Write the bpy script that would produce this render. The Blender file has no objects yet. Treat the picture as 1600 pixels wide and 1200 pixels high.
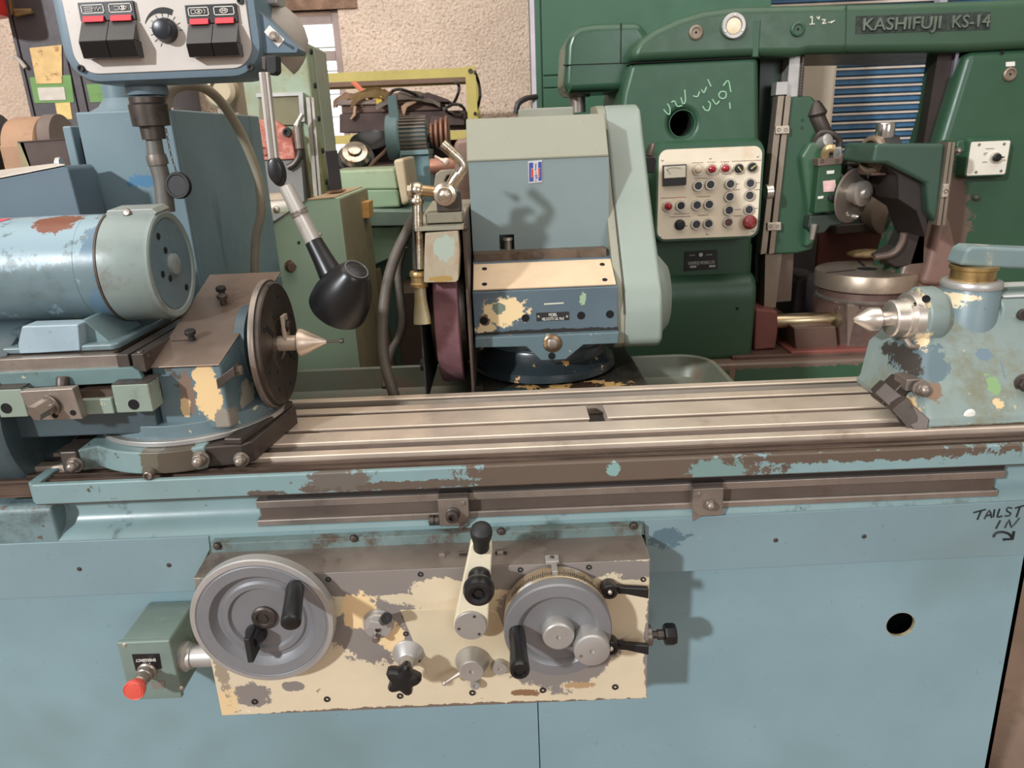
import bpy, bmesh, math, random
from mathutils import Vector, Matrix, Quaternion, noise

random.seed(7)
scene = bpy.context.scene
COL = scene.collection

# ------------------------------------------------------------------ camera
F_PX, PITCH, ROLL, CAM_Z = 1150.0, math.radians(18.7), math.radians(2.35), 1.5
cam_data = bpy.data.cameras.new('camera')
cam_data.sensor_fit = 'HORIZONTAL'
cam_data.sensor_width = 36.0
cam_data.lens = 36.0 * F_PX / 1600.0
cam_data.clip_start = 0.05
cam_data.clip_end = 60
cam_data.dof.use_dof = True
cam_data.dof.focus_distance = 1.45
cam_data.dof.aperture_fstop = 9.0
cam = bpy.data.objects.new('camera', cam_data)
COL.objects.link(cam)
cam.matrix_world = (Matrix.Translation((0, 0, CAM_Z)) @ Matrix.Rotation(math.pi / 2 - PITCH, 4, 'X')
                    @ Matrix.Rotation(-ROLL, 4, 'Z'))
scene.camera = cam

# ------------------------------------------------------------------ world, light, exposure
world = bpy.data.worlds.new('world')
scene.world = world
world.use_nodes = True
_bg = world.node_tree.nodes['Background']
_bg.inputs['Color'].default_value = (1.0, 0.87, 0.76, 1)
_bg.inputs['Strength'].default_value = 0.38
scene.view_settings.view_transform = 'Standard'
scene.view_settings.look = 'None'
scene.view_settings.gamma = 1.0
scene.view_settings.use_curve_mapping = False
scene.view_settings.exposure = -0.08


def area_light(name, loc, target, size, size_y, power, color):
    d = bpy.data.lights.new(name, 'AREA')
    d.shape = 'RECTANGLE'
    d.size, d.size_y, d.energy, d.color = size, size_y, power, color
    o = bpy.data.objects.new(name, d)
    COL.objects.link(o)
    o.location = loc
    o.rotation_euler = (Vector(target) - Vector(loc)).to_track_quat('-Z', 'Y').to_euler()
    return o


# daylight from the shed's open doorway, front left of the machine
area_light('doorway_daylight', (-8.1, -8.4, 6.6), (0.1, 1.4, 1.0), 0.6, 0.7, 1850, (0.92, 0.96, 1.0))
# added soft fill light, front right, with no real opening behind it
area_light('front_right_fill', (3.2, -6.5, 3.4), (-0.4, 2.2, 1.2), 3.0, 2.6, 170, (0.95, 0.97, 1.0))
# roof light of the shed
area_light('roof_skylight', (-0.4, 1.2, 5.0), (-0.4, 1.6, 0.0), 7.0, 4.0, 200, (1.0, 0.95, 0.88))

# ------------------------------------------------------------------ pixel <-> world helpers
_cr, _sr, _cp, _sp = math.cos(ROLL), math.sin(ROLL), math.cos(PITCH), math.sin(PITCH)


def _ray(px, py):
    u, v = px - 800.0, 600.0 - py
    a, b = u * _cr + v * _sr, -u * _sr + v * _cr
    return Vector((a, F_PX * _cp + b * _sp, -F_PX * _sp + b * _cp))


def W(px, py, y):
    """point of the place that lies on the vertical plane Y = y"""
    d = _ray(px, py)
    t = y / d[1]
    return Vector((d[0] * t, y, CAM_Z + d[2] * t))


def WZ(px, py, z):
    d = _ray(px, py)
    t = (z - CAM_Z) / d[2]
    return Vector((d[0] * t, d[1] * t, z))


V = Vector
X, Y_, Z_ = V((1, 0, 0)), V((0, 1, 0)), V((0, 0, 1))
FRONT = V((0, -1, 0))


# ------------------------------------------------------------------ mesh builder
def _frame(axis):
    a = V(axis).normalized()
    ref = Z_ if abs(a.z) < 0.9 else X
    u = ref.cross(a).normalized()
    v = a.cross(u).normalized()
    return a, u, v


def _catmull(pts, sub):
    if sub <= 1 or len(pts) < 3:
        return [V(p) for p in pts]
    P = [V(p) for p in pts]
    P = [P[0] * 2 - P[1]] + P + [P[-1] * 2 - P[-2]]
    out = []
    for i in range(1, len(P) - 2):
        for k in range(sub):
            t = k / sub
            p0, p1, p2, p3 = P[i - 1:i + 3]
            out.append(0.5 * ((2 * p1) + (p2 - p0) * t + (2 * p0 - 5 * p1 + 4 * p2 - p3) * t * t
                              + (3 * p1 - p0 - 3 * p2 + p3) * t ** 3))
    out.append(P[-2].copy())
    return out


class MB:
    def __init__(self):
        self.bm = bmesh.new()

    def box(self, x0, x1, y0, y1, z0, z1):
        return self.prism([(x0, y0, z0), (x1, y0, z0), (x1, y0, z1), (x0, y0, z1)], (0, y1 - y0, 0))

    def prism(self, pts, ext):
        e = V(ext)
        pts = [V(p) for p in pts]
        a = [self.bm.verts.new(p) for p in pts]
        b = [self.bm.verts.new(p + e) for p in pts]
        n = len(a)
        self.bm.faces.new(a)
        self.bm.faces.new(b[::-1])
        for i in range(n):
            j = (i + 1) % n
            self.bm.faces.new((a[j], a[i], b[i], b[j]))
        return self

    def pp(self, pix, y, depth):
        """outline seen at plane Y=y, given real thickness towards the back"""
        return self.prism([W(px, py, y) for px, py in pix], (0, depth, 0))

    def pyz(self, yz, x0, x1):
        return self.prism([(x0, y, z) for y, z in yz], (x1 - x0, 0, 0))

    def loft(self, rings, cap=True, closed=True):
        vs = [[self.bm.verts.new(p) for p in r] for r in rings]
        if rings[0] is rings[-1]:
            vs[-1] = vs[0]
        n = len(vs[0])
        for k in range(len(vs) - 1):
            for i in range(n if closed else n - 1):
                j = (i + 1) % n
                self.bm.faces.new((vs[k][i], vs[k][j], vs[k + 1][j], vs[k + 1][i]))
        if cap:
            self.bm.faces.new(vs[0][::-1])
            self.bm.faces.new(vs[-1])
        return self

    def lathe(self, prof, origin, axis, n=32, squash=None):
        a, u, v = _frame(axis)
        o = V(origin)
        rings = []
        for r, h in prof:
            r = max(r, 1e-5)
            rings.append([o + a * h + (u * math.cos(t) + v * math.sin(t)) * r
                          for t in [2 * math.pi * i / n for i in range(n)]])
        if abs(prof[0][1] - prof[-1][1]) < 1e-9 and min(prof[0][0], prof[-1][0]) > .002:
            return self.loft(rings + [rings[0]], cap=False)      # a ring: open in the middle
        return self.loft(rings)

    def cyl(self, p0, p1, r0, r1=None, n=24):
        p0, p1 = V(p0), V(p1)
        r1 = r0 if r1 is None else r1
        return self.lathe([(r0, 0), (r1, (p1 - p0).length)], p0, p1 - p0, n)

    def rcyl(self, p0, p1, r, b, n=28):
        p0, p1 = V(p0), V(p1)
        L = (p1 - p0).length
        return self.lathe([(r - b, 0), (r - .3 * b, .3 * b), (r, b), (r, L - b), (r - .3 * b, L - .3 * b), (r - b, L)], p0, p1 - p0, n)

    def tube(self, pts, r, n=8, sub=6):
        P = _catmull(pts, sub)
        m = len(P)
        rr = r if isinstance(r, (list, tuple)) else None
        rings = []
        t = (P[1] - P[0]).normalized()
        a, u, v = _frame(t)
        for i, p in enumerate(P):
            t2 = (P[min(i + 1, m - 1)] - P[max(i - 1, 0)]).normalized()
            q = t.rotation_difference(t2)
            u = (q @ u).normalized()
            v = t2.cross(u).normalized()
            t = t2
            if rr:
                s = i / (m - 1) * (len(rr) - 1)
                k = min(int(s), len(rr) - 2)
                rad = rr[k] + (rr[k + 1] - rr[k]) * (s - k)
            else:
                rad = r
            rings.append([p + (u * math.cos(w) + v * math.sin(w)) * rad
                          for w in [2 * math.pi * j / n for j in range(n)]])
        return self.loft(rings)

    def ball(self, c, r, sx=1, sy=1, sz=1, n=20):
        mat = Matrix.Translation(c) @ Matrix.Diagonal((r * sx, r * sy, r * sz, 1))
        bmesh.ops.create_uvsphere(self.bm, u_segments=n, v_segments=n // 2, radius=1, matrix=mat)
        return self

    def holed(self, outer, holes, y, depth):
        """plate in the plane Y=y (outer outline as points, holes as (centre, radius)) with thickness"""
        bm = self.bm
        edges = []

        def loop(pts):
            vs = [bm.verts.new(p) for p in pts]
            for i in range(len(vs)):
                edges.append(bm.edges.new((vs[i], vs[(i + 1) % len(vs)])))
        loop(outer)
        for c, r in holes:
            loop([V((c[0] + r * math.cos(t), y, c[2] + r * math.sin(t))) for t in [2 * math.pi * i / 36 for i in range(36)]])
        g = bmesh.ops.triangle_fill(bm, use_beauty=True, use_dissolve=False, edges=edges)
        faces = [f for f in g['geom'] if isinstance(f, bmesh.types.BMFace)]
        ex = bmesh.ops.extrude_face_region(bm, geom=faces)
        bmesh.ops.translate(bm, vec=(0, depth, 0), verts=[e for e in ex['geom'] if isinstance(e, bmesh.types.BMVert)])
        return self

    def mesh(self, name, smooth=35):
        bmesh.ops.recalc_face_normals(self.bm, faces=self.bm.faces[:])
        me = bpy.data.meshes.new(name)
        self.bm.to_mesh(me)
        self.bm.free()
        if smooth:
            me.polygons.foreach_set('use_smooth', [True] * len(me.polygons))
            me.set_sharp_from_angle(angle=math.radians(smooth))
        return me

    def build(self, name, mat, parent=None, bev=0.0, seg=2, smooth=35, label=None):
        return link(name, self.mesh(name, smooth), mat, parent, bev, seg, label)


def link(name, me, mat, parent=None, bev=0.0, seg=2, label=None):
    if not me.materials:
        me.materials.append(mat)
    o = bpy.data.objects.new(name, me)
    COL.objects.link(o)
    if parent is not None:
        o.parent = parent
        o.matrix_parent_inverse = WM(parent).inverted()
    if bev:
        m = o.modifiers.new('bevel', 'BEVEL')
        m.width, m.segments, m.limit_method, m.angle_limit = bev, seg, 'ANGLE', math.radians(40)
        m.harden_normals = True
    if label:
        o['label'] = label
    return o


def WM(o):
    """world matrix without waiting for the depsgraph"""
    m = o.matrix_basis.copy()
    if o.parent is not None:
        m = WM(o.parent) @ o.matrix_parent_inverse @ m
    return m


def thing(name, label, cat, loc, group=None, kind=None):
    o = bpy.data.objects.new(name, None)
    COL.objects.link(o)
    o.location = V(loc)
    o.empty_display_size = 0.05
    tag(o, label, cat, group, kind)
    return o


def tag(o, label=None, cat=None, group=None, kind=None):
    for k, v in (('label', label), ('category', cat), ('group', group), ('kind', kind)):
        if v:
            o[k] = v
    return o


def clone(o, offset, parent=None, extra=None):
    """copy of a thing with copies of its parts and sub-parts, moved by offset"""
    c = o.copy()
    COL.objects.link(c)
    if parent is None:
        c.location = o.location + V(offset)
    else:
        c.parent = parent
    for ch in o.children:
        clone(ch, (0, 0, 0), c)
    return c


def cut(o, mb):
    """drill a closed shape out of a mesh object; the drill itself does not stay"""
    me = mb.mesh('drill', 0)
    t = bpy.data.objects.new('drill', me)
    COL.objects.link(t)
    bev = [(m.width, m.segments) for m in o.modifiers if m.type == 'BEVEL']
    o.modifiers.clear()
    md = o.modifiers.new('drill', 'BOOLEAN')
    md.object, md.operation, md.solver = t, 'DIFFERENCE', 'EXACT'
    bpy.context.view_layer.update()
    new = bpy.data.meshes.new_from_object(o.evaluated_get(bpy.context.evaluated_depsgraph_get()))
    o.modifiers.clear()
    o.data = new
    bpy.data.objects.remove(t)
    new.set_sharp_from_angle(angle=math.radians(30))
    for w_, s_ in bev:
        m = o.modifiers.new('bevel', 'BEVEL')
        m.width, m.segments, m.limit_method, m.angle_limit, m.harden_normals = w_, s_, 'ANGLE', math.radians(40), True
    return o


# ------------------------------------------------------------------ shared small hardware
_CACHE = {}


def _hex(r, h, dome=False):
    m = MB()
    ring = lambda rr, z: [V((rr * math.cos(math.pi / 3 * i), rr * math.sin(math.pi / 3 * i), z)) for i in range(6)]
    m.loft([ring(r * .97, 0), ring(r, .08 * h), ring(r, .88 * h), ring(r * .86, h)])
    return m


def hw_mesh(kind):
    if kind in _CACHE:
        return _CACHE[kind]
    if kind == 'hex':
        m = _hex(1, .75)
        m.lathe([(1.25, -.12), (1.25, .06)], (0, 0, 0), Z_, 20)
    elif kind == 'dome':
        m = _hex(1, .8)
        m.lathe([(1.3, -.2), (1.3, .05)], (0, 0, 0), Z_, 20)
        m.lathe([(.86, .78), (.86, 1.0), (.74, 1.32), (.5, 1.55), (.2, 1.65)], (0, 0, 0), Z_, 20)
    elif kind == 'socket':
        m = MB()
        m.lathe([(.95, -.4), (1, -.3), (1, .5), (.92, .6), (.55, .6), (.5, .15)], (0, 0, 0), Z_, 18)
    elif kind == 'screw':
        m = MB()
        m.lathe([(1, -.15), (1, .15), (.75, .45), (.3, .5)], (0, 0, 0), Z_, 14)
    elif kind == 'square':
        m = MB()
        s = .8
        m.loft([[V((x * k, y * k, z)) for x, y in ((s, s), (-s, s), (-s, -s), (s, -s))] for k, z in ((1, -.1), (1, 1.0), (.85, 1.15))])
    elif kind == 'pit':
        m = MB()
        m.lathe([(1.0, -.05), (1.0, .04), (.8, .08), (.7, .04), (.6, -.03)], (0, 0, 0), Z_, 14)
    _CACHE[kind] = m.mesh('hardware_' + kind, 40)
    return _CACHE[kind]


def hw(kind, name, p, axis, r, mat, parent, spin=0.0, label=None):
    base = hw_mesh(kind)
    key = kind + mat.name
    if key not in _CACHE:
        me = base.copy()
        me.materials.clear()
        me.materials.append(mat)
        _CACHE[key] = me
    o = bpy.data.objects.new(name, _CACHE[key])
    COL.objects.link(o)
    M = Matrix.Translation(p) @ V(axis).to_track_quat('Z', 'Y').to_matrix().to_4x4() @ Matrix.Rotation(spin, 4, 'Z') @ Matrix.Diagonal((r, r, r, 1))
    if parent is not None:
        o.parent = parent
        M = WM(parent).inverted() @ M
    o.matrix_basis = M
    if label:
        o['label'] = label
    return o


def text(name, s, p, height, mat, parent, extrude=.0004, axis_x=X, normal=FRONT, width=None, shear=0.0, align='LEFT', bold=0.0):
    """flat lettering: baseline start at p, running along axis_x, facing normal"""
    cu = bpy.data.curves.new(name, 'FONT')
    cu.body, cu.size, cu.extrude, cu.shear, cu.offset = s, 1.0, extrude / height, shear, bold
    cu.align_x = align
    cu.resolution_u = 3
    tmp = bpy.data.objects.new(name, cu)
    COL.objects.link(tmp)
    bpy.context.view_layer.update()
    me = bpy.data.meshes.new_from_object(tmp.evaluated_get(bpy.context.evaluated_depsgraph_get()))
    bpy.data.objects.remove(tmp)
    bpy.data.curves.remove(cu)
    xs = [v.co.x for v in me.vertices]
    sc = height / .7
    sx = sc if width is None else width / (max(xs) - min(xs))
    ax = V(axis_x).normalized()
    nz = V(normal).normalized()
    ay = nz.cross(ax).normalized()
    M = Matrix((ax, ay, nz)).transposed().to_4x4()
    M.translation = V(p)
    me.transform(M @ Matrix.Diagonal((sx, sc, sc, 1)))
    me.materials.clear()
    return link(name, me, mat, parent)


# ------------------------------------------------------------------ materials
def lin(c):
    return tuple(((v / 255) / 12.92 if v / 255 <= .04045 else ((v / 255 + .055) / 1.055) ** 2.4) for v in c) + (1.0,)


MATS = {}


def mat(name, col, rough=.5, metal=0.0, var=(6.0, .12), dirt=None, chips=None, spots=(), bump=None, streak=None, emit=0.0,
        coat=0.0, spec=.5, flecks=True, trans=0.0):
    """procedural material. col 0-255; var=(scale, amount) brightness mottling; dirt/chips=(scale, threshold, colour[, softness]);
    spots=[(centre, (rx,ry,rz), colour, raggedness, noise scale)]; bump=(scale, strength); streak=(axis scale xyz, thr, colour)"""
    if name in MATS:
        return MATS[name]
    r_, g_, b_ = col
    if g_ > r_ + 12 and b_ > r_ + 12:
        mx = max(g_, b_)
        col = tuple(v * .96 for v in (r_ + .26 * (mx - r_), g_, b_))
    m = bpy.data.materials.new(name)
    m.use_nodes = True
    nt = m.node_tree
    N, L = nt.nodes, nt.links
    b = N['Principled BSDF']
    b.inputs['Roughness'].default_value = rough
    b.inputs['Metallic'].default_value = metal
    b.inputs['Specular IOR Level'].default_value = spec
    if coat:
        b.inputs['Coat Weight'].default_value = coat
        b.inputs['Coat Roughness'].default_value = .25
    if trans:
        b.inputs['Transmission Weight'].default_value = trans
    tc = N.new('ShaderNodeTexCoord')
    pos = tc.outputs['Object']

    def nz(scale, detail=4.0, rough_=.6, vec=None, out='Fac'):
        n = N.new('ShaderNodeTexNoise')
        n.inputs['Scale'].default_value = scale
        n.inputs['Detail'].default_value = detail
        n.inputs['Roughness'].default_value = rough_
        L.new(vec or pos, n.inputs['Vector'])
        return n.outputs[out]

    def ramp(src, lo, hi):
        n = N.new('ShaderNodeMapRange')
        n.interpolation_type = 'SMOOTHSTEP'
        n.inputs['From Min'].default_value = lo
        n.inputs['From Max'].default_value = hi
        L.new(src, n.inputs['Value'])
        return n.outputs['Result']

    def mix(fac, a, c):
        n = N.new('ShaderNodeMix')
        n.data_type = 'RGBA'
        L.new(fac, n.inputs['Factor'])
        if isinstance(a, tuple):
            n.inputs['A'].default_value = a
        else:
            L.new(a, n.inputs['A'])
        if isinstance(c, tuple):
            n.inputs['B'].default_value = c
        else:
            L.new(c, n.inputs['B'])
        return n.outputs['Result']

    base = lin(col)
    cur = base
    if var and var[1]:
        k = var[1]
        lo = tuple(v * (1 - k) for v in base[:3]) + (1,)
        hi = tuple(min(1, v * (1 + k)) for v in base[:3]) + (1,)
        cur = mix(ramp(nz(var[0], 5), .3, .7), lo, hi)
    rgh = None
    if dirt:
        s = dirt[3] if len(dirt) > 3 else .12
        cur = mix(ramp(nz(dirt[0], 7, .7), dirt[1] - .055, dirt[1] - .055 + s), cur, lin(dirt[2]))
    if streak:
        mp = N.new('ShaderNodeMapping')
        mp.inputs['Scale'].default_value = streak[0]
        L.new(pos, mp.inputs['Vector'])
        cur = mix(ramp(nz(1.0, 5, .65, mp.outputs['Vector']), streak[1], streak[1] + .1), cur, lin(streak[2]))
    if chips:
        mask = ramp(nz(chips[0], 8, .68), chips[1] - .035, chips[1] - .035 + (chips[3] if len(chips) > 3 else .012))
        cur = mix(mask, cur, lin(chips[2]))
    if flecks and cur is not base and not trans and not emit:
        dk = tuple(v * .62 for v in base[:3]) + (1,)
        lt = tuple(min(1, v * 1.3 + .02) for v in base[:3]) + (1,)
        cur = mix(ramp(nz(80, 9, .8), .60, .70), cur, dk)
        cur = mix(ramp(nz(46, 9, .8), .375, .29), cur, lt)
        cur = mix(ramp(nz(2.2, 3), .5, .75), cur, tuple(v * k for v, k in zip(base[:3], (.86, .83, .78))) + (1,))
    for sp in spots:
        c, r, colr = sp[0], sp[1], sp[2]
        rag = sp[3] if len(sp) > 3 else .5
        ns = sp[4] if len(sp) > 4 else 40.0
        d = N.new('ShaderNodeVectorMath'); d.operation = 'SUBTRACT'
        L.new(pos, d.inputs[0]); d.inputs[1].default_value = tuple(c)
        e = N.new('ShaderNodeVectorMath'); e.operation = 'DIVIDE'
        L.new(d.outputs[0], e.inputs[0]); e.inputs[1].default_value = tuple(r)
        ln = N.new('ShaderNodeVectorMath'); ln.operation = 'LENGTH'
        L.new(e.outputs[0], ln.inputs[0])
        ad = N.new('ShaderNodeMath'); ad.operation = 'MULTIPLY_ADD'
        L.new(nz(ns, 9, .74), ad.inputs[0]); ad.inputs[1].default_value = rag * 3.6
        L.new(ln.outputs['Value'], ad.inputs[2])
        cur = mix(ramp(ad.outputs[0], 1.04 + rag * 1.8, .99 + rag * 1.8), cur, lin(colr))
    if isinstance(cur, tuple):
        b.inputs['Base Color'].default_value = cur
    else:
        L.new(cur, b.inputs['Base Color'])
    if metal or rough < .6:
        mr = N.new('ShaderNodeMapRange')
        mr.inputs['To Min'].default_value = max(.05, rough - .1)
        mr.inputs['To Max'].default_value = min(1, rough + .14)
        L.new(nz(22, 4), mr.inputs['Value'])
        L.new(mr.outputs['Result'], b.inputs['Roughness'])
    if bump:
        bp = N.new('ShaderNodeBump')
        bp.inputs['Strength'].default_value = bump[1]
        bp.inputs['Distance'].default_value = bump[2] if len(bump) > 2 else .002
        L.new(nz(bump[0], 5), bp.inputs['Height'])
        L.new(bp.outputs['Normal'], b.inputs['Normal'])
    if emit:
        b.inputs['Emission Color'].default_value = base
        b.inputs['Emission Strength'].default_value = emit
    MATS[name] = m
    return m


BLUE = (120, 156, 160)
CREAM = (222, 208, 176)
STEELB = (122, 108, 98)
blue = mat('blue_paint', BLUE, .42, var=(5, .07), dirt=(9, .68, (92, 112, 108), .2), chips=(38, .73, (78, 70, 64)), bump=(60, .08))
blue_lt = mat('pale_blue_paint', (150, 172, 165), .45, var=(4, .07), dirt=(7, .66, (120, 138, 128), .25), chips=(60, .74, (205, 210, 195)), bump=(70, .06))
blue_worn = mat('worn_blue_paint', (108, 140, 143), .45, var=(6, .12), dirt=(8, .56, (72, 84, 82), .2), chips=(22, .645, (92, 78, 68), .02), bump=(60, .12))
blue_dark = mat('dark_oily_blue_paint', (58, 82, 88), .35, var=(6, .15), dirt=(9, .56, (34, 36, 34), .15), chips=(24, .67, (214, 178, 118), .015), bump=(60, .12))
steel = mat('worn_brown_steel', (146, 135, 126), .38, .7, var=(9, .18), dirt=(14, .6, (84, 68, 56), .25), bump=(90, .05))
steel_top = mat('ground_steel', (228, 210, 192), .36, .6, var=(5, .12), dirt=(8, .60, (158, 136, 116), .3), bump=(120, .04))
steel_dk = mat('dark_steel', (88, 80, 75), .42, .7, var=(10, .2), dirt=(16, .6, (46, 38, 33), .2), bump=(80, .08))
steel_br = mat('bright_steel', (208, 200, 190), .3, .8, var=(14, .08), dirt=(18, .7, (150, 130, 110), .2))
grime = mat('oily_brown_grime', (74, 60, 50), .5, 0.0, var=(10, .3), dirt=(20, .58, (40, 32, 27), .2), bump=(60, .2))
alu = mat('brushed_aluminium', (180, 177, 173), .4, .6, var=(12, .06), dirt=(9, .7, (120, 105, 92), .25))
alu_face = mat('grey_machined_face', (132, 132, 135), .45, .4, var=(7, .05), dirt=(8, .7, (108, 98, 90), .2))
blackp = mat('black_plastic', (22, 22, 23), .32, var=(20, .2))
blackm = mat('black_matt', (30, 29, 29), .6, var=(20, .2))
hole = mat('dark_hole', (8, 7, 7), .9, var=None)
rubber = mat('grey_rubber_hose', (92, 84, 74), .55, var=(15, .2), dirt=(20, .6, (55, 46, 40), .2))
white = mat('white_print', (226, 222, 212), .6, var=None)
cream = mat('cream_paint', CREAM, .5, var=(6, .05), dirt=(14, .68, (190, 165, 125), .15))
# ================================================================== room shell
floor_m = mat('brown_dusty_floor', (142, 118, 102), .75, var=(2.5, .2), dirt=(5, .55, (96, 74, 60), .25), bump=(14, .3))
plaster = mat('rough_pink_plaster', (242, 216, 194), .9, var=(3, .08), dirt=(45, .54, (186, 152, 128), .2), bump=(60, 1.0, .02))
WALLY = 5.2
f = MB().box(-6, 7, -4.5, 8, -.12, 0).build('floor', floor_m)
tag(f, 'brown dusty concrete floor of the workshop', 'floor', kind='structure')
w0, w1 = W(372, 14, WALLY), W(531, 14, WALLY)
wb = W(545, 300, WALLY)
wx0, wx1, wz0, wz1 = w0.x, w1.x - .015, wb.z, w1.z
wm = MB()
wm.box(-6, wx0, WALLY, WALLY + .25, 0, 4.6)
wm.box(wx1, 1.45, WALLY, WALLY + .25, 0, 4.6)
wm.box(wx0, wx1, WALLY, WALLY + .25, 0, wz0)
wm.box(wx0, wx1, WALLY, WALLY + .25, wz1, 4.6)
bmesh.ops.remove_doubles(wm.bm, verts=wm.bm.verts[:], dist=1e-5)
wall = wm.build('wall_back', plaster, smooth=0)
tag(wall, 'rough pinkish plaster wall at the back of the workshop', 'wall', kind='structure')
lint = MB().box(wx0 - .3, wx1 + .12, WALLY - .02, WALLY + .06, wz1 - .0, wz1 + .16).build('trim_1', mat('brown_concrete_lintel', (138, 108, 88), .9, var=(12, .3), bump=(40, .8, .01)))
tag(lint, 'brown concrete lintel over the louvred window', 'lintel', kind='structure')
# louvred window
win = thing('window_1', 'bright louvred glass window beside the pale green machine column', 'window', (wx0, WALLY, wz0), kind='structure')
frame_m = mat('brown_grey_window_frame', (160, 140, 132), .6)
glass_m = mat('frosted_white_glass', (245, 248, 250), .5, var=None, emit=1.5)
for nm, a in (('window_frame', (wx1 - .05, wx1, wz0, wz1)), ('window_frame', (wx0, wx0 + .05, wz0, wz1)), ('window_frame', (wx0 + .05, wx1 - .05, wz1 - .07, wz1 - .03)),
              ('transom', (wx0 + .05, wx1 - .05, W(520, 86, WALLY).z - .03, W(520, 86, WALLY).z + .03))):
    MB().box(a[0], a[1], WALLY + .03, WALLY + .09, a[2], a[3]).build(nm, frame_m, win, .004)
zz = wz1 - .075
while zz > wz0 + .1:
    MB().prism([(wx0 + .05, WALLY + .04, zz - .135), (wx1 - .05, WALLY + .04, zz - .135), (wx1 - .05, WALLY + .07, zz), (wx0 + .05, WALLY + .07, zz)], (0, .005, 0)).build('louvre_pane', glass_m, win)
    zz -= .142
# blue shutter wall behind the green machine
shut = thing('wall_right', 'blue corrugated shutter with pale ribs behind the green gear machine', 'shutter', (2.2, 5.4, 0), kind='structure')
sb_m = mat('blue_shutter_paint', (38, 120, 160), .5, var=(6, .15), dirt=(5, .6, (34, 92, 122), .2))
rib_m = mat('pale_shutter_rib', (214, 200, 186), .55)
sx0, sx1 = 1.42, 4.9
pitch = .0575
for k in range(54):
    z0 = .0 + k * pitch
    MB().prism([(sx0, 5.42, z0), (sx0, 5.38, z0 + .012), (sx0, 5.38, z0 + pitch - .018), (sx0, 5.42, z0 + pitch - .002), (sx0, 5.44, z0 + pitch - .002), (sx0, 5.44, z0)], (sx1 - sx0, 0, 0)).build('slat', sb_m, shut)
    MB().box(sx0, sx1, 5.355, 5.44, z0 + pitch - .015, z0 + pitch - .002).build('rib', rib_m, shut)
MB().box(W(1449, 130, 5.3).x, W(1449, 130, 5.3).x + .05, 5.28, 5.35, 0, 3.05).build('shutter_post', mat('pale_post', (178, 178, 184), .5), shut)
MB().box(sx0, 6.5, 5.46, 5.6, 0, 4.6).build('shutter_backing', mat('dark_blue_backing', (22, 52, 70), .7), shut)
# ================================================================== cylindrical grinder: base
YL, YA, YB, YX = 1.17, 1.14, 1.17, 1.05      # table lip, apron plates, lower body, control box front
base = thing('cylindrical_grinder', 'large blue-grey grinding machine base with cream handwheel gearbox on its front', 'grinding machine', (0, 1.5, 0))
XL, XR = -1.35, .935
# lower body: front sheet with a real round hole, sides, back
hc = W(1407, 976, YB)
hr = .0275
seamx = W(842, 1150, YB).x
body_m = mat('blue_body_sheet', (118, 157, 164), .42, var=(2.5, .06), dirt=(4, .66, (92, 118, 118), .3), chips=(70, .775, (215, 220, 215), .01), bump=(30, .05))
MB().holed([(seamx + .001, YB, 0.02), (XR + .018, YB, .02), (XR, YB, .80), (seamx + .001, YB, .80)], [(hc, hr)], YB, .004).build('front_panel', body_m, base)
MB().box(XL, seamx - .001, YB, YB + .004, .02, .80).build('front_panel', body_m, base)
MB().box(XL, XR - .002, YB + .012, 1.48, .02, .05).build('sump_floor', grime, base)
MB().box(XL, XR, 1.48, 1.50, .02, .92).build('rear_panel', blue, base)
MB().prism([(XR + .018, YB, .02), (XR + .018, 1.50, .02), (XR, 1.50, .8), (XR, YB, .8)], (-.008, 0, 0)).build('side_panel', blue, base)
MB().box(XL, XL + .01, YB, 1.50, .02, .8).build('side_panel', blue, base)
MB().lathe([(hr + .002, 0), (hr + .002, .006), (hr - .0012, .006), (hr - .0012, 0)], hc + V((0, .0005, 0)), Y_, 36).build('hole_rim', mat('rusty_hole_edge', (150, 140, 110), .7, var=(60, .4)), base)
# nameplate whose upper edge shows at the bottom of the picture
q = W(738, 1203, YB)
MB().box(q.x - .062, q.x + .062, YB - .004, YB + .001, q.z - .09, q.z).build('maker_plate', mat('grey_plate_edge', (170, 165, 150), .4, .6), base, .003, label='grey metal plate edge at the foot of the panel')
# upper casting with the long front recess
za = W(800, 905, YA).z
zt = W(200, 851, YA).z            # top edge of apron plates
z_ledge = zt + .004
rec = [(YA + .004, z_ledge - .03), (YA + .002, z_ledge), (YA + .003, z_ledge + .008), (YA + .012, z_ledge + .017), (YA + .028, z_ledge + .026), (YA + .036, z_ledge + .04), (YA + .04, z_ledge + .07), (YA + .04, .925), (1.50, .925), (1.50, z_ledge - .03)]
xl0 = W(84, 815, YA).x
MB().pyz(rec, xl0 - .012, XR - .0).build('bed_casting', mat('blue_bed_paint', (116, 150, 152), .3, var=(5, .07), dirt=(12, .62, (80, 96, 94), .12), chips=(26, .70, (70, 80, 84), .02), bump=(40, .06)), base, .002)
MB().pyz([(YA + .002, z_ledge - .03), (YA + .002, .918), (YA + .012, .928), (1.50, .928), (1.50, z_ledge - .03)], XL, xl0).build('bed_end_block', blue_worn, base, .006, 3)
MB().box(-.12, .34, 1.50, 2.06, .02, .80).build('rear_bed_block', blue_dark, base, .004)
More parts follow.
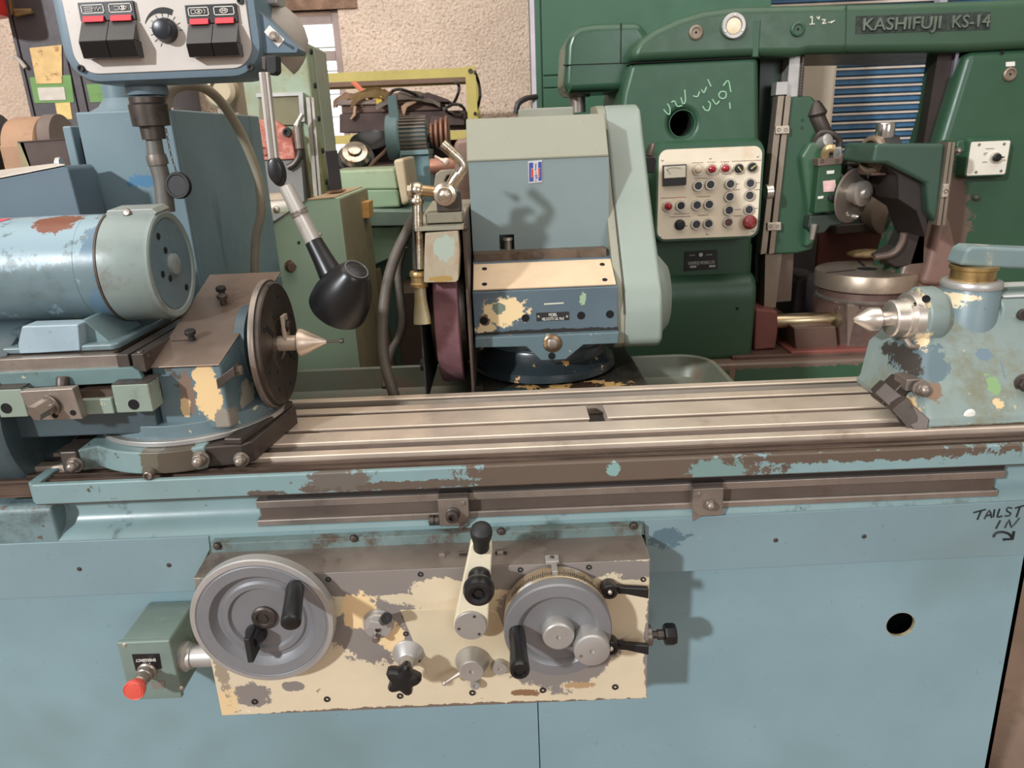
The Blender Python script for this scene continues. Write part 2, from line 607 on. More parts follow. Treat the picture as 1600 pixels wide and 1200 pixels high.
# apron plates
ap_m = mat('blue_apron_paint', (113, 146, 152), .42, var=(3, .05), dirt=(5, .7, (100, 126, 124), .3), chips=(80, .76, (70, 78, 76), .01), bump=(40, .04),
           spots=[(W(1045, 838, YA), (.034, .05, .018), (82, 104, 114), .9, 45)])
al = [(-120, 855), (326, 838), (328, 858), (306, 905), (306, 924), (-120, 942)]
MB().pp(al, YA, .012).build('apron_plate', ap_m, base, .0015)
ar = [(1006, 812), (1597, 783), (1640, 781), (1640, 866), (1597, 867.5), (1036, 895), (1012, 896), (1010, 860)]
pr = [W(px, py, YA) for px, py in ar]
for p in pr:
    p.x = min(p.x, XR + .012)
MB().prism(pr, (0, .012, 0)).build('apron_plate', ap_m, base, .0015)
for px, py in ((124, 889), (264, 883), (1212, 844), (1350, 838)):
    hw('screw', 'screw', W(px, py, YA), FRONT, .0042, steel_dk, base)
# rail plate under the table with the drain lip
# flange strip over the control box
zf0, zf1 = W(660, 853, YA).z, W(660, 833, YA).z
fx0, fx1 = W(330, 850, 1.125).x, W(1003, 820, 1.125).x
MB().box(fx0, fx1, 1.122, YA + .03, zf0, zf1 + .006).build('flange_strip', mat('worn_flange_paint', (104, 130, 128), .42, var=(9, .15), dirt=(14, .52, (86, 74, 62), .15), bump=(60, .1)), base, .001)
for px, py in ((340, 853), (553, 841), (783, 830), (990, 821)):
    hw('hex', 'hex_bolt', W(px, py, 1.122), FRONT, .0062, steel_dk, base, .3)
# control box ---------------------------------------------------------------
bx = thing('control_gearbox', 'cream paint-flaked gearbox with two handwheels on the front of the blue grinder', 'gearbox', (-.16, YX + .05, .57))
b0, b1 = W(307, 906, YX), W(1016, 872, YX)
bz0 = W(700, 1104, YX).z
bz1 = (b0.z + b1.z) / 2
bxl, bxr = -.536, b1.x
GREY = (128, 120, 114)
def bs(px, py, rx, rz, col, rag=.5, ns=40):
    return (W(px, py, YX), (rx, .05, rz), col, rag, ns)
PAPER = (206, 190, 162)
box_m = mat('flaking_cream_over_grey', PAPER, .45, var=(6, .05), dirt=(10, .68, (178, 160, 128), .2), chips=(30, .70, (150, 118, 84), .02), bump=(45, .1),
            spots=[bs(640, 905, .5, .028, GREY, .25, 14), bs(585, 985, .075, .062, GREY, .5, 22), bs(420, 930, .1, .08, GREY, .3), bs(870, 985, .115, .12, GREY, .25, 24),
                   bs(690, 922, .055, .022, PAPER, .5, 40), bs(958, 950, .06, .06, PAPER, .4, 30), bs(560, 955, .03, .035, (226, 196, 150), .7, 50), bs(612, 995, .02, .03, (226, 196, 150), .8, 50),
                   bs(395, 1086, .03, .026, GREY, .6, 45), bs(460, 1072, .02, .01, GREY, .6, 45), bs(355, 1100, .02, .03, (214, 186, 142), .8, 60), bs(822, 1082, .022, .007, (130, 98, 70), .9, 50), bs(690, 1107, .36, .009, (112, 96, 84), .7, 40), bs(1014, 1010, .008, .09, GREY, .7, 40), bs(340, 1010, .012, .1, (150, 136, 116), .8, 40), bs(700, 1000, .05, .012, (178, 152, 116), 1.0, 50), bs(905, 1070, .03, .006, (170, 140, 104), 1.0, 60)])
o = MB()
o.pyz([(YX, bz0), (YX, bz1), (YX + .03, bz1 + .004), (YA, bz1 + .002), (YA + .03, bz1 + .002), (YA + .03, bz0)], bxl, bxr)
o.build('gearbox_casting', box_m, bx, .0016)
MB().pyz([(YX + .0005, bz1 + .0008), (YX + .03, bz1 + .0045), (YA - .004, bz1 + .0035), (YA - .004, bz1 + .001), (YX + .002, bz1 - .001)], bxl + .001, bxr - .001).build('gearbox_top', steel, bx)
MB().box(bxl + .03, bxr - .06, YX + .014, YB, bz0 - .012, bz0 + .002).build('gearbox_foot', blue_worn, bx)
for px, py in ((657, 897), (813, 890), (920, 886), (513, 905), (398, 1096), (511, 1092), (625, 1087), (738, 1082), (848, 1078), (961, 1073), (632, 962), (634, 990), (766, 957), (678, 1056), (807, 1050), (1005, 905)):
    hw('socket', 'socket_screw', W(px, py, YX) + V((0, .001, 0)), FRONT, .0046 if py < 1060 else .0055, blackm, bx)
for px, py in ((690, 862), (781, 857)):
    q = W(px, py, 1.08); q.z = bz1 + .004
    hw('square', 'square_bolt', q, Z_, .006, steel, bx, .1)
# inspection plate (thin cream plate below the crank)
MB().pp([(625, 954), (755, 950), (778, 958), (815, 1048), (812, 1056), (674, 1062), (668, 1055)], YX - .002, .004).build('cover_plate', mat('cream_cover_plate', (200, 186, 158), .45, var=(7, .06), dirt=(8, .66, (176, 156, 122), .2), chips=(60, .74, (120, 100, 80))), bx, .001)

# --- large handwheel
def disc(name, m, prof, c, parent, n=56, axis=FRONT):
    return MB().lathe(prof, c, axis, n).build(name, m, parent, smooth=28)


wc = W(420, 965, YX)
R1 = .1165
c1 = V((wc.x, YX, W(420, 972, YX - .03).z))
wheel = disc('handwheel', alu_face, [(.03, 0), (.03, .006), (R1 - .012, .006), (R1 - .003, .008), (R1, .012), (R1, .026), (R1 - .002, .029), (R1 - .010, .0305), (R1 - .0115, .0298), (R1 - .013, .0305),
         (R1 - .030, .0295), (R1 - .034, .024), (R1 - .040, .018), (R1 - .046, .018), (R1 - .050, .0215), (R1 - .058, .0215), (R1 - .062, .0165), (.03, .0155), (.002, .0155)], c1, bx, 72)
disc('rim_ring', alu, [(R1 + .0008, .012), (R1 + .0008, .0285), (R1 - .001, .0305), (R1 - .0085, .0312), (R1 - .0085, .029), (R1 - .004, .012)], c1, wheel, 72)
disc('hub_cap', steel_dk, [(.021, .014), (.021, .0195), (.018, .022), (.013, .022), (.011, .019), (.006, .019), (.006, .021), (.001, .021)], c1, wheel, 28)
h0 = V((c1.x + .063, YX - .028, c1.z + .068))
MB().lathe([(.007, -.012), (.007, .004), (.0125, .004), (.0145, .012), (.0145, .05), (.0155, .078), (.0150, .084), (.012, .0865), (.006, .0875), (.001, .0875)], h0, V((.16, -1, -.16)), 26).build('handle', blackp, wheel)
k0 = V((c1.x - .018, YX - .014, c1.z - .03))
MB().lathe([(.018, 0), (.018, .006), (.016, .012), (.013, .02), (.010, .028)], k0, FRONT, 24).build('knob', blackp, wheel)
MB().box(k0.x - .005, k0.x + .005, k0.y - .045, k0.y - .01, k0.z - .026, k0.z + .020).build('knob_grip', blackm, wheel, .002)

# --- right handwheel with graduated dial
c2 = V((W(868, 960, YX).x, YX, W(868, 968, YX - .03).z))
R2 = .088
w2 = disc('handwheel', alu_face, [(.05, 0), (R2 - .01, .001), (R2 - .004, .038), (R2 - .001, .042), (R2 - .001, .058), (R2 - .003, .0615), (R2 - .022, .0625), (R2 - .026, .060), (R2 - .030, .0545), (.03, .0535), (.002, .0535)], c2, bx, 72)
dial_m = mat('worn_engraved_dial', (186, 166, 138), .4, .7, var=(20, .15), dirt=(24, .56, (205, 205, 205), .06))
disc('graduated_dial', dial_m, [(R2 - .006, .004), (R2 - .003, .005), (R2 - .001, .036), (R2 - .005, .038)], c2, w2, 72)
for k in range(49):
    a = math.radians(35 + k * 110 / 48)
    d = V((math.cos(a), 0, math.sin(a)))
    big = k % 5 == 0
    p = c2 + d * (R2 - .0012) + V((0, -.036 + (.0 if big else .004), 0))
    tdir = V((-math.sin(a), 0, math.cos(a)))
    m_ = MB()
    m_.prism([p + tdir * .0004, p - tdir * .0004, p - tdir * .0004 + d * .0006, p + tdir * .0004 + d * .0006], (0, .016 if big else .008, 0))
    m_.build('dial_mark', blackm, w2)
disc('hub', alu, [(.026, .052), (.026, .07), (.0245, .074), (.022, .0755), (.004, .0758), (.004, .073), (.001, .073)], c2, w2, 40)
c3 = c2 + V((.052, -.052, -.022))
disc('knurled_knob', alu, [(.027, 0), (.029, .002), (.029, .03), (.0275, .0325), (.0262, .0332), (.004, .0335), (.004, .031), (.001, .031)], c3, w2, 44)
hw('socket', 'set_screw', c3 + V((-.018, -.032, -.008)), FRONT, .0026, steel_dk, w2)
h2 = c2 + V((-.066, -.055, .004))
MB().lathe([(.007, -.008), (.007, .004), (.0125, .005), (.0135, .02), (.0135, .055), (.0150, .082), (.0155, .090), (.014, .094), (.0095, .094), (.009, .091), (.001, .091)], h2, V((.03, -1, -.06)), 26).build('handle', blackp, w2)
# dial pointer bracket on the top edge
q = W(862, 880, YX)
pz = bz1
MB().box(q.x - .010, q.x + .012, YX - .006, YX + .014, pz + .002, pz + .008).build('dial_pointer', alu, bx, .001)
MB().box(q.x - .001, q.x + .008, YX - .034, YX - .003, pz - .004, pz + .007).build('dial_pointer', alu, bx, .001)
hw('screw', 'screw', V((q.x + .001, YX + .006, pz + .008)), Z_, .004, steel_dk, bx)

# --- upper crank lever (cream arm with boss, ball grip and spool knob)
ca, cb = W(737, 956, YX), W(752, 842, YX)
arm = MB()
ring = []
yb, yf = YX - .012, YX - .034
def arm_outline(y):
    pts = []
    for i in range(19):
        a = math.pi + math.pi * i / 18
        pts.append(V((ca.x + .0285 * math.cos(a), y, ca.z + .0285 * math.sin(a))))
    for i in range(13):
        a = math.pi * i / 12
        pts.append(V((cb.x + .018 * math.cos(a), y, cb.z + .018 * math.sin(a))))
    return pts
arm.prism(arm_outline(yf), (0, .022, 0))
lever = arm.build('crank_lever', mat('cream_lever_paint', (222, 212, 186), .42, var=(8, .05), dirt=(10, .66, (170, 146, 112), .15), chips=(70, .72, (120, 96, 72))), bx, .003, 3)
disc('boss', mat('cream_boss', (214, 204, 178), .45, dirt=(14, .66, (165, 140, 108), .15)), [(.026, -.03), (.026, .03)], ca, lever, 36)
disc('boss_cap', alu, [(.0268, .034), (.0268, .0375), (.0255, .039), (.001, .0392)], ca, lever, 36)
for a in (70, 190, 310):
    hw('screw', 'screw', ca + V((.02 * math.cos(math.radians(a)), -.039, .02 * math.sin(math.radians(a)))), FRONT, .0026, steel_dk, lever)
cs = W(749, 900, YX - .034)
MB().lathe([(.018, 0), (.0185, .004), (.0165, .010), (.014, .014), (.016, .019), (.0215, .024), (.0245, .032), (.0245, .04), (.022, .047), (.016, .049), (.0105, .047), (.0105, .042), (.007, .042), (.006, .045), (.001, .045)], cs, V((0, -1, -.03)), 36).build('spool_knob', blackp, lever)
cg = W(752, 858, YX - .034)
MB().lathe([(.010, 0), (.0125, .004), (.013, .02), (.016, .036), (.0172, .046), (.016, .053), (.011, .058), (.004, .060), (.001, .060)], cg, V((.06, -.42, .9)), 28).build('ball_grip', blackm, lever)
for s in (-1, 1):
    q = cb + V((s * .02, .0, -.012)); q.y = YX + .03; q.z = bz1 + .009
    MB().cyl(q, q + V((s * .02, 0, 0)), .0032, n=10).build('stop_pin', steel_dk, bx)

# --- small crank (left of the cover plate)
cc = W(592, 972, YX)
sc_ = disc('small_crank', alu, [(.026, 0), (.026, .003), (.0235, .004), (.0235, .012), (.0225, .014), (.001, .014)], cc, bx, 40)
MB().prism([cc + V((-.019, -.012, .004)), cc + V((.019, -.012, .004)), cc + V((.018, -.012, .013)), cc + V((-.008, -.012, .02))], (0, -.012, 0)).build('crank_arm', alu, sc_, .001)
MB().lathe([(.005, 0), (.0085, .002), (.009, .03), (.0095, .036), (.008, .039), (.004, .0395), (.001, .0385)], cc + V((.012, -.016, .014)), V((.35, -.8, .75)), 20).build('handle', blackp, sc_)
hw('socket', 'set_screw', cc + V((0, -.014, -.004)), FRONT, .0045, steel_dk, sc_)
MB().lathe([(.006, 0), (.0065, .012), (.005, .014), (.001, .014)], cc + V((-.003, -.013, -.017)), FRONT, 16).build('pin', steel, sc_)

# --- star knob
cs = W(638, 1020, YX)
st = disc('star_knob_base', alu, [(.027, 0), (.027, .003), (.025, .005), (.016, .02), (.013, .022), (.012, .05), (.001, .05)], cs, bx, 36)
kc = cs + V((-.001, -.05, -.0))
pts = []
for i in range(40):
    a = 2 * math.pi * i / 40 + .3
    rr = .0245 + .0055 * math.cos(5 * a)
    pts.append((math.cos(a) * rr, math.sin(a) * rr))
MB().loft([[kc + V((x * k, -h, z * k)) for x, z in pts] for k, h in ((.8, 0), (1, .005), (1.02, .018), (.9, .023), (.5, .026))]).build('star_knob', blackp, st)
hw('screw', 'screw', cs + V((.019, -.012, -.008)), V((.6, -.8, 0)), .003, steel_dk, st)

# --- graduated knob with small lever
ck = W(738, 1030, YX)
gk = disc('dial_knob', alu, [(.029, 0), (.029, .006), (.0285, .008), (.022, .022), (.021, .03), (.0195, .032), (.004, .032), (.004, .029), (.001, .029)], ck, bx, 44)
MB().tube([ck + V((-.018, -.026, -.006)), ck + V((-.032, -.03, -.012)), ck + V((-.045, -.034, -.018))], [.0045, .003, .0024], 10, 3).build('lever_arm', steel_br, gk)
MB().ball(ck + V((-.047, -.034, -.019)), .0042, n=14).build('lever_ball', steel_br, gk)
for px, py, r in ((781, 1037, .013), (743, 1063, .0088)):
    q = W(px, py, YX)
    e = disc('round_button', alu, [(r, 0), (r, .012), (r * .93, .014), (.0035, .014), (.0035, .012), (.001, .012)], q, bx, 28)

# --- two black levers on the right
for px, py in ((950, 913), (952, 1000)):
    q = W(px, py, YX)
    lv = MB()
    lv.lathe([(.012, 0), (.0135, .003), (.0135, .022), (.012, .024), (.007, .024), (.0065, .021), (.001, .021)], q, FRONT, 28)
    lo = lv.build('clamp_lever', blackp, bx)
    a, b = q + V((.010, -.014, -.002)), q + V((.062, -.03, -.001))
    m_ = MB()
    m_.loft([[a + V((0, 0, -.008)), a + V((0, 0, .007)), a + V((0, .010, .007)), a + V((0, .010, -.008))],
             [a.lerp(b, .3) + V((0, 0, -.006)), a.lerp(b, .3) + V((0, 0, .006)), a.lerp(b, .3) + V((0, .010, .006)), a.lerp(b, .3) + V((0, .010, -.006))],
             [b + V((0, 0, -.0095)), b + V((0, 0, .009)), b + V((0, .010, .009)), b + V((0, .010, -.0095))]])
    m_.build('lever_handle', blackp, lo, .0015)
    MB().ball(q + V((0, -.022, 0)), .005, n=12).build('pivot_pin', steel_br, lo)
# --- side knob on the right of the box
q = W(1018, 992, YX + .03)
sk = MB().lathe([(.0185, 0), (.0185, .010), (.016, .012)], V((bxr, q.y, q.z)), X, 28).build('side_knob', steel, bx)
MB().lathe([(.0065, .01), (.0065, .022), (.009, .022), (.009, .033), (.007, .034)], V((bxr, q.y, q.z)), X, 20).build('knob_spindle', steel_dk, sk)
pts = [(math.cos(2 * math.pi * i / 8 + .39) * .0195, math.sin(2 * math.pi * i / 8 + .39) * .0195) for i in range(8)]
MB().loft([[V((bxr + h, q.y + a * k, q.z + c * k)) for a, c in pts] for k, h in ((.9, .034), (1, .037), (1, .05), (.88, .054))]).build('knob_cap', blackp, sk)

# --- emergency stop box
es = thing('emergency_stop_box', 'grey-green emergency stop box with red mushroom button left of the handwheel', 'switch box', W(245, 1080, YB))
EY = 1.06
esm = mat('grey_green_box_paint', (112, 128, 120), .4, var=(9, .08), dirt=(14, .64, (170, 168, 150), .15), chips=(60, .72, (190, 190, 175)))
e0, e1 = W(186, 1000, EY), W(290, 1083, EY)
bxm = MB()
bxm.box(e0.x + .002, e1.x - .004, EY, YB - .001, e1.z, e0.z)
ebody = bxm.build('box_body', esm, es, .004, 3)
bxm = MB()
bxm.box(e0.x, e1.x - .002, EY - .010, EY, e1.z - .002, e0.z + .002)
lid = bxm.build('box_lid', esm, es, .003, 3)
for px, py in ((194, 1008), (283, 1075)):
    hw('screw', 'screw', W(px, py, EY - .010), FRONT, .004, steel_br, lid)
ip = MB().pp([(206, 1023), (248, 1022), (252, 1045), (212, 1048)], EY - .0115, .002).build('legend_plate', blackp, lid)
qa, qb = W(213, 1030, EY - .0118), W(243, 1029, EY - .0118)
text('legend_text', 'EMERGENCY', qb, .0055, white, lid, axis_x=-X, width=.034)
text('legend_text', 'STOP', W(235, 1036, EY - .0118), .0055, white, lid, axis_x=-X, width=.014)
bc = W(232, 1050, EY - .010)
bc.z += .004
ax = V((.0, -1, .02))
sh = MB().lathe([(.0165, 0), (.0165, .005), (.014, .007), (.0135, .016), (.012, .017), (.0115, .03), (.0125, .031), (.011, .034)], bc, ax, 28).build('button_collar', steel, es)
MB().lathe([(.010, .03), (.0125, .036), (.0165, .042), (.0175, .047), (.0175, .052), (.0165, .0535), (.0145, .0525), (.0135, .0535), (.001, .0545)], bc, ax, 32).build('mushroom_button', mat('red_plastic', (212, 84, 70), .3, var=None, coat=.3), es, label='red mushroom push button')
MB().pp([(236, 1066), (256, 1064), (258, 1075), (240, 1077)], EY - .0112, .0015).build('name_tag', mat('grey_tag', (150, 146, 136), .4, .5), es)
cz = W(300, 1022, 1.09).z
MB().lathe([(.025, 0), (.026, .004), (.026, .018), (.022, .022), (.022, .028), (.0195, .028), (.0195, .075)], V((e1.x - .014, 1.085, cz)), X, 32).build('conduit_elbow', alu, es)

# handwritten marker note on the right apron plate
ink = mat('black_marker_ink', (26, 28, 32), .6, var=None)
def pen(pts, r=.0014, sub=3):
    MB().tube([W(px, py, YA - .0006) for px, py in pts], r, 5, sub).build('marker_stroke', ink, base)
for st_ in ([(1521, 801), (1540, 796)], [(1533, 798), (1527, 812)], [(1538, 811), (1546, 797), (1549, 809)], [(1541, 806), (1548, 804.5)], [(1554, 796), (1552, 808)], [(1562, 795), (1558, 808), (1566, 806)], [(1581, 794), (1575, 793), (1573, 798), (1579, 802), (1576, 806), (1570, 806)], [(1586, 794), (1600, 790)], [(1594, 791), (1588, 808)],
            [(1563, 813), (1556, 826)], [(1570, 825), (1577, 812), (1580, 824), (1593, 809)]):
    pen(st_, sub=2 if len(st_) < 5 else 4)
pen([(1552, 839), (1556, 833), (1566, 831), (1576, 834), (1581, 840)], .0024, 5)
pen([(1567, 843), (1582, 842), (1584, 830)], .0024, 1)
# ================================================================== swivel table (long slideway) with lip, T-slots and dog rail
YT = 1.13
tb = thing('grinder_table', 'long sliding steel table with T-slots and a chipped blue front lip', 'machine table', (0, 1.35, .93))
lz0, lz1 = .935, .973
tx0, tx1 = W(40, 770, YT).x, 1.25
lip_m = mat('chipped_lip_paint', (118, 154, 156), .42, var=(6, .08), chips=(30, .66, (84, 72, 62), .02), bump=(50, .1), streak=((60, 10, 14), .64, (88, 80, 72)),
            spots=[(V((.17, YT, .95)), (.25, .1, .05), (96, 82, 70), .55, 40), (V((.34, YT, .947)), (.05, .1, .02), (112, 138, 134), .9, 50),
                   (V((.60, YT, .966)), (.24, .1, .012), (92, 78, 66), .9, 40), (V((.165, YT, .958)), (.012, .1, .012), (126, 158, 154), .7, 80), (V((-.2, YT, .944)), (.16, .1, .008), (92, 80, 70), .9, 50), (V((-.3, YT, .96)), (.05, .1, .02), (100, 92, 84), 1.0, 60), (V((-.43, YT, .94)), (.03, .1, .006), (88, 78, 70), .8, 60)])
lip = MB()
lip.prism([(tx0 + .012, YT, lz0), (tx1, YT, lz0), (tx1, YT, lz1), (tx0 + .012, YT, lz1)], (0, .012, 0))
lip.build('front_lip', lip_m, tb, .003, 2)
MB().prism([(tx0, YT + .012, lz0), (tx0 + .013, YT, lz0), (tx0 + .02, YT + .012, lz0), (tx0 + .02, 1.46, lz0), (tx0, 1.46, lz0)], (0, 0, lz1 - lz0)).build('end_lip', lip_m, tb, .002)
MB().box(tx0 + .008, tx1, YT + .008, 1.50, lz0 - .004, lz0 + .012).build('table_tray', mat('oily_tray', (98, 82, 72), .42, .6, var=(8, .25), dirt=(16, .55, (58, 46, 40), .2)), tb)
ZT = .973
ysec = lambda py: WZ(755, py, ZT).y
y1, y2, y3, y4, y5, y6, y7, y8 = ysec(703.5), ysec(696), ysec(684), ysec(669), ysec(642.5), ysec(639), ysec(632), ysec(617)
rx0, rx1 = -.9, 1.25
zb = lz0 + .008
# stepped brown guide strip in front of the rails
yf = YT + .012
strip_m = mat('striped_brown_steel', (104, 86, 75), .45, .5, var=(9, .2), streak=((4, 260, 260), .5, (66, 54, 47)))
w_ = (y1 - .004 - yf - .004) / 4
MB().pyz([(yf + .004, zb), (yf + .004, .9665), (yf + .004 + w_, .9665), (yf + .004 + w_, .9685), (yf + .004 + 2 * w_, .9685), (yf + .004 + 2 * w_, .9665), (yf + .004 + 2.3 * w_, .9665), (yf + .004 + 2.3 * w_, .9705),
          (yf + .004 + 3.2 * w_, .9705), (yf + .004 + 3.2 * w_, .9685), (y1 - .004, .9685), (y1 - .004, zb)], rx0, rx1).build('stepped_strip', strip_m, tb)
MB().box(rx0, rx1, y1 - .006, y1 + .002, zb, .960).build('strip_gap', grime, tb)
def under_rail(name, ya, yb_, z1, x0=rx0, x1=rx1):
    return MB().pyz([(ya + .012, zb), (ya + .012, z1 - .0035), (ya, z1 - .0035), (ya, z1 - .0008), (ya + .001, z1), (yb_, z1), (yb_, z1 - .0035), (yb_ - .006, z1 - .0035), (yb_ - .006, zb)], x0, x1).build(name, steel_top, tb)
def rail(name, ya, yb_, z1, m=steel_top, x0=rx0, x1=rx1, ch=.0015):
    return MB().pyz([(ya, zb), (ya, z1 - ch), (ya + ch, z1), (yb_, z1), (yb_, zb)], x0, x1).build(name, m, tb)
slot_m = mat('slot_brown_steel', (96, 84, 76), .5, .3, var=(8, .15), dirt=(10, .58, (88, 72, 62), .2))
gap_m = mat('slot_shade_black', (30, 26, 24), .5, .0, var=(8, .2))  # near-black colour puts the shade of slots and gaps into the material
rail('guide_rail', y1, y2, .976)
MB().pyz([(y2 - .001, zb), (y2 - .001, .962), (y3 + .001, .9705), (y3 + .001, zb)], rx0, rx1).build('slot_face', slot_m, tb)
rail('guide_rail', y3, y4, .977)
MB().box(rx0, rx1, y4 - .001, y4 + .034, zb, .946).build('tee_slot', gap_m, tb)
nx0, nx1 = W(912, 652, 1.43).x, W(938, 652, 1.43).x
ya_, yb_2 = y4 + .019, y5 - .004
under_rail('guide_rail', ya_, yb_2, .977, x1=nx0)
under_rail('guide_rail', ya_, yb_2, .977, x0=nx1)
MB().box(nx0, nx1, ya_ + .004, yb_2, zb, .956).build('stop_notch', gap_m, tb)
MB().box(rx0, rx1, yb_2 - .008, yb_2 + .030, zb, .948).build('tee_slot', gap_m, tb)
under_rail('guide_rail', yb_2 + .018, y7 + .004, .977)
rail('painted_channel', y7 + .003, y8 - .012, .955, blue_dark)
under_rail('rear_rail', y8 - .014, y8 + .008, .977)
# dog rail under the lip
YD = YT + .018
dm = steel
dx0, dx1 = W(402, 800, YD).x, W(1568, 755, YD).x
zt1, zt0 = W(402, 783, YD).z, W(402, 823, YD).z
hgt = zt1 - zt0
rail_m = mat('dog_rail_steel', (160, 149, 140), .34, .75, var=(9, .12), dirt=(12, .62, (104, 88, 76), .2))
MB().pyz([(YD, zt1 - .015), (YD, zt1 - .0015), (YD + .003, zt1), (YD + .022, zt1), (YD + .022, zt1 - .015)], dx0, dx1).build('dog_rail', rail_m, tb, .0012)
MB().pyz([(YD, zt0), (YD, zt0 + .0105), (YD + .002, zt0 + .012), (YD + .022, zt0 + .012), (YD + .022, zt0)], dx0 - .003, dx1 - .006).build('dog_rail', rail_m, tb, .0012)
MB().pyz([(YD + .007, zt0 + .010), (YD + .007, zt1 - .013), (YD + .024, zt1 - .013), (YD + .024, zt0 + .010)], dx0 + .004, dx1 - .012).build('rail_web', slot_m, tb)
MB().box(dx0 + .02, dx1, YD + .004, YD + .022, zt1 + .001, lz0 - .001).build('rail_gap_fill', gap_m, tb)  # near-black fill stands in for the dark gap under the lip
MB().pyz([(YD + .016, lz0 - .002), (YD + .016, zt0 - .012), (YD + .028, zt0 - .012), (YD + .028, lz0 - .002)], dx0 - .002, dx1 - .01).build('rail_backing', mat('stained_blue_rail', (104, 124, 118), .45, dirt=(9, .52, (98, 74, 56), .2), var=(8, .2)), tb)

# trip dogs -----------------------------------------------------------------
def dog(px, py, dome, label):
    c = W(px, py, YD - .018)
    d = thing('trip_dog', label, 'trip dog', c + V((0, 0, -.027)), 'trip dogs on the table rail')
    s = .0262
    ch = .0115
    x0, x1, z0, z1 = c.x - s, c.x + s, c.z - s, c.z + s
    if dome:
        out = [(x0 + ch, z0), (x1, z0), (x1, z1), (x0, z1), (x0, z0 + ch * 1.3)]
    else:
        out = [(x0, z0), (x1 - ch * 1.6, z0), (x1, z0 + ch * 1.6), (x1, z1), (x0, z1)]
    MB().prism([(x, c.y, z) for x, z in out], (0, .018, 0)).build('dog_block', steel, d, .0012)
    MB().box(x0 + .001, x1 + .001, c.y + .008, YD + .012, z1 - .004, z1 + .007).build('dog_hook', steel_dk, d, .0015)
    sx = x0 + .004 if dome else x1 - .02
    MB().prism([(sx, c.y + .008, z0 - .014), (sx + .016, c.y + .008, z0 - .004), (sx + .02, c.y + .008, z0 + .012), (sx, c.y + .008, z0 + .012)], (0, .01, 0)).build('dog_tooth', steel, d, .0006)
    if dome:
        hw('dome', 'dome_nut', V((c.x + .003, c.y, c.z - .003)), FRONT, .0098, steel, d, .2)
        hw('screw', 'screw', V((x0 + .011, c.y, z1 - .010)), FRONT, .004, steel, d)
    else:
        MB().lathe([(.0125, 0), (.0125, .004), (.0105, .005), (.0105, .016), (.0095, .017), (.006, .017), (.0055, .010)], V((c.x - .002, c.y, c.z - .002)), FRONT, 24).build('socket_bolt', steel_dk, d)
        hw('screw', 'screw', V((x1 - .009, c.y, z1 - .009)), FRONT, .0042, steel, d)
        q = V((x0, c.y + .009, z0 + .008))
        MB().lathe([(.0055, 0), (.0085, .001), (.0085, .007), (.0065, .0075), (.0065, .009), (.009, .010), (.009, .018), (.006, .019)], q, -X, 12).build('adjusting_screw', steel_dk, d)
    return d
dog(709, 801, False, 'square steel trip dog with socket bolt above the black crank grip')
dog(1106, 785, True, 'square steel trip dog with domed nut right of the gearbox')
# ================================================================== wheelhead
wh = thing('wheelhead', 'blue-green grinding wheelhead with belt guard behind the steel table', 'wheelhead', (.1, 1.8, .93))
def yz(py, y, px=850):
    return (y, W(px, py, y).z)
hx0, hx1 = -.080, .245
cover_m = mat('wheelhead_cover_paint', (122, 143, 143), .4, var=(3, .05), dirt=(5, .68, (112, 134, 130), .25), chips=(70, .77, (205, 208, 190)), bump=(50, .04))
cover2_m = mat('wheelhead_upper_cover_paint', (138, 138, 122), .4, var=(3, .05), dirt=(5, .68, (138, 146, 130), .25), chips=(60, .77, (212, 210, 190)), bump=(50, .04))
p_bot, p_mid = yz(396, 1.775), yz(246, 1.80)
p_top = yz(181, 1.845)
# lower cover with a small square window: built from four faces round the opening
wa, wb_ = W(780, 367, 1.775), W(804, 390, 1.775)
xa, xb, za_, zb_ = wa.x, wb_.x, wb_.z, wa.z
YV = 1.775
mm = MB()
mm.box(hx0, xa, YV, 2.1, p_bot[1], p_mid[1]); mm.box(xb, hx1, YV, 2.1, p_bot[1], p_mid[1])
mm.box(xa, xb, YV, 2.1, p_bot[1], za_); mm.box(xa, xb, YV, 2.1, zb_, p_mid[1]); mm.box(xa, xb, YV + .05, 2.1, za_, zb_)
bmesh.ops.remove_doubles(mm.bm, verts=mm.bm.verts[:], dist=1e-5)
mm.build('wheelhead_cover', cover_m, wh, 0, smooth=0)
MB().pyz([(YV - .003, p_mid[1] - .003), (YV - .003, p_mid[1] + .002), (p_top[0], p_top[1]), (2.14, p_top[1] + .0), (2.14, p_mid[1] - .003)], hx0 - .003, hx1).build('upper_cover', cover2_m, wh, .003)
MB().cyl((xa + .02, YV + .01, za_ - .002), (xa + .02, YV + .01, za_ + .022), .009, n=20).build('oiler_plug', steel, wh)
MB().lathe([(.0125, .022), (.0125, .028), (.01, .029)], (xa + .02, YV + .01, za_), Z_, 20).build('oiler_cap', steel_br, wh)
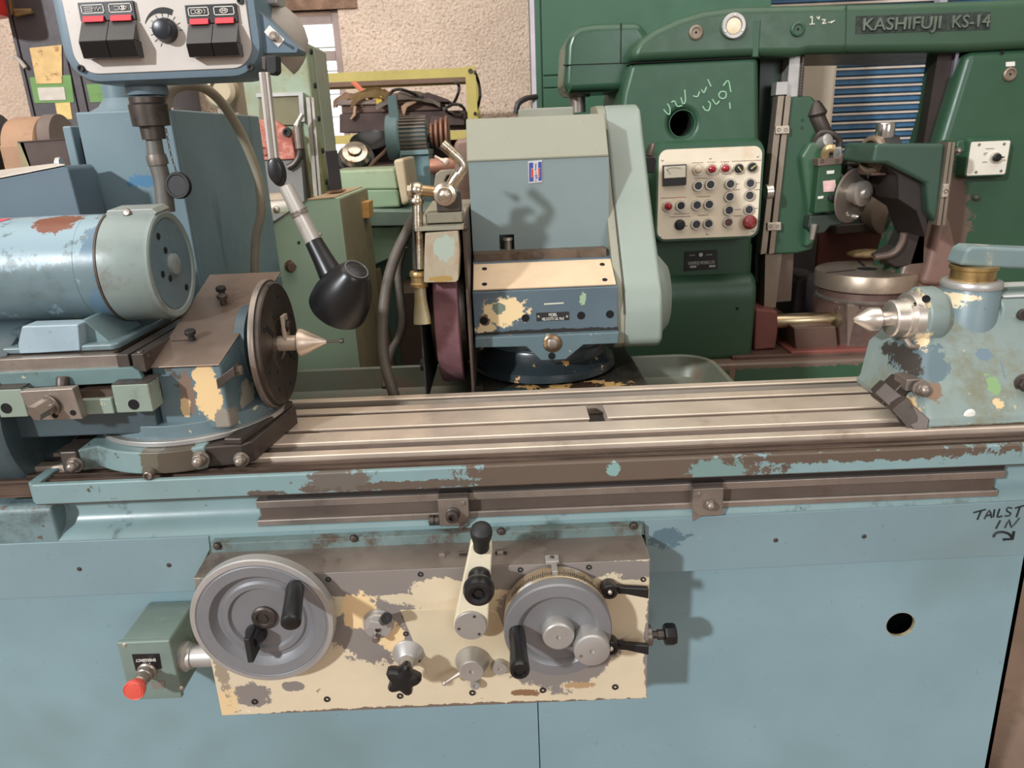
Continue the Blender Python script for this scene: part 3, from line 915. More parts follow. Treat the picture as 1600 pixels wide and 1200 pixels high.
# ledge, sloping plate and lower body
p1 = yz(399, 1.745); p2 = yz(411, 1.715); p3 = yz(453, 1.62); p4 = yz(521, 1.62)
MB().pyz([(p2[0], p2[1]), (p2[0] + .002, p2[1] + .006), (YV, p_bot[1]), (2.05, p_bot[1]), (2.05, p4[1]), (p4[0], p4[1]), (p3[0], p3[1])], hx0, hx1).build('wheelhead_body',
    mat('wheelhead_body_paint', (78, 104, 114), .38, var=(5, .08), dirt=(9, .66, (52, 60, 62), .2), chips=(34, .70, (60, 58, 54), .02), bump=(50, .08),
        spots=[(W(790, 487, 1.62), (.052, .06, .03), (226, 200, 154), .8, 48), (W(758, 515, 1.62), (.022, .06, .016), (214, 190, 150), .9, 70), (W(780, 482, 1.62), (.016, .06, .012), (110, 122, 108), .9, 80),
               (W(757, 500, 1.62), (.012, .06, .014), (92, 78, 68), .5, 60), (W(911, 468, 1.62), (.007, .06, .016), (148, 172, 140), .8, 70), (W(840, 520, 1.62), (.2, .06, .008), (40, 38, 36), .6, 40)]), wh, .0015)
# ledge screws and grime strip
MB().box(hx0 + .004, hx1 - .012, p2[0] + .012, YV + .001, p_bot[1] - .012, p_bot[1] + .012).build('cover_flange', mat('rusty_flange', (110, 92, 76), .5, .4, var=(12, .25), dirt=(16, .55, (66, 52, 42), .2)), wh)
for px, py in ((762, 402), (804, 400), (900, 397)):
    hw('screw', 'screw', W(px, py, 1.737), FRONT, .005, steel_dk, wh)
pa, pb = V((hx0 + .002, p2[0] - .002, p2[1] + .001)), V((hx0 + .002, p3[0] + .004, p3[1] + .003))
nrm = V((0, -(pa.z - pb.z), -(pb.y - pa.y))).normalized()
nrm = V((0, -(pa.z - pb.z), (pa.y - pb.y))).normalized()
dx = V((hx1 - hx0 - .006, 0, 0))
cp = MB().prism([pb, pb + dx, pa + dx, pa], nrm * .004).build('sloping_plate', mat('bare_cream_plate', (216, 190, 158), .5, .25, var=(12, .06), streak=((3, 60, 60), .6, (190, 160, 130))), wh, .0008)
for px, py in ((757, 420), (757, 444), (941, 413), (945, 437)):
    d_ = _ray(px, py)
    o_ = V((0, 0, CAM_Z))
    q = o_ + d_ * ((pa + nrm * .0042 - o_).dot(nrm) / d_.dot(nrm))
    MB().lathe([(.0062, 0), (.0058, .0004), (.001, .0004)], q, nrm, 16).build('bolt_hole', hole, wh)
for px, py in ((756, 501), (821, 497), (908, 493), (953, 491)):
    q = W(px, py, 1.62)
    MB().lathe([(.009, -.0006), (.009, .0008), (.0075, .0008), (.001, .0006)], q, FRONT, 20).build('bolt_hole', hole, wh)
# oil label plate
pl = MB().pp([(838, 489), (889, 487), (889.5, 500), (838.5, 502)], 1.6185, .002).build('oil_plate', blackm, wh, .0006, label='black label plate with white lettering')
text('plate_text', 'MOBIL', W(864, 494.2, 1.618), .0075, white, pl, align='CENTER', width=.019)
text('plate_text', 'VELOCITE OIL No3', W(864, 500, 1.618), .0062, white, pl, align='CENTER', width=.05)
for px in (841.5, 886):
    hw('screw', 'rivet', W(px, 494.7, 1.618), FRONT, .003, steel_br, pl)
MB().pp([(850, 474), (881, 472.5), (881, 474.5), (850, 476.5)], 1.6195, .001).build('scratch_mark', mat('pale_scratch', (200, 200, 180), .6), wh)
# badge
bd = MB().pp([(825, 252), (847, 250), (847.5, 285), (826, 287)], YV - .002, .003).build('maker_badge', mat('badge_silver', (206, 204, 204), .35, .5), wh, .0006, label='small red white and blue maker badge')
bl = mat('badge_blue', (28, 74, 150), .4, var=None)
rd = mat('badge_red', (196, 60, 52), .4, var=None)
for a in ([(826.5, 254.5), (833, 254), (833, 263), (829.5, 263.2), (829.5, 277.5), (833.5, 277.3), (833.6, 283.5), (827, 284)], [(841, 253.2), (846.2, 252.8), (846.6, 282), (841.5, 282.6), (841.4, 276.8), (844, 276.6), (843.8, 262), (841, 262.2)]):
    MB().pp(a, YV - .0026, .0008).build('badge_field', bl, bd)
for a in ([(829.9, 264), (833, 263.8), (833.4, 277), (830, 277.2)], [(841, 262.8), (843.4, 262.6), (843.8, 276), (841.4, 276.2)]):
    MB().pp(a, YV - .0026, .0008).build('badge_field', rd, bd)
for s_, px, py in (('J', 837, 264), ('S', 838, 279)):
    text('badge_letter', s_, W(px, py, YV - .0024), .009, bl, bd, align='CENTER', bold=.02)
MB().lathe([(.0016, 0), (.0016, .0008)], W(837.4, 269.5, YV - .002), FRONT, 10).build('badge_dot', rd, bd)
for py in (256, 282):
    hw('screw', 'rivet', W(837, py, YV - .002), FRONT, .0028, steel_br, bd)
# right belt guard
gx0, gx1 = .247, .352
g_m = mat('belt_guard_paint', (136, 147, 138), .4, var=(3, .05), dirt=(6, .69, (122, 146, 140), .2), chips=(60, .755, (212, 216, 200)), bump=(50, .04))
gpts = [(1.965, 170), (1.93, 200), (1.82, 300), (1.745, 365), (1.66, 440), (1.645, 455), (1.63, 490), (1.635, 535), (1.66, 541)]
prof = [(y, W(1000, py, y).z) for y, py in gpts]
prof = [(2.12, prof[0][1] + .012), (2.0, prof[0][1] + .012)] + prof + [(2.12, prof[-1][1])]
g = MB().pyz(prof, gx0 + .012, gx1).build('belt_guard', g_m, wh, .012, 4)
MB().pyz([(y - .0, z) for y, z in prof], gx0 - .005, gx0 + .016).build('guard_flange', cover2_m, wh, .002)
MB().lathe([(.115, 0), (.105, .01), (.075, .036), (.04, .040), (.001, .041)], (gx1 - .006, 1.765, W(1030, 470, 1.66).z - .01), X, 40).build('guard_bulge', g_m, wh)
MB().tube([(gx0 + .014, y - .002, z) for y, z in prof[3:9]], .0014, 6, 2).build('guard_seam', grime, wh)
# grime bracket below body: pivot block
yb5 = 1.60
MB().pp([(742, 528), (968, 519), (966, 537), (912, 539), (884, 562), (846, 564), (822, 542), (742, 544)], yb5, .1).build('pivot_block', mat('pivot_block_paint', (86, 116, 122), .4, var=(6, .1), dirt=(12, .6, (56, 58, 56), .2), chips=(50, .68, (190, 180, 150))), wh, .003)
MB().pp([(744, 520), (966, 511), (966, 522), (744, 530)], 1.63, .1).build('shadow_joint', grime, wh)
hw('hex', 'pivot_bolt', W(863, 536, yb5), FRONT, .013, steel, wh, .2)
MB().lathe([(.021, 0), (.021, .003), (.016, .006)], W(863, 536, yb5), FRONT, 24).build('pivot_washer', mat('oily_bronze', (132, 110, 86), .35, .8), wh)
MB().lathe([(.008, 0), (.008, .002), (.006, .003)], W(862, 556, yb5), FRONT, 14).build('drain_plug', hole, wh)
# round swivel base and slide
bc_ = V((.085, 1.80, .93))
sw_m = mat('oily_swivel_paint', (40, 54, 58), .25, var=(5, .15), dirt=(7, .58, (22, 22, 22), .2), chips=(20, .66, (205, 160, 100), .02), bump=(40, .1))
zsw = W(850, 592, 1.66).z
sx = .145
rings = []
for k, h in ((1.08, 0), (1.06, .018), (.96, .03), (.93, .036), (.93, .062), (.9, .07)):
    rings.append([V((bc_.x + .165 * k * math.cos(t), 1.80 + .165 * k * math.sin(t), zsw + h)) for t in [2 * math.pi * i / 56 for i in range(56)]])
MB().loft(rings).build('swivel_base', sw_m, wh)
MB().loft([[V((bc_.x + .158 * math.cos(t), 1.8 + .158 * math.sin(t), zsw + h)) for t in [2 * math.pi * i / 56 for i in range(56)]] for h in (.068, .125)]).build('swivel_column', blue_dark, wh)
sl = [W(720, 585, 1.70), W(980, 560, 1.80), W(1030, 606, 1.58), W(705, 620, 1.58)]
z_s = zsw + .001
sl = [(-.085, 2.05), (.335, 2.05), (.335, 1.57), (-.085, 1.57)]
MB().prism([(.31, 1.98, z_s), (.318, 1.56, z_s - .012), (-.10, 1.56, z_s - .012), (-.085, 1.98, z_s)], (0, 0, -.06)).build('wheel_slide', mat('oily_slide_paint', (58, 54, 48), .22, var=(5, .2), dirt=(6, .5, (30, 26, 23), .15), chips=(12, .64, (206, 164, 104), .03),
    spots=[(V((.17, 1.6, z_s)), (.1, .05, .05), (200, 160, 104), .9, 36), (V((.17, 1.62, z_s)), (.04, .03, .05), (60, 44, 34), .8, 50), (V((.0, 1.6, z_s)), (.05, .03, .05), (44, 62, 62), .9, 36)]), wh, .004)
MB().box(-.09, .32, 1.565, 1.98, z_s - .12, z_s - .06).build('slide_saddle', blue_dark, wh)
# spindle, wheel and its guard
zc = 1.143
wcx = -.150
wy_ = 1.70
RW = .175
whl = MB().lathe([(.06, -.026), (RW - .002, -.026), (RW, -.024), (RW, .024), (RW - .002, .026), (.06, .026)], (wcx + .016, wy_, zc - .02), X, 72).build('grinding_wheel', mat('maroon_abrasive', (112, 76, 82), .9, var=(30, .14), dirt=(60, .55, (134, 100, 102), .3), bump=(300, .5, .001)), wh, label='maroon abrasive grinding wheel')
MB().lathe([(.13, 0), (.128, .012), (.09, .02), (.05, .03), (.001, .03)], (wcx + .042, wy_, zc - .02), X, 48).build('wheel_flange', steel_dk, wh)
MB().lathe([(.13, 0), (.128, .012), (.09, .02), (.05, .03), (.001, .03)], (wcx - .010, wy_, zc - .02), -X, 48).build('wheel_flange', steel_dk, wh)
MB().cyl((wcx + .04, wy_, zc - .02), (hx0 + .02, wy_, zc - .02), .035).build('spindle', steel, wh)
# guard: back plate, band, front plate, hood
gm = mat('stained_guard_paint', (150, 148, 130), .5, .2, var=(8, .15), dirt=(9, .56, (132, 98, 76), .2), chips=(24, .66, (90, 72, 58), .03), bump=(50, .15))
gz = lambda px, py, y: W(px, py, y).z
MB().prism([(hx0 - .004, 1.545, zc - .19), (hx0 - .004, 1.545, gz(735, 350, 1.545)), (hx0 - .004, 1.62, gz(735, 338, 1.58)), (hx0 - .004, 1.95, gz(735, 338, 1.58)), (hx0 - .004, 1.95, zc - .19)], (-.006, 0, 0)).build('guard_back_plate', grime, wh, .001)
ztop = gz(690, 352, 1.56)
MB().prism([(-.185, 1.52, ztop - .006), (-.185, 1.95, ztop + .012), (-.185, 1.95, ztop + .02), (-.185, 1.52, ztop + .002)], (.1, 0, 0)).build('guard_top', gm, wh, .001)
ha, hb = W(662, 362, 1.5), W(718, 440, 1.5)
hd = MB()
hd.prism([W(664, 364, 1.52), W(716, 360, 1.52), W(718, 395, 1.505), W(716, 438, 1.50), W(712, 441, 1.50), W(664, 442, 1.50), W(662, 440, 1.50), W(663, 400, 1.505)], (0, .09, .0))
hd.build('guard_hood', mat('stained_hood_paint', (160, 150, 128), .5, .15, var=(8, .12), dirt=(12, .52, (150, 112, 90), .2), spots=[(W(694, 388, 1.51), (.022, .05, .024), (150, 160, 146), .5, 50), (W(690, 436, 1.5), (.03, .05, .006), (150, 120, 60), .6, 60)], bump=(50, .15)), wh, .004, 3)
MB().box(-.19, -.186, 1.52, 1.95, zc - .19, ztop).build('guard_outer_plate', blackm, wh, .001)
MB().box(-.186, -.08, 1.93, 1.95, zc - .19, ztop).build('guard_rear_band', grime, wh)
hw('hex', 'guard_knob', V((-.19, 1.56, W(657, 570, 1.56).z)), -X, .014, blackm, wh)
hw('hex', 'guard_bolt', V((-.19, 1.56, W(660, 418, 1.53).z)), -X, .010, steel_dk, wh)
hw('dome', 'guard_bolt', V((hx0 - .004, 1.55, W(733, 356, 1.55).z)), FRONT, .006, steel_dk, wh)
# rear motor cover peeping over the cover top, latch on the right
MB().box(W(810, 172, 2.05).x, W(895, 172, 2.05).x, 2.02, 2.12, p_top[1] - .03, W(850, 169, 2.05).z).build('rear_box', mat('dusty_grey', (140, 140, 128), .7), wh, .004)
MB().cyl(W(1008, 250, 2.02), W(1024, 250, 2.02), .012).build('guard_latch', steel_dk, wh)
q = W(1014, 242, 2.02)
MB().lathe([(.009, 0), (.010, .02), (.006, .03)], q, V((.3, -.2, 1)), 16).build('latch_knob', steel, wh)
MB().box(q.x - .014, q.x + .014, 2.0, 2.03, q.z - .045, q.z - .005).build('latch_bracket', blackm, wh, .003)
# drip tray behind the table
pan = thing('coolant_tray', 'stained coolant tray with rolled rim behind the steel table', 'tray', (0, 1.8, .80))
pm = mat('stained_tray_paint', (98, 102, 88), .4, .1, var=(5, .12), dirt=(5, .52, (112, 86, 66), .2), bump=(30, .1))
zr = W(590, 578, 1.9).z
px0, px1 = -.9, W(1108, 562, 1.9).x
def pan_ring(inset, z, r=.09):
    pts = []
    for cx, cy, a0 in ((px1 - r, 1.92 - r, 0), (px0 + r, 1.92 - r, 90), (px0 + r, 1.50, 180), (px1 + .0 - r, 1.50, 270)):
        for i in range(7):
            a = math.radians(a0 + 15 * i)
            pts.append(V((cx + (r - inset) * math.cos(a), cy + (r - inset) * math.sin(a), z)))
    return pts
MB().loft([pan_ring(.045, zr - .075), pan_ring(.006, zr - .06), pan_ring(-.002, zr - .008), pan_ring(-.004, zr), pan_ring(.002, zr + .004), pan_ring(.009, zr), pan_ring(.012, zr - .008), pan_ring(.03, zr - .05), pan_ring(.06, zr - .066)]).build('tray_shell', pm, pan)
# ================================================================== workhead (headstock)
AX_Y, AX_Z = 1.35, 1.143
hs = thing('headstock', 'blue-grey headstock with motor and faceplate clamped on the left of the table', 'headstock', (-.62, 1.33, .974))
hs_m = mat('headstock_paint', (92, 122, 128), .42, var=(5, .1), dirt=(9, .6, (62, 72, 70), .2), chips=(22, .68, (86, 76, 66), .02), bump=(50, .1),
           spots=[(W(325, 615, 1.2), (.023, .05, .05), (224, 192, 142), .6, 36), (W(293, 612, 1.2), (.012, .05, .036), (122, 102, 88), .7, 40), (W(290, 635, 1.2), (.008, .05, .02), (216, 186, 140), .8, 50),
                  (W(352, 660, 1.2), (.016, .05, .028), (140, 132, 120), .6, 50), (V((-.486, 1.28, 1.06)), (.02, .03, .03), (176, 168, 148), .9, 50)])
hs2 = mat('oily_headstock_paint', (64, 88, 94), .38, var=(5, .15), dirt=(7, .56, (42, 48, 48), .2), chips=(30, .70, (170, 160, 130), .02), bump=(50, .1))
pale = mat('pale_worn_green_paint', (134, 148, 136), .45, var=(6, .1), dirt=(10, .58, (104, 102, 84), .2), chips=(28, .66, (206, 192, 156), .02), bump=(50, .12))
# clamp base on the table
z0, z1 = .975, 1.016
cx_, cy_ = -.605, 1.335
def arc(cx, cy, r, a0, a1, n, z):
    return [V((cx + r * math.cos(math.radians(a0 + (a1 - a0) * i / n)), cy + r * math.sin(math.radians(a0 + (a1 - a0) * i / n)), z)) for i in range(n + 1)]
out = [V((-.752, 1.30, z0)), V((-.752, 1.172, z0))] + arc(cx_, 1.345, .198, 233, 282, 10, z0) + [V((-.53, 1.165, z0)), V((-.53, 1.45, z0)), V((-.752, 1.45, z0))]
MB().prism(out, (0, 0, z1 - z0)).build('swivel_foot', mat('foot_paint', (120, 152, 152), .42, var=(6, .1), dirt=(10, .6, (84, 88, 80), .2), chips=(34, .68, (70, 62, 54), .02), spots=[(V((-.615, 1.15, .99)), (.02, .05, .05), (98, 92, 78), .5, 60), (V((-.575, 1.15, .992)), (.03, .05, .05), (84, 74, 62), .4, 40)]), hs, .003)
MB().prism([V((-.787, 1.45, z0)), V((-.787, 1.178, z0)), V((-.78, 1.168, z0)), V((-.752, 1.168, z0)), V((-.752, 1.45, z0))], (0, 0, z1 - z0 - .001)).build('clamp_bar', steel_dk, hs, .003)
MB().prism([V((-.535, 1.166, z0)), V((-.47, 1.172, z0)), V((-.455, 1.185, z0)), V((-.425, 1.36, z0)), V((-.52, 1.36, z0))], (0, 0, z1 - z0 - .002)).build('clamp_bar', steel_dk, hs, .004)
MB().prism([V((-.50, 1.175, z1 - .003)), V((-.468, 1.172, z1 - .003)), V((-.43, 1.36, z1 - .003)), V((-.46, 1.36, z1 - .003))], (0, 0, .012)).build('clamp_bar', steel_dk, hs, .003)
for px, py, yy, r in ((117, 726, 1.165, .0108), (313, 718, 1.158, .0122), (377, 718, 1.166, .0105)):
    hw('dome', 'dome_nut', W(px, py, yy), FRONT, r, steel, hs, .25)
MB().lathe([(.0075, 0), (.0075, .016), (.006, .017), (.0045, .012)], W(237, 738, 1.145), FRONT, 16).build('drain_tube', steel, hs)
# swivel ring and column
def ringd(r, za, zb, m, nm):
    MB().loft([[V((cx_ + r * math.cos(t), cy_ + r * math.sin(t), z)) for t in [2 * math.pi * i / 64 for i in range(64)]] for z in (za, zb)]).build(nm, m, hs, .002)
ringd(.168, z1, z1 + .010, alu, 'graduated_ring')
ringd(.155, z1 + .008, 1.05, mat('swivel_paint', (96, 126, 132), .4, dirt=(10, .6, (60, 70, 72), .2), chips=(40, .66, (206, 198, 170))), 'swivel_disc')
# main body
MB().prism([(-1.3, 1.185, 1.036), (-.612, 1.185, 1.036), (-.612, 1.185, 1.10), (-1.3, 1.185, 1.10)], (0, .33, 0)).build('body_slab', hs2, hs, .004)
MB().prism([(-1.3, 1.165, 1.098), (-.60, 1.165, 1.098), (-.60, 1.165, 1.125), (-1.3, 1.165, 1.125)], (0, .33, 0)).build('body_shelf', grime, hs)
sidez = [(1.20, 1.034), (1.20, 1.150), (1.495, 1.245), (1.52, 1.245), (1.52, 1.05), (1.36, 1.02), (1.27, 1.02)]
hsg = MB().pyz(sidez, -.612, -.492)
for v_ in hsg.bm.verts:
    if v_.co.x > -.5:
        v_.co.x = -.493 + (v_.co.y - 1.2) * .085
hsg.build('spindle_housing', hs_m, hs, .005, 3)
MB().lathe([(.075, 0), (.075, .018), (.06, .02), (.06, .04)], (-.495, AX_Y, AX_Z), X, 48).build('spindle_nose', hs2, hs)
MB().prism([(-.61, 1.192, 1.1505), (-.492, 1.192, 1.1505), (-.464, 1.51, 1.2505), (-.61, 1.51, 1.2505)], (0, 0, .0022)).build('top_plate', mat('dull_brown_plate', (150, 132, 120), .42, .8, var=(6, .12), dirt=(6, .58, (112, 92, 80), .25)), hs, .0008)
for px, py, yy in ((302, 540, 1.27), (350, 476, 1.39), (347, 457, 1.42)):
    q = W(px, py, yy); q.z = 1.1525 + (q.y - 1.192) * .3145
    k = MB().lathe([(.006, 0), (.006, .010), (.0095, .012), (.0098, .018), (.0085, .0195), (.001, .0195)], q, V((0, -.2, 1)), 20).build('plate_knob', blackm if py != 476 else steel_dk, hs)
MB().box(-.60, -.555, 1.268, 1.27, 1.172, 1.1775).build('scribe_line', hole, hs)
# motor platform with slideways
PZ = 1.18
MB().box(-1.3, -.665, 1.19, 1.47, 1.135, PZ).build('motor_platform', mat('brown_platform_steel', (104, 88, 78), .4, .8, var=(7, .25), dirt=(9, .55, (60, 48, 42), .2)), hs, .002)
MB().box(-1.3, -.652, 1.178, 1.19, 1.158, PZ + .0005).build('way_strip', steel, hs, .001)
MB().prism([(-1.3, 1.17, 1.127), (-.612, 1.17, 1.134), (-.618, 1.17, 1.153), (-.628, 1.17, 1.160), (-1.3, 1.17, 1.158)], (0, .012, 0)).build('platform_front', mat('platform_front_paint', (92, 126, 126), .42, var=(6, .1), dirt=(10, .62, (66, 76, 70), .2), chips=(26, .665, (214, 204, 168), .02)), hs, .0015)
for a, b in ((-.652, -.632), (-.627, -.607)):
    MB().prism([(a, 1.175, PZ - .03), (b, 1.175, PZ - .03), (b, 1.175, PZ + .001), (a, 1.175, PZ + .001)], (0, .26, 0)).build('cross_rail', steel_dk, hs, .001)
for yy in (1.187, 1.40):
    hw('screw', 'screw', V((-.617, yy, PZ + .001)), Z_, .006, steel_dk, hs)
hw('screw', 'screw', V((-.607, 1.19, PZ - .008)), V((.6, -.8, 0)), .004, steel_dk, hs)
# boss blocks and lock plate on the front
for a, b in ((177, 235), (-40, 36)):
    xa, xb = W(a, 620, 1.15).x, W(b, 620, 1.15).x
    MB().box(xa, xb, 1.15, 1.19, 1.088, 1.137).build('boss_block', pale, hs, .002)
    MB().prism([(xa + .001, 1.1505, 1.137), (xb - .001, 1.1505, 1.137), (xb + .006, 1.185, 1.141), (xa + .006, 1.185, 1.141)], (0, 0, .0012)).build('boss_top', steel_dk, hs)
for px, py in ((209, 632), (10, 638)):
    MB().lathe([(.009, -.001), (.009, .0008), (.0078, .0008), (.001, .0006)], W(px, py, 1.15), FRONT, 22).build('bolt_hole', hole, hs)
MB().box(W(128, 640, 1.155).x, W(177, 640, 1.155).x, 1.156, 1.19, 1.085, 1.112).build('boss_bridge', pale, hs, .002)
MB().pp([(30, 612), (113, 607), (129, 655), (52, 657)], 1.128, .018).build('lock_plate', steel, hs, .0012)
hw('hex', 'lock_bolt', W(78, 634, 1.128), V((-.35, -1, -.15)), .0145, steel, hs, .35)
MB().cyl(W(78, 632, 1.128), W(78, 632, 1.128) + V((-.010, -.028, -.005)), .0135, n=6).build('bolt_head', steel, hs)
for px, py in ((86, 649), (114, 645)):
    MB().lathe([(.0048, -.001), (.0048, .0006), (.0036, .0008)], W(px, py, 1.1278), FRONT, 16).build('screw_hole', hole, hs)
MB().rcyl(W(98, 612, 1.16), W(98, 588, 1.168), .010, .003).build('lock_stud', steel_dk, hs)
# round belt cover at the lower left
MB().lathe([(.155, 0), (.16, .01), (.16, .12), (.155, .13)], (-.98, 1.3, 1.06), X, 56).build('belt_cover', hs2, hs)
# motor
mz, my, mr = 1.301, 1.345, .098
mot = mat('motor_paint', (98, 126, 131), .34, var=(5, .10), dirt=(7, .56, (84, 94, 90), .25), chips=(16, .645, (134, 158, 168), .03), bump=(40, .12),
          spots=[(V((-.79, 1.29, 1.372)), (.09, .09, .05), (136, 160, 170), .9, 40), (V((-.775, 1.305, 1.39)), (.036, .04, .022), (118, 66, 44), .9, 50), (V((-.69, 1.27, 1.34)), (.03, .05, .05), (94, 122, 140), .8, 30), (V((-.70, 1.26, 1.25)), (.03, .05, .03), (96, 124, 142), .9, 40)])
motor = MB().lathe([(.02, 0), (mr - .004, 0), (mr - .004, .575), (mr - .0045, .5755), (mr - .004, .576), (mr - .004, .62)], (-1.31, my, mz), X, 72).build('motor_body', mot, hs)
MB().lathe([(mr - .006, .615), (mr, .618), (mr, .690), (mr - .002, .693), (mr - .003, .702), (mr - .006, .7045), (mr - .014, .7035), (mr - .017, .700), (.055, .7005), (.02, .701), (.019, .709), (.014, .712), (.001, .712)], (-1.31, my, mz), X, 72).build('motor_end_cap', mat('motor_cap_paint', (132, 150, 146), .34, var=(6, .1), dirt=(6, .56, (100, 92, 80), .25), chips=(40, .7, (176, 198, 204), .03), bump=(70, .15)), motor)
fx = -1.31 + .7012
MB().lathe([(mr - .018, -.006), (mr - .018, .0006), (.03, .0012), (.0205, .0014)], (fx, my, mz), X, 60).build('end_disc', mat('end_disc_paint', (92, 122, 130), .36, var=(8, .12), chips=(90, .71, (160, 190, 200), .02), bump=(120, .35)), motor)
for dy, dz in ((-.035, .055), (-.018, .028), (.04, -.05), (-.02, -.022), (-.045, -.01)):
    MB().lathe([(.006, 0), (.006, .0014), (.0045, .0016)], (fx + .001, my + dy, mz + dz), X, 14).build('vent_hole', hole, motor)
MB().lathe([(mr + .001, 0), (mr + .001, .004)], (-1.31 + .613, my, mz), X, 72).build('cap_groove', grime, motor)
# terminal cover strip on top
MB().prism([(-.698, my - .03, mz + mr - .010), (-.612, my - .03, mz + mr - .010), (-.604, my - .03, mz + mr - .004), (-.612, my - .03, mz + mr + .004), (-.69, my - .03, mz + mr + .004)], (0, .055, .004)).build('terminal_strip', mat('grey_strip', (150, 156, 150), .45, .3), motor, .002)
hw('screw', 'screw', V((-.655, my - .031, mz + mr - .001)), V((0, -1, .4)), .007, steel, motor)
# maker label wrapped on the barrel (upper left)
lab = MB()
rows = []
for i in range(7):
    a = math.radians(98 + i * 6)
    rows.append([V((x, my + (mr - .0032) * math.cos(a), mz + (mr - .0032) * math.sin(a))) for x in (-.97, -.868 - .006 * i)])
lab.loft(rows, cap=False, closed=False)
lab.build('paper_label', mat('pink_label', (226, 196, 180), .6, var=(60, .1), spots=[(V((-.9, 1.33, 1.39)), (.04, .05, .012), (212, 80, 96), .4, 30)]), motor)
# motor cradle
MB().pp([(30, 553), (28, 536), (34, 510), (122, 507), (125, 548), (60, 552)], 1.205, .04).build('cradle_face', mat('bright_blue_grey_paint', (150, 180, 190), .32, var=(10, .1), chips=(50, .66, (104, 124, 132), .02), bump=(60, .15)), hs, .002)
MB().prism([(-.86, 1.208, PZ), (-.672, 1.208, PZ), (-.664, 1.216, PZ), (-.664, 1.43, PZ), (-.86, 1.43, PZ)], (0, 0, .012)).build('cradle_foot', mot, hs, .004, 3)
MB().prism([(-.73, 1.23, PZ + .01), (-.685, 1.225, PZ + .01), (-.72, 1.225, PZ + .05), (-.73, 1.23, PZ + .05)], (0, .12, 0)).build('cradle_web', blue_worn, hs, .002)
MB().box(-.86, -.73, 1.24, 1.43, PZ + .008, mz - mr + .012).build('cradle_saddle', blue_dark, hs)
# faceplate, chuck boss and centre
fpx = -.4565
fp = MB().lathe([(.05, 0), (.118, .001), (.121, .003), (.121, .010), (.119, .0125), (.1165, .0135), (.1155, .0195), (.113, .0222), (.05, .0226), (.048, .0216), (.046, .0226), (.030, .0226), (.028, .019), (.001, .019)], (fpx, AX_Y, AX_Z), X, 80).build('faceplate', steel_dk, hs, smooth=25, label='dark round steel faceplate')
MB().lathe([(.1215, .0028), (.1218, .003), (.1218, .010), (.1205, .012), (.118, .0128), (.118, .0028)], (fpx, AX_Y, AX_Z), X, 80).build('faceplate_rim', steel, fp)
ffx = fpx + .0227
for a, r in ((75, .09), (20, .095), (-35, .09), (200, .09), (240, .088), (285, .09), (320, .06), (150, .092), (110, .06), (180, .058), (335, .092), (225, .06)):
    y_, z_ = AX_Y + r * math.cos(math.radians(a)), AX_Z + r * math.sin(math.radians(a))
    MB().lathe([(.0045, -.001), (.0045, .0004), (.0036, .0006)], (ffx, y_, z_), X, 12).build('tapped_hole', hole, fp)
for a in (55, 235):
    d = V((0, math.cos(math.radians(a + 90)), math.sin(math.radians(a + 90))))
    c = V((ffx, AX_Y, AX_Z)) + d * .062
    e = V((0, -d.z, d.y))
    MB().prism([c - d * .02 - e * .005, c + d * .02 - e * .005, c + d * .02 + e * .005, c - d * .02 + e * .005], (.0006, 0, 0)).build('slot', hole, fp)
MB().lathe([(.0145, 0), (.0145, .036), (.022, .037), (.0262, .040), (.0262, .044), (.020, .057), (.003, .0905), (.001, .091)], (fpx + .0185, AX_Y, AX_Z), X, 40).build('centre_point', steel_top, hs)
MB().lathe([(.0022, .085), (.0022, .116), (.0045, .116), (.0048, .122), (.001, .1225)], (fpx + .0185, AX_Y, AX_Z), X, 14).build('drive_screw', steel_dk, hs)
MB().box(-.425, -.418, AX_Y - .012, AX_Y + .012, AX_Z + .0, AX_Z + .055).build('drive_plate', steel_top, hs, .0008)
hw('hex', 'drive_nut', V((-.418, AX_Y, AX_Z + .034)), X, .0095, steel_dk, hs)
# side bar and bolt near the front right edge
q = W(372, 590, 1.2)
MB().prism([(-.50, 1.188, q.z - .016), (-.468, 1.192, q.z + .006), (-.468, 1.192, q.z + .022), (-.50, 1.188, q.z + .002)], (0, .03, 0)).build('index_bar', steel_dk, hs, .001)
hw('hex', 'index_bolt', V((-.468, 1.21, q.z + .010)), X, .0085, steel, hs)

# ================================================================== tailstock
ts = thing('tailstock', 'chipped pale blue tailstock with steel centre and lever on the right of the table', 'tailstock', (.86, 1.33, .974))
ts_m = mat('tailstock_paint', (126, 146, 142), .42, var=(4, .1), dirt=(7, .54, (116, 116, 96), .2), chips=(30, .69, (176, 166, 132), .02), bump=(45, .15),
           spots=[(W(1548, 600, 1.25), (.012, .1, .016), (124, 156, 108), 1.0, 60), (W(1562, 632, 1.22), (.008, .1, .008), (214, 182, 136), .9, 80), (W(1437, 640, 1.22), (.010, .1, .014), (210, 180, 132), 1.0, 80), (W(1458, 612, 1.24), (.014, .1, .016), (128, 104, 86), .9, 70),
                  (W(1538, 553, 1.28), (.014, .1, .010), (104, 122, 134), .8, 60), (W(1556, 572, 1.28), (.002, .1, .018), (108, 124, 132), .3, 60), (W(1440, 560, 1.3), (.034, .1, .034), (94, 112, 118), .6, 40), (W(1446, 530, 1.3), (.010, .1, .016), (222, 198, 158), 1.0, 70), (W(1420, 560, 1.3), (.012, .1, .026), (62, 56, 52), .8, 50), (W(1560, 668, 1.2), (.14, .05, .005), (82, 70, 56), .7, 40), (W(1450, 470, 1.3), (.008, .1, .03), (214, 192, 150), 1.0, 70)])
rings = []
def tring(xl, y0, y1, z):
    return [V((xl + .012, y0, z)), V((1.25, y0, z)), V((1.25, y1, z)), V((xl, y1, z)), V((xl, y0 + .03, z))]
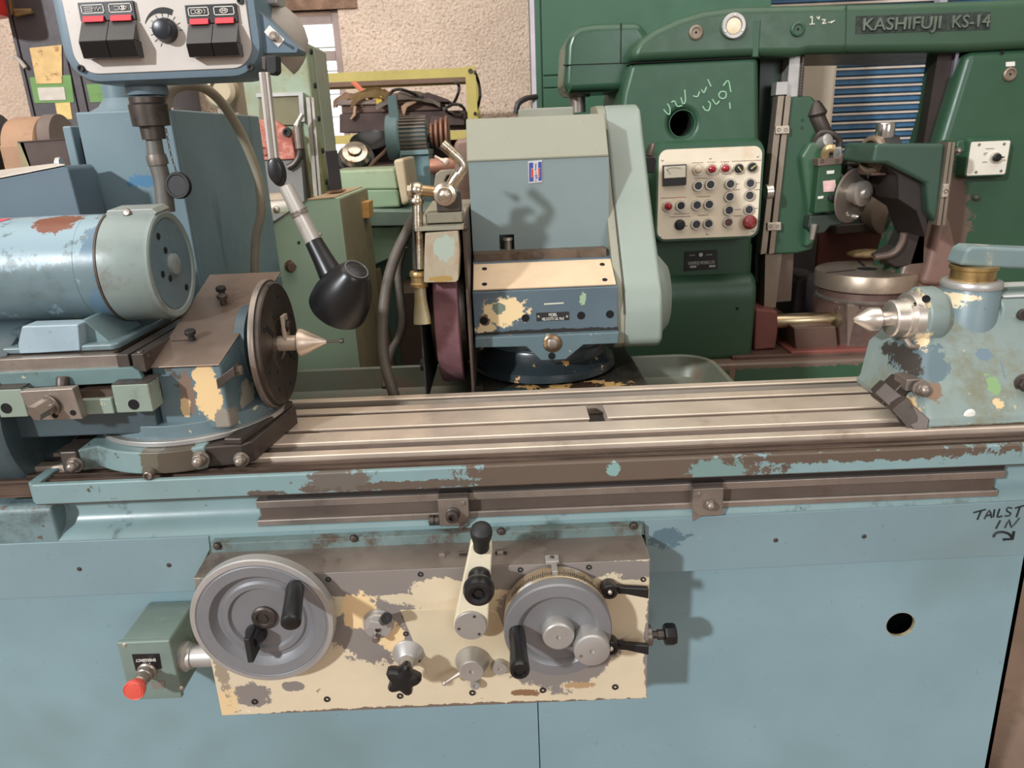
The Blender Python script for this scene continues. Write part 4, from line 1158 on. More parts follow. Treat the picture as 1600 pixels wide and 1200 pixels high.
MB().loft([tring(.722, 1.205, 1.46, .975), tring(.722, 1.205, 1.46, .990), tring(.728, 1.214, 1.46, .998), tring(.738, 1.265, 1.46, 1.07), tring(.752, 1.292, 1.44, 1.10), tring(.765, 1.325, 1.42, 1.135), tring(.775, 1.345, 1.40, 1.185)]).build('tailstock_body', ts_m, ts, .008, 3)
MB().prism([V((.712, 1.203, .976)), V((.735, 1.203, .976)), V((.735, 1.203, .9955)), V((.69, 1.28, 1.04)), V((.672, 1.28, 1.02))], (.0, .02, 0)).build('vee_block', steel_dk, ts, .002)
# left front clamp jaw
MB().prism([W(1378, 630, 1.27), W(1414, 596, 1.27), W(1427, 600, 1.27), W(1424, 610, 1.27), W(1394, 638, 1.27), W(1384, 636, 1.27)], (0, .05, 0)).build('clamp_jaw', steel_dk, ts, .003)
MB().prism([W(1395, 640, 1.235), W(1418, 622, 1.235), W(1434, 650, 1.22), W(1432, 672, 1.21), W(1418, 668, 1.21)], (.0, .03, 0)).build('vee_jaw', steel_dk, ts, .001)
MB().box(.715, .76, 1.255, 1.30, 1.03, 1.052).build('clamp_pad', steel, ts, .002)
hw('dome', 'dome_nut', W(1440, 608, 1.245), V((0, -1, .12)), .0125, steel, ts, .3)
MB().lathe([(.02, 0), (.02, .004), (.016, .006)], W(1600, 601, 1.245), V((0, -1, .2)), 24).build('bolt_washer', grime, ts)
hw('dome', 'dome_nut', W(1600, 601, 1.24), V((0, -1, .2)), .0125, steel_dk, ts)
# quill barrel
qx = .748
MB().lathe([(.052, .0), (.055, .004), (.055, .03), (.05, .04)], (qx + .018, AX_Y, AX_Z + .003), X, 48).build('quill_housing', ts_m, ts, .003)
MB().lathe([(.040, 0), (.0475, .001), (.0475, .018), (.046, .020)], (qx, AX_Y, AX_Z), X, 48).build('quill_flange', steel_br, ts, .001)
MB().lathe([(.028, 0), (.0325, .001), (.035, .004), (.035, .024), (.037, .026), (.037, .032)], (qx - .03, AX_Y, AX_Z), X, 48).build('quill_nose', steel_br, ts)
for a in (40, 215, 300):
    hw('pit', 'screw_hole', V((qx, AX_Y - .042 * math.sin(math.radians(a)), AX_Z + .042 * math.cos(math.radians(a)))), -X, .004, hole, ts)
MB().lathe([(.001, 0), (.0045, .0015), (.0225, .030), (.0225, .046), (.0205, .048), (.0135, .0495), (.0135, .075), (.016, .076), (.016, .10)], (.650, AX_Y, AX_Z), X, 40).build('centre_point', steel_br, ts)
MB().tube([(qx - .012, AX_Y - .035, AX_Z - .032), (qx - .004, AX_Y - .045, AX_Z - .044), (qx + .012, AX_Y - .04, AX_Z - .046)], .005, 10, 4).build('lubricator', steel, ts)
hw('pit', 'screw_hole', W(1447, 467, 1.31), V((-.4, -1, .2)), .007, hole, ts)
# round column with brass collar and lever
colx, coly = .872, 1.362
MB().lathe([(.095, .05), (.078, .075), (.060, .105), (.0520, .13), (.0500, .215), (.048, .218)], (colx, coly, .985), Z_, 48).build('lever_column', mat('column_paint', (104, 130, 134), .4, var=(5, .08), dirt=(8, .62, (130, 146, 140), .2), chips=(34, .70, (80, 90, 96), .02), spots=[(W(1487, 475, 1.325), (.022, .05, .014), (226, 206, 168), .8, 70), (W(1500, 465, 1.325), (.03, .05, .006), (220, 200, 164), .7, 60)]), ts)
MB().lathe([(.0515, 0), (.052, .002), (.052, .008), (.050, .012), (.044, .014)], (colx, coly, 1.196), Z_, 48).build('column_rim', alu, ts)
MB().lathe([(.040, 0), (.040, .004), (.0375, .006), (.0375, .022), (.041, .024), (.041, .03)], (colx, coly, 1.206), Z_, 48).build('brass_collar', mat('worn_brass', (186, 156, 104), .32, .9, dirt=(14, .6, (110, 84, 60), .2)), ts)
lz = 1.238
MB().prism([(.838, 1.35, lz), (.843, 1.345, lz + .03), (.853, 1.343, lz + .036), (1.15, 1.33, lz + .012), (1.15, 1.33, lz - .022), (.90, 1.343, lz - .006)], (0, .05, 0)).build('lever', mat('worn_lever_paint', (112, 138, 138), .42, var=(6, .08), chips=(40, .66, (70, 62, 52), .02), dirt=(7, .62, (190, 182, 156), .15)), ts, .006, 3)
hw('screw', 'grease_nipple', W(1520, 404, 1.36), Z_, .008, steel_br, ts)
MB().tube([W(1520, 402, 1.36), W(1527, 400, 1.36), W(1534, 398, 1.36)], .004, 10, 3).build('grease_nipple', steel_br, ts)
# rear housing
zh = W(1580, 465, 1.34).z
MB().pyz([(1.33, 1.06), (1.325, zh - .018), (1.335, zh), (1.45, zh + .004), (1.45, 1.06)], .915, 1.25).build('rear_housing', ts_m, ts, .006, 3)
MB().box(W(1566, 462, 1.34).x, 1.25, 1.334, 1.45, zh + .0005, zh + .006).build('housing_cap', mat('whitish_worn_paint', (188, 190, 186), .4, var=(9, .06), dirt=(8, .62, (170, 176, 174), .2)), ts, .004)
for py in (491, 514):
    hw('socket', 'socket_screw', W(1597, py, 1.325), FRONT, .0105, steel_dk, ts)
sp_ = W(1515, 648, 1.212)
MB().lathe([(.011, 0), (.009, .0015), (.004, .002), (.001, .002)], sp_, FRONT, 14).build('paint_blob', white, ts)
# ================================================================== control pendant
PY = 1.45
pd = thing('control_pendant', 'grey control pendant with four black rocker switches and a dial, top left', 'control panel', W(230, 300, 1.5))
pz0 = 1.628
px0_, px1_ = -.776, -.434
def rrect(x0, x1, z0, z1, r, y, n=8):
    pts = []
    for cx, cz, a0 in ((x1 - r, z1 - r, 0), (x0 + r, z1 - r, 90), (x0 + r, z0 + r, 180), (x1 - r, z0 + r, 270)):
        for i in range(n + 1):
            a = math.radians(a0 + 90 * i / n)
            pts.append(V((cx + r * math.cos(a), y, cz + r * math.sin(a))))
    return pts
ptop = 1.83
zb_ = W(250, 127, PY).z
case_m = mat('pendant_case_paint', (96, 126, 138), .38, var=(5, .08), dirt=(10, .66, (120, 140, 146), .2), chips=(60, .73, (160, 172, 172)), bump=(40, .08))
x0, x1 = W(108, 110, PY).x - .006, W(408, 100, PY).x + .006
MB().loft([rrect(x0 + .012, x1 - .012, zb_ + .012, ptop - .01, .05, PY - .002), rrect(x0 + .004, x1 - .004, zb_ + .004, ptop - .004, .056, PY), rrect(x0, x1, zb_, ptop, .058, PY + .012), rrect(x0, x1, zb_, ptop, .058, PY + .10), rrect(x0 + .01, x1 - .01, zb_ + .01, ptop, .05, PY + .11)]).build('pendant_case', case_m, pd)
pn = MB().loft([rrect(x0 + .022, x1 - .017, zb_ + .016, ptop - .02, .04, PY - .005), rrect(x0 + .022, x1 - .017, zb_ + .016, ptop - .02, .04, PY + .002)]).build('pendant_panel', mat('grey_panel', (196, 188, 180), .45, .1, var=(4, .04), dirt=(5, .66, (168, 156, 142), .25)), pd, .001)
for px, py in ((127, 107), (392, 105), (376, 1)):
    hw('socket', 'socket_screw', W(px, py, PY - .005), FRONT, .0062, blackm, pd)
red_m = mat('red_indicator', (224, 58, 70), .35, var=None)
def rocker(pl, kinds):
    # pl: panel-plane pixels: left-top, right-top, left-mid, right-mid, right-bottom
    (lx, ty, rx, my_, by) = pl
    a, b = W(lx, ty, PY - .006), W(rx, ty, PY - .006)
    wv = b.x - a.x
    zt_, zm_, zb2 = a.z, W((lx + rx) / 2, my_, PY - .006).z, W((lx + rx) / 2, by, PY - .03).z
    root = MB().prism([(a.x, PY - .005, zt_), (a.x, PY - .011, zt_), (a.x, PY - .012, zm_ - .004), (a.x, PY - .005, zm_ - .004)], (wv, 0, 0)).build('rocker_switch_pair', blackp, pd, .0008)
    for k in (0, 1):
        ox = a.x + wv * (.5 * k) + .003
        ww = wv / 2 - .006
        hh = zt_ - zm_
        # key: sloping grey top, black front
        zk = W((lx + rx) / 2, my_ + 34, PY - .036).z
        MB().prism([(ox - .002, PY - .012, zm_ - .005), (ox - .002, PY - .036, zk), (ox - .002, PY - .012, zk)], (wv / 2 - .001, 0, 0)).build('rocker_key', mat('grey_black_key', (70, 68, 67), .45, var=(20, .08)), root, .0006)
        MB().prism([(ox - .002, PY - .036, zk - .0005), (ox - .002, PY - .030, zb2), (ox - .002, PY - .006, zb2), (ox - .002, PY - .006, zk - .0005)], (wv / 2 - .001, 0, 0)).build('key_front', mat('black_key_front', (9, 9, 11), .25, var=None), root, .0004)
        MB().prism([(ox + .003, PY - .014, zm_ + .004), (ox + .003, PY - .019, zm_ - .006), (ox + .003, PY - .012, zm_ - .006)], (ww - .006, 0, 0)).build('red_flag', red_m, root, .0005)
        # white framed symbol
        yb = PY - .0125
        fx0, fx1, fz0, fz1 = ox + .002, ox + ww - .001, zm_ + .008, zt_ - .004
        t = .0013
        for r_ in ((fx0, fx1, fz0, fz0 + t), (fx0, fx1, fz1 - t, fz1), (fx0, fx0 + t, fz0, fz1), (fx1 - t, fx1, fz0, fz1)):
            MB().box(r_[0], r_[1], yb, yb + .001, r_[2], r_[3]).build('symbol_frame', white, root)
        cx, cz, sw, sh_ = (fx0 + fx1) / 2, (fz0 + fz1) / 2, (fx1 - fx0), (fz1 - fz0)
        def line(pts, r=.0006):
            MB().tube([V((cx + u * sw * .5, yb, cz + v * sh_ * .5)) for u, v in pts], r, 5, 1).build('symbol_line', white, root)
        def circ(u, v, r, full=360, a0=0):
            line([(u + r * math.cos(math.radians(a0 + full * i / 20)), v + r * 1.3 * math.sin(math.radians(a0 + full * i / 20))) for i in range(21)])
        kd = kinds[k]
        if kd == 'centre':
            line([(-.7, .45), (0, .45), (0, -.45), (-.7, -.45)]); line([(-.7, 0), (0, 0)]); line([(0, .1), (.15, .25), (.25, -.3), (.4, .5), (.5, -.5), (.65, .3), (.75, 0)])
        elif kd == 'work':
            line([(-.5, .4), (-.1, .4), (-.1, -.4), (-.5, -.4)]); circ(.25, 0, .32); line([(.2, .55), (.2, -.55)], .0012); line([(.35, .5), (.35, -.5)], .0012)
        elif kd == 'wheel':
            circ(.05, 0, .35); circ(.05, 0, .1); line([(-.7, .45), (-.3, .45)]); line([(-.7, -.45), (-.3, -.45)]); line([(-.7, .45), (-.7, -.45)]); circ(.05, 0, .62, 80, -40)
        else:
            circ(0, 0, .4); line([(-.35, .1), (.35, .1)]); line([(-.1, .4), (-.1, .1)]); line([(.1, .4), (.1, .1)]); line([(-.25, -.3), (.0, .05), (.25, -.3)])
    return root
rocker((123, 5, 210, 29, 90), ('centre', 'work'))
rocker((290, 9, 370, 33, 88), ('wheel', 'pump'))
kc = W(260, 48, PY - .005)
kn = MB().lathe([(.0205, 0), (.021, .003), (.0195, .006), (.0175, .018), (.016, .022), (.012, .0235), (.001, .024)], kc, FRONT, 36).build('rotary_knob', mat('blue_black_knob', (34, 38, 46), .3, var=(20, .1)), pd)
for i in range(11):
    a = math.radians(210 - i * 24 + 30)
    d = V((math.cos(a), 0, math.sin(a)))
    p = kc + V((0, -.0006, 0))
    e = V((-d.z, 0, d.x)) * .0005
    MB().prism([p + d * .0225 - e, p + d * .029 - e, p + d * .029 + e, p + d * .0225 + e], (0, .0005, 0)).build('scale_tick', blackm, kn)
pts_o, pts_i = [], []
for i in range(19):
    a = math.radians(160 - i * 100 / 18)
    pts_o.append(kc + V((math.cos(a) * .0375, -.0006, math.sin(a) * .0375)))
    ri = .0365 - .009 * min(1, i / 12)
    pts_i.append(kc + V((math.cos(a) * ri, -.0006, math.sin(a) * ri)))
m_ = MB()
vs_o = [m_.bm.verts.new(p) for p in pts_o]; vs_i = [m_.bm.verts.new(p) for p in pts_i]
for i in range(18):
    m_.bm.faces.new((vs_o[i], vs_o[i + 1], vs_i[i + 1], vs_i[i]))
m_.build('scale_wedge', blackm, kn)
# side bracket with toggle switch
sb = MB().pp([(404, 16), (466, 76), (464, 83), (411, 84)], PY + .012, .06).build('switch_bracket', mat('bracket_paint', (84, 116, 130), .4, dirt=(9, .66, (60, 80, 88), .2)), pd, .002)
pl_ = MB().pp([(421, 39), (445, 62), (435, 74.5), (412, 50)], PY + .0105, .002).build('toggle_plate', mat('pale_plate', (212, 206, 198), .45, .2), sb, .001)
tc_ = W(428, 57, PY + .010)
MB().lathe([(.0085, 0), (.0085, .004), (.006, .005), (.006, .010), (.001, .010)], tc_, FRONT, 16).build('toggle_nut', steel, sb)
MB().tube([tc_ + V((0, -.008, 0)), tc_ + V((.006, -.018, -.004)), tc_ + V((.011, -.026, -.007))], [.002, .0025, .003], 8, 2).build('toggle_lever', steel_br, sb)
# grey dome behind the bracket
MB().lathe([(.07, 0), (.07, .012), (.066, .03), (.058, .05), (.044, .066), (.024, .076), (.001, .08)], W(418, 70, PY + .14), V((.78, .1, .62)), 36).build('signal_dome', mat('dusty_grey_dome', (176, 168, 158), .55, var=(5, .06), dirt=(6, .6, (150, 138, 126), .25)), pd)
MB().box(W(402, 5, PY + .11).x, W(440, 5, PY + .11).x, PY + .08, PY + .14, W(420, 11, PY + .11).z, W(420, 11, PY + .11).z + .06).build('dome_mount', alu, pd, .003)
# mounting post
PPY = 1.52
c = W(229, 140, PPY)
zz = lambda py: W(232, py, PPY).z
MB().lathe([(.037, 0), (.038, .004), (.038, .014), (.036, .016), (.036, .06)], V((c.x, PPY, zz(149))), Z_, 36).build('post_flange', case_m, pd)
MB().lathe([(.022, 0), (.0225, zz(195) - zz(215) + .0), (.034, zz(195) - zz(216)), (.035, .048), (.0355, .062), (.034, .064), (.032, .066), (.032, zz(150) - zz(216))], V((W(236, 190, PPY).x, PPY, zz(218))), Z_, 32).build('post_coupling', steel_dk, pd)
MB().tube([W(240, 215, PPY), W(245, 250, PPY), W(254, 285, PPY), W(259, 330, PPY)], [.0145, .0165, .0165, .018], 16, 4).build('post_conduit', mat('rubbed_grey_conduit', (112, 108, 102), .5, .3, var=(10, .15)), pd)
MB().lathe([(.019, 0), (.0195, .006), (.0195, .012), (.018, .02)], W(248, 258, PPY), V((-.1, 0, 1)), 24).build('conduit_nut', mat('conduit_nut', (124, 116, 108), .45, .6), pd)

# hanging filler cap with chain
cap = thing('chained_plug', 'round black plug hanging on a small chain beside the pendant post', 'plug', W(282, 306, 1.49))
MB().lathe([(.019, 0), (.0245, .001), (.0255, .004), (.0255, .010), (.024, .0125), (.021, .0125), (.019, .011), (.001, .011)], W(282, 290, 1.50), V((-.12, -1, .1)), 36).build('plug_disc', blackm, cap)
pA, pB = W(259, 200, 1.50), W(277, 271, 1.495)
for i in range(12):
    a, b = pA.lerp(pB, i / 12), pA.lerp(pB, (i + 1.15) / 12)
    sag = math.sin(math.pi * i / 12) * -.003
    s = V((.0022, 0, 0)) if i % 2 else V((0, .0022, 0))
    mid = (a + b) / 2 + V((sag, 0, 0))
    MB().tube([a + V((sag, 0, 0)), mid + s, b + V((sag, 0, 0)), mid - s, a + V((sag, 0, 0))], .0007, 5, 3).build('chain_link', steel_dk, cap)

# grey flexible conduit looping from the post to the cabinet
cable = MB().tube([W(258, 170, 1.56), W(263, 148, 1.57), W(282, 134, 1.60), W(318, 137, 1.66), W(350, 165, 1.72), W(382, 220, 1.78), W(404, 280, 1.82), W(408, 330, 1.84), W(400, 370, 1.86), W(398, 420, 1.88), W(402, 470, 1.9), W(404, 520, 1.9)],
                  .0105, 12, 6).build('flexible_conduit', mat('grey_beige_hose', (158, 148, 128), .55, var=(10, .12), dirt=(14, .62, (112, 98, 80), .2)))
tag(cable, 'grey-beige flexible conduit looping down past the blue cabinet', 'conduit')

# ================================================================== work lamp
LY = 1.40
lp = thing('work_lamp', 'black jointed work lamp with bell shade hanging from the pendant', 'lamp', W(415, 115, LY))
MB().pp([(414, 86), (432, 86), (433, 112), (428, 117), (416, 116)], LY + .01, .03).build('lamp_clamp', blackm, lp, .003)
MB().pp([(408, 88), (416, 88), (416, 112), (409, 108)], LY + .02, .02).build('clamp_jaw', steel_dk, lp, .002)
armm = mat('silver_lamp_arm', (196, 190, 182), .4, .5, var=(8, .06), dirt=(10, .66, (150, 138, 124), .2))
a0, a1 = W(413, 113, LY), W(428, 250, LY)
def bar(p, q, w, d, name, m, par, bev=.002, w2=None):
    t = (q - p).normalized()
    u = t.cross(V((0, 1, 0))).normalized()
    w2 = w if w2 is None else w2
    mb = MB()
    mb.loft([[p - u * w - Y_ * d, p + u * w - Y_ * d, p + u * w + Y_ * d, p - u * w + Y_ * d], [q - u * w2 - Y_ * d, q + u * w2 - Y_ * d, q + u * w2 + Y_ * d, q - u * w2 + Y_ * d]])
    return mb.build(name, m, par, bev, 3)
bar(a0, a1, .0085, .007, 'upper_arm', armm, lp)
bar(a0 - Y_ * .0075, a1 - Y_ * .0075, .003, .001, 'arm_groove', steel, lp, 0)
jc = W(433, 267, LY)
jk = MB().ball((0, 0, 0), .0185, .86, .8, 1.5, 28)
for v_ in jk.bm.verts:
    v_.co = Matrix.Rotation(-.12, 3, 'Y') @ v_.co + jc
jk.build('joint_knob', blackm, lp)
MB().loft([[jc + V((.0125 * k * math.cos(a), -.0135 - h, .021 * k * math.sin(a))) for a in [2 * math.pi * i / 28 for i in range(28)]] for k, h in ((1, -.004), (1, .001), (.85, .002))]).build('joint_cap', blackp, lp)
b0_, b1_ = W(446, 290, LY), W(492, 381, LY)
MB().tube([b0_, b1_], [.0135, .0155], 20, 1).build('lower_arm', armm, lp)
t = (b1_ - b0_).normalized()
for k, r in ((.42, .0172), (.47, .0168)):
    MB().lathe([(r, 0), (r, .003)], b0_.lerp(b1_, k), t, 24).build('arm_ring', steel, lp)
for px, py in ((469, 332), (487, 378), (500, 366)):
    hw('screw', 'screw', W(px, py, LY - .0145), FRONT, .0036, steel, lp)
n0, n1 = W(490, 377, LY), W(517, 428, LY - .015)
MB().tube([n0, n0.lerp(n1, .5), n1], [.0165, .019, .023], 24, 2).build('lamp_neck', blackp, lp)
ca_ = W(557, 421, LY - .055)
axd = V((-.51, .40, -.77)).normalized()
shade = MB().lathe([(.001, 0), (.0225, .0), (.0255, .002), (.029, .008), (.040, .028), (.049, .05), (.0545, .075), (.056, .098), (.0555, .104), (.054, .104), (.0535, .096), (.050, .07), (.040, .04), (.028, .014), (.001, .008)], ca_, axd, 56).build('lamp_shade', blackp, lp)
for u, v in ((0, 0), (.014, .006), (-.014, .006), (.008, -.013), (-.008, -.013)):
    a_, uu, vv = _frame(axd)
    hw('pit', 'vent_hole', ca_ + uu * u + vv * v - axd * .0006, -axd, .0016, steel_dk, lp)
MB().lathe([(.0225, -.0004), (.0228, -.001), (.0205, -.0012), (.02, -.0004)], ca_, axd, 40).build('cap_rim', mat('grey_wear', (92, 92, 92), .4), lp)

# ================================================================== coolant valve and nozzle
cv = thing('coolant_valve', 'chromed coolant tap with drop pipe and brass nozzle over the grinding wheel', 'coolant tap', W(655, 505, 1.5))
CVY = 1.545
chrome = mat('worn_chrome', (206, 196, 178), .25, 1.0, var=(14, .12), dirt=(18, .56, (140, 110, 78), .15), bump=(80, .15))
e = W(652, 297, CVY)
v = W(696, 302, CVY)
MB().ball(e, .0158, n=24).build('elbow_ball', chrome, cv)
MB().cyl(e, v, .0115).build('cross_pipe', mat('brassy_pipe', (170, 142, 106), .3, .95, dirt=(18, .55, (112, 84, 62), .2)), cv)
hw('hex', 'elbow_nut', e + V((-.012, 0, 0)), -X, .0115, chrome, cv)
dn0, dn1 = W(652, 312, CVY - .002), W(654, 420, CVY - .012)
MB().lathe([(.0135, 0), (.0155, .004), (.0155, .010), (.013, .014)], W(651, 320, CVY - .002), Z_, 24).build('pipe_collar', chrome, cv)
MB().tube([e, dn0, dn1], [.0105, .0105, .0125], 20, 3).build('drop_pipe', chrome, cv)
brass = mat('scaled_brass', (176, 148, 100), .4, .8, var=(20, .2), dirt=(26, .52, (120, 92, 66), .15), bump=(80, .3))
cl = W(655, 440, CVY - .014)
MB().lathe([(.0165, -.012), (.0185, -.009), (.0185, -.003), (.0165, -.001), (.0165, .010), (.0185, .012), (.0190, .018), (.017, .022), (.013, .023)], cl, Z_, 24).build('pipe_union', brass, cv)
n0, n1 = W(656, 448, CVY - .016), W(660, 506, CVY - .03)
t = (n1 - n0)
rg = []
for k, sx_, sy_ in ((0, .0125, .0125), (.35, .013, .010), (.8, .0175, .0075), (1, .0185, .0075)):
    rg.append([n0 + t * k + V((sx_ * math.cos(a), sy_ * math.sin(a), 0)) for a in [2 * math.pi * i / 28 for i in range(28)]])
rg.append([n0 + t * 1 + V((.0165 * math.cos(a), .0055 * math.sin(a), .0)) for a in [2 * math.pi * i / 28 for i in range(28)]])
rg.append([n0 + t * .6 + V((.010 * math.cos(a), .0045 * math.sin(a), .0)) for a in [2 * math.pi * i / 28 for i in range(28)]])
MB().loft(rg).build('nozzle', mat('verdigris_nozzle', (178, 168, 138), .45, .6, var=(20, .15), dirt=(22, .55, (160, 140, 50), .12), bump=(90, .3)), cv)
# valve body
MB().lathe([(.0225, -.012), (.024, -.006), (.024, .018), (.022, .022), (.015, .024), (.0135, .028), (.001, .028)], v + V((.0, .005, -.001)), V((-.02, -1, 0)), 32).build('valve_body', chrome, cv)
hw('hex', 'valve_nut', v + V((0, -.022, -.002)), FRONT, .0105, chrome, cv)
MB().box(v.x - .02, v.x + .03, CVY + .002, CVY + .05, W(700, 332, CVY).z, W(700, 300, CVY).z).build('valve_block', steel_dk, cv, .004)
MB().prism([W(677, 296, CVY + .02), W(680, 272, CVY + .02), W(688, 266, CVY + .02), W(712, 264, CVY + .02), W(714, 271, CVY + .02), W(698, 275, CVY + .02), W(690, 296, CVY + .02)], (0, .02, 0)).build('valve_bracket', mat('rusty_grey_bracket', (136, 128, 112), .5, .5, var=(14, .2)), cv, .003)
MB().tube([W(705, 289, CVY), W(712, 278, CVY), W(717, 272, CVY)], [.0115, .0125, .0125], 20, 1).build('handle_socket', chrome, cv)
MB().tube([W(717, 274, CVY), W(724, 262, CVY), W(721, 252, CVY), W(708, 240, CVY), W(691, 225, CVY)], [.0095, .0095, .0095, .0105, .011], 18, 5).build('handle', chrome, cv)
MB().tube([W(679, 244, CVY + .05), W(688, 249, CVY + .05), W(697, 253, CVY + .05)], [.0028, .0032, .007], 12, 3).build('tommy_lever', mat('pinkish_lever', (206, 180, 164), .4, .4), cv)
MB().ball(W(697, 253, CVY + .05), .0085, n=14).build('lever_boss', mat('pinkish_lever', (206, 180, 164), .4, .4), cv)
MB().box(W(664, 326, CVY).x, W(722, 326, CVY).x, CVY + .0, CVY + .06, W(690, 349, CVY).z, W(690, 332, CVY).z).build('valve_foot', mat('stained_foot', (142, 136, 118), .5, .3, dirt=(12, .55, (116, 88, 66), .2)), cv, .003)
hz = MB().tube([W(722, 340, 1.60), W(712, 322, 1.60), W(702, 330, 1.60)], .003, 8, 4).build('copper_pipe', mat('copper', (186, 110, 74), .35, 1.0), cv)

# coolant hoses
h1 = MB().tube([W(652, 335, 1.68), W(640, 355, 1.67), W(618, 400, 1.65), W(606, 440, 1.63), W(600, 480, 1.61), W(598, 530, 1.59), W(602, 570, 1.57), W(612, 605, 1.555), W(620, 630, 1.55)], .0125, 14, 6).build('coolant_hose', rubber)
tag(h1, 'long grey coolant hose curving down beside the grinding wheel', 'hose')
h2 = MB().tube([W(630, 385, 1.76), W(622, 420, 1.76), W(626, 470, 1.75), W(629, 505, 1.74), W(622, 530, 1.73), W(612, 548, 1.70), W(604, 575, 1.67), W(602, 606, 1.64)], .010, 12, 6).build('coolant_hose', rubber)
tag(h2, 'shorter hose looping behind the long coolant hose', 'hose')
# ================================================================== left background
# electrical cabinet
EC = 1.66
cab_m = mat('cabinet_paint', (104, 136, 144), .42, var=(3, .06), dirt=(4, .64, (96, 122, 130), .3), bump=(40, .04), streak=((9, 9, 1.2), .62, (92, 106, 112)),
            spots=[(W(222, 284, EC), (.03, .06, .012), (70, 122, 156), .9, 60)])
ec = thing('electrical_cabinet', 'tall blue steel electrical cabinet behind the headstock motor', 'cabinet', (-.85, 2.1, 0))
EC = 1.66
cxl, cxr, cz1 = W(118, 182, EC).x, W(266, 177, EC).x, 1.580
YBk = EC + .60
MB().box(cxl, cxr, EC, EC + .018, .12, cz1).build('cabinet_door', cab_m, ec, .004, 3)
MB().box(cxl + .03, cxr, EC + .02, YBk, .0, cz1 - .001).build('cabinet_body', cab_m, ec, .004)
MB().box(cxl - .028, cxl + .03, EC + .03, YBk, .12, cz1 - .05).build('gap_backing', hole, ec)  # black box that paints in the dark of the gap beside the door
MB().box(W(96, 198, EC + .005).x, W(111, 198, EC + .005).x, EC + .005, YBk, .1, W(100, 197, EC + .005).z).build('side_flange', cab_m, ec, .004)
q = W(190, 160, EC + .17)
MB().lathe([(.075, 0), (.07, .012), (.05, .022), (.036, .04), (.034, .16)], V((q.x, q.y, cz1 - .006)), Z_, 32).build('riser_pipe', cab_m, ec)
MB().box(W(262, 172, EC + .25).x, W(280, 172, EC + .25).x, EC + .22, EC + .26, cz1 - .004, cz1 + .012).build('lifting_tab', steel, ec, .002)
# small handwheel-like lamp on the cabinet
MB().lathe([(.045, 0), (.047, .01), (.04, .02), (.028, .022), (.026, .014), (.001, .014)], W(348, 142, 2.12), FRONT, 32).build('round_gauge', mat('beige_gauge', (190, 172, 142), .4, .4), ec)
MB().box(W(335, 140, 2.14).x, W(372, 140, 2.14).x, 2.13, 2.2, cz1 - .01, W(350, 122, 2.14).z).build('gauge_bracket', mat('beige_bracket', (178, 160, 138), .5), ec, .01, 3)
# low blue box
lb = thing('blue_steel_box', 'low blue sheet-metal box with sloping top at the far left', 'box', W(50, 330, 1.8) * 1)
LBY = 1.53
lb.location = V((-1.2, LBY + .2, .0))
m_ = MB()
ptsf = [W(-110, 300, LBY), W(100, 258.5, LBY), W(107, 264, LBY), W(130, 352, LBY), W(-110, 372, LBY)]
m_.prism(ptsf, (0, .10, 0))
bt = m_.build('box_body', mat('box_blue', (88, 116, 128), .45, var=(4, .06), dirt=(5, .66, (72, 96, 104), .25)), lb, .004)
tp = MB().loft([[W(-110, 300, LBY - .004), W(101, 258, LBY - .004), W(101, 256.6, LBY - .002), W(-110, 298, LBY - .002)], [W(-110, 282, LBY + .10), W(88, 258, LBY + .12), W(86, 255, LBY + .12), W(-110, 279, LBY + .12)]]).build('box_lid', mat('lit_box_lid', (190, 182, 172), .4), lb, .001)  # pale lid colour stands for light falling on the blue box's top
MB().box(-1.6, ptsf[3].x, LBY + .01, LBY + .11, 0, ptsf[3].z).build('box_stand', cab_m, lb)
MB().cyl(W(90, 255, LBY + .08), W(97, 255, LBY + .08), .012).build('lid_latch', alu, lb)
# pedestal grinder far left
pg = thing('pedestal_grinder', 'brown dusty pedestal grinder with a water trough at the far left', 'grinder', V((-2.15, 3.3, 0)))
brn = mat('brown_dust_paint', (168, 132, 104), .7, var=(4, .12), dirt=(6, .6, (120, 92, 72), .2))
dkb = mat('dark_brown_steel', (78, 62, 56), .55, .2, var=(5, .2))
GY = 3.1
c = W(30, 225, GY)
MB().lathe([(.13, 0), (.135, .02), (.135, .13), (.12, .14)], V((c.x - .07, GY + .12, c.z - .03)), X, 40).build('wheel_guard', brn, pg)
MB().box(c.x - .075, c.x + .06, GY - .015, GY + .12, c.z - .4, c.z + .0).build('guard_front', brn, pg, .01)
MB().lathe([(.10, 0), (.10, .05)], V((c.x + .075, GY + .1, c.z + .01)), X, 36).build('grey_wheel', mat('grey_stone', (120, 106, 98), .9), pg)
MB().cyl(W(50, 195, GY + .05), W(52, 222, GY + .05), .012).build('tool_rest', mat('cream_rod', (214, 198, 166), .5), pg)
MB().rcyl(W(-30, 228, GY + .1), W(6, 226, GY + .1), .13, .02).build('motor', mat('dark_motor', (46, 40, 38), .5), pg)
t0 = [(30, 221), (102, 217), (112, 270), (50, 270)]
MB().prism([W(*p, GY - .22) for p in t0], (0, .012, 0)).build('trough_front', dkb, pg)
MB().prism([W(26, 222, GY - .22), W(36, 221, GY - .22), W(55, 280, GY - .22), W(40, 280, GY - .22)], (0, .2, 0)).build('trough_end', mat('olive_trough', (150, 138, 104), .6), pg)
MB().prism([W(27, 221, GY - .225), W(102, 216, GY - .225), W(102, 217.5, GY - .225), W(27, 223, GY - .225)], (0, .2, 0)).build('trough_rim', dkb, pg)
MB().box(c.x - .05, c.x + .25, GY - .1, GY + .25, 0, c.z - .1).build('pedestal', dkb, pg, .01)
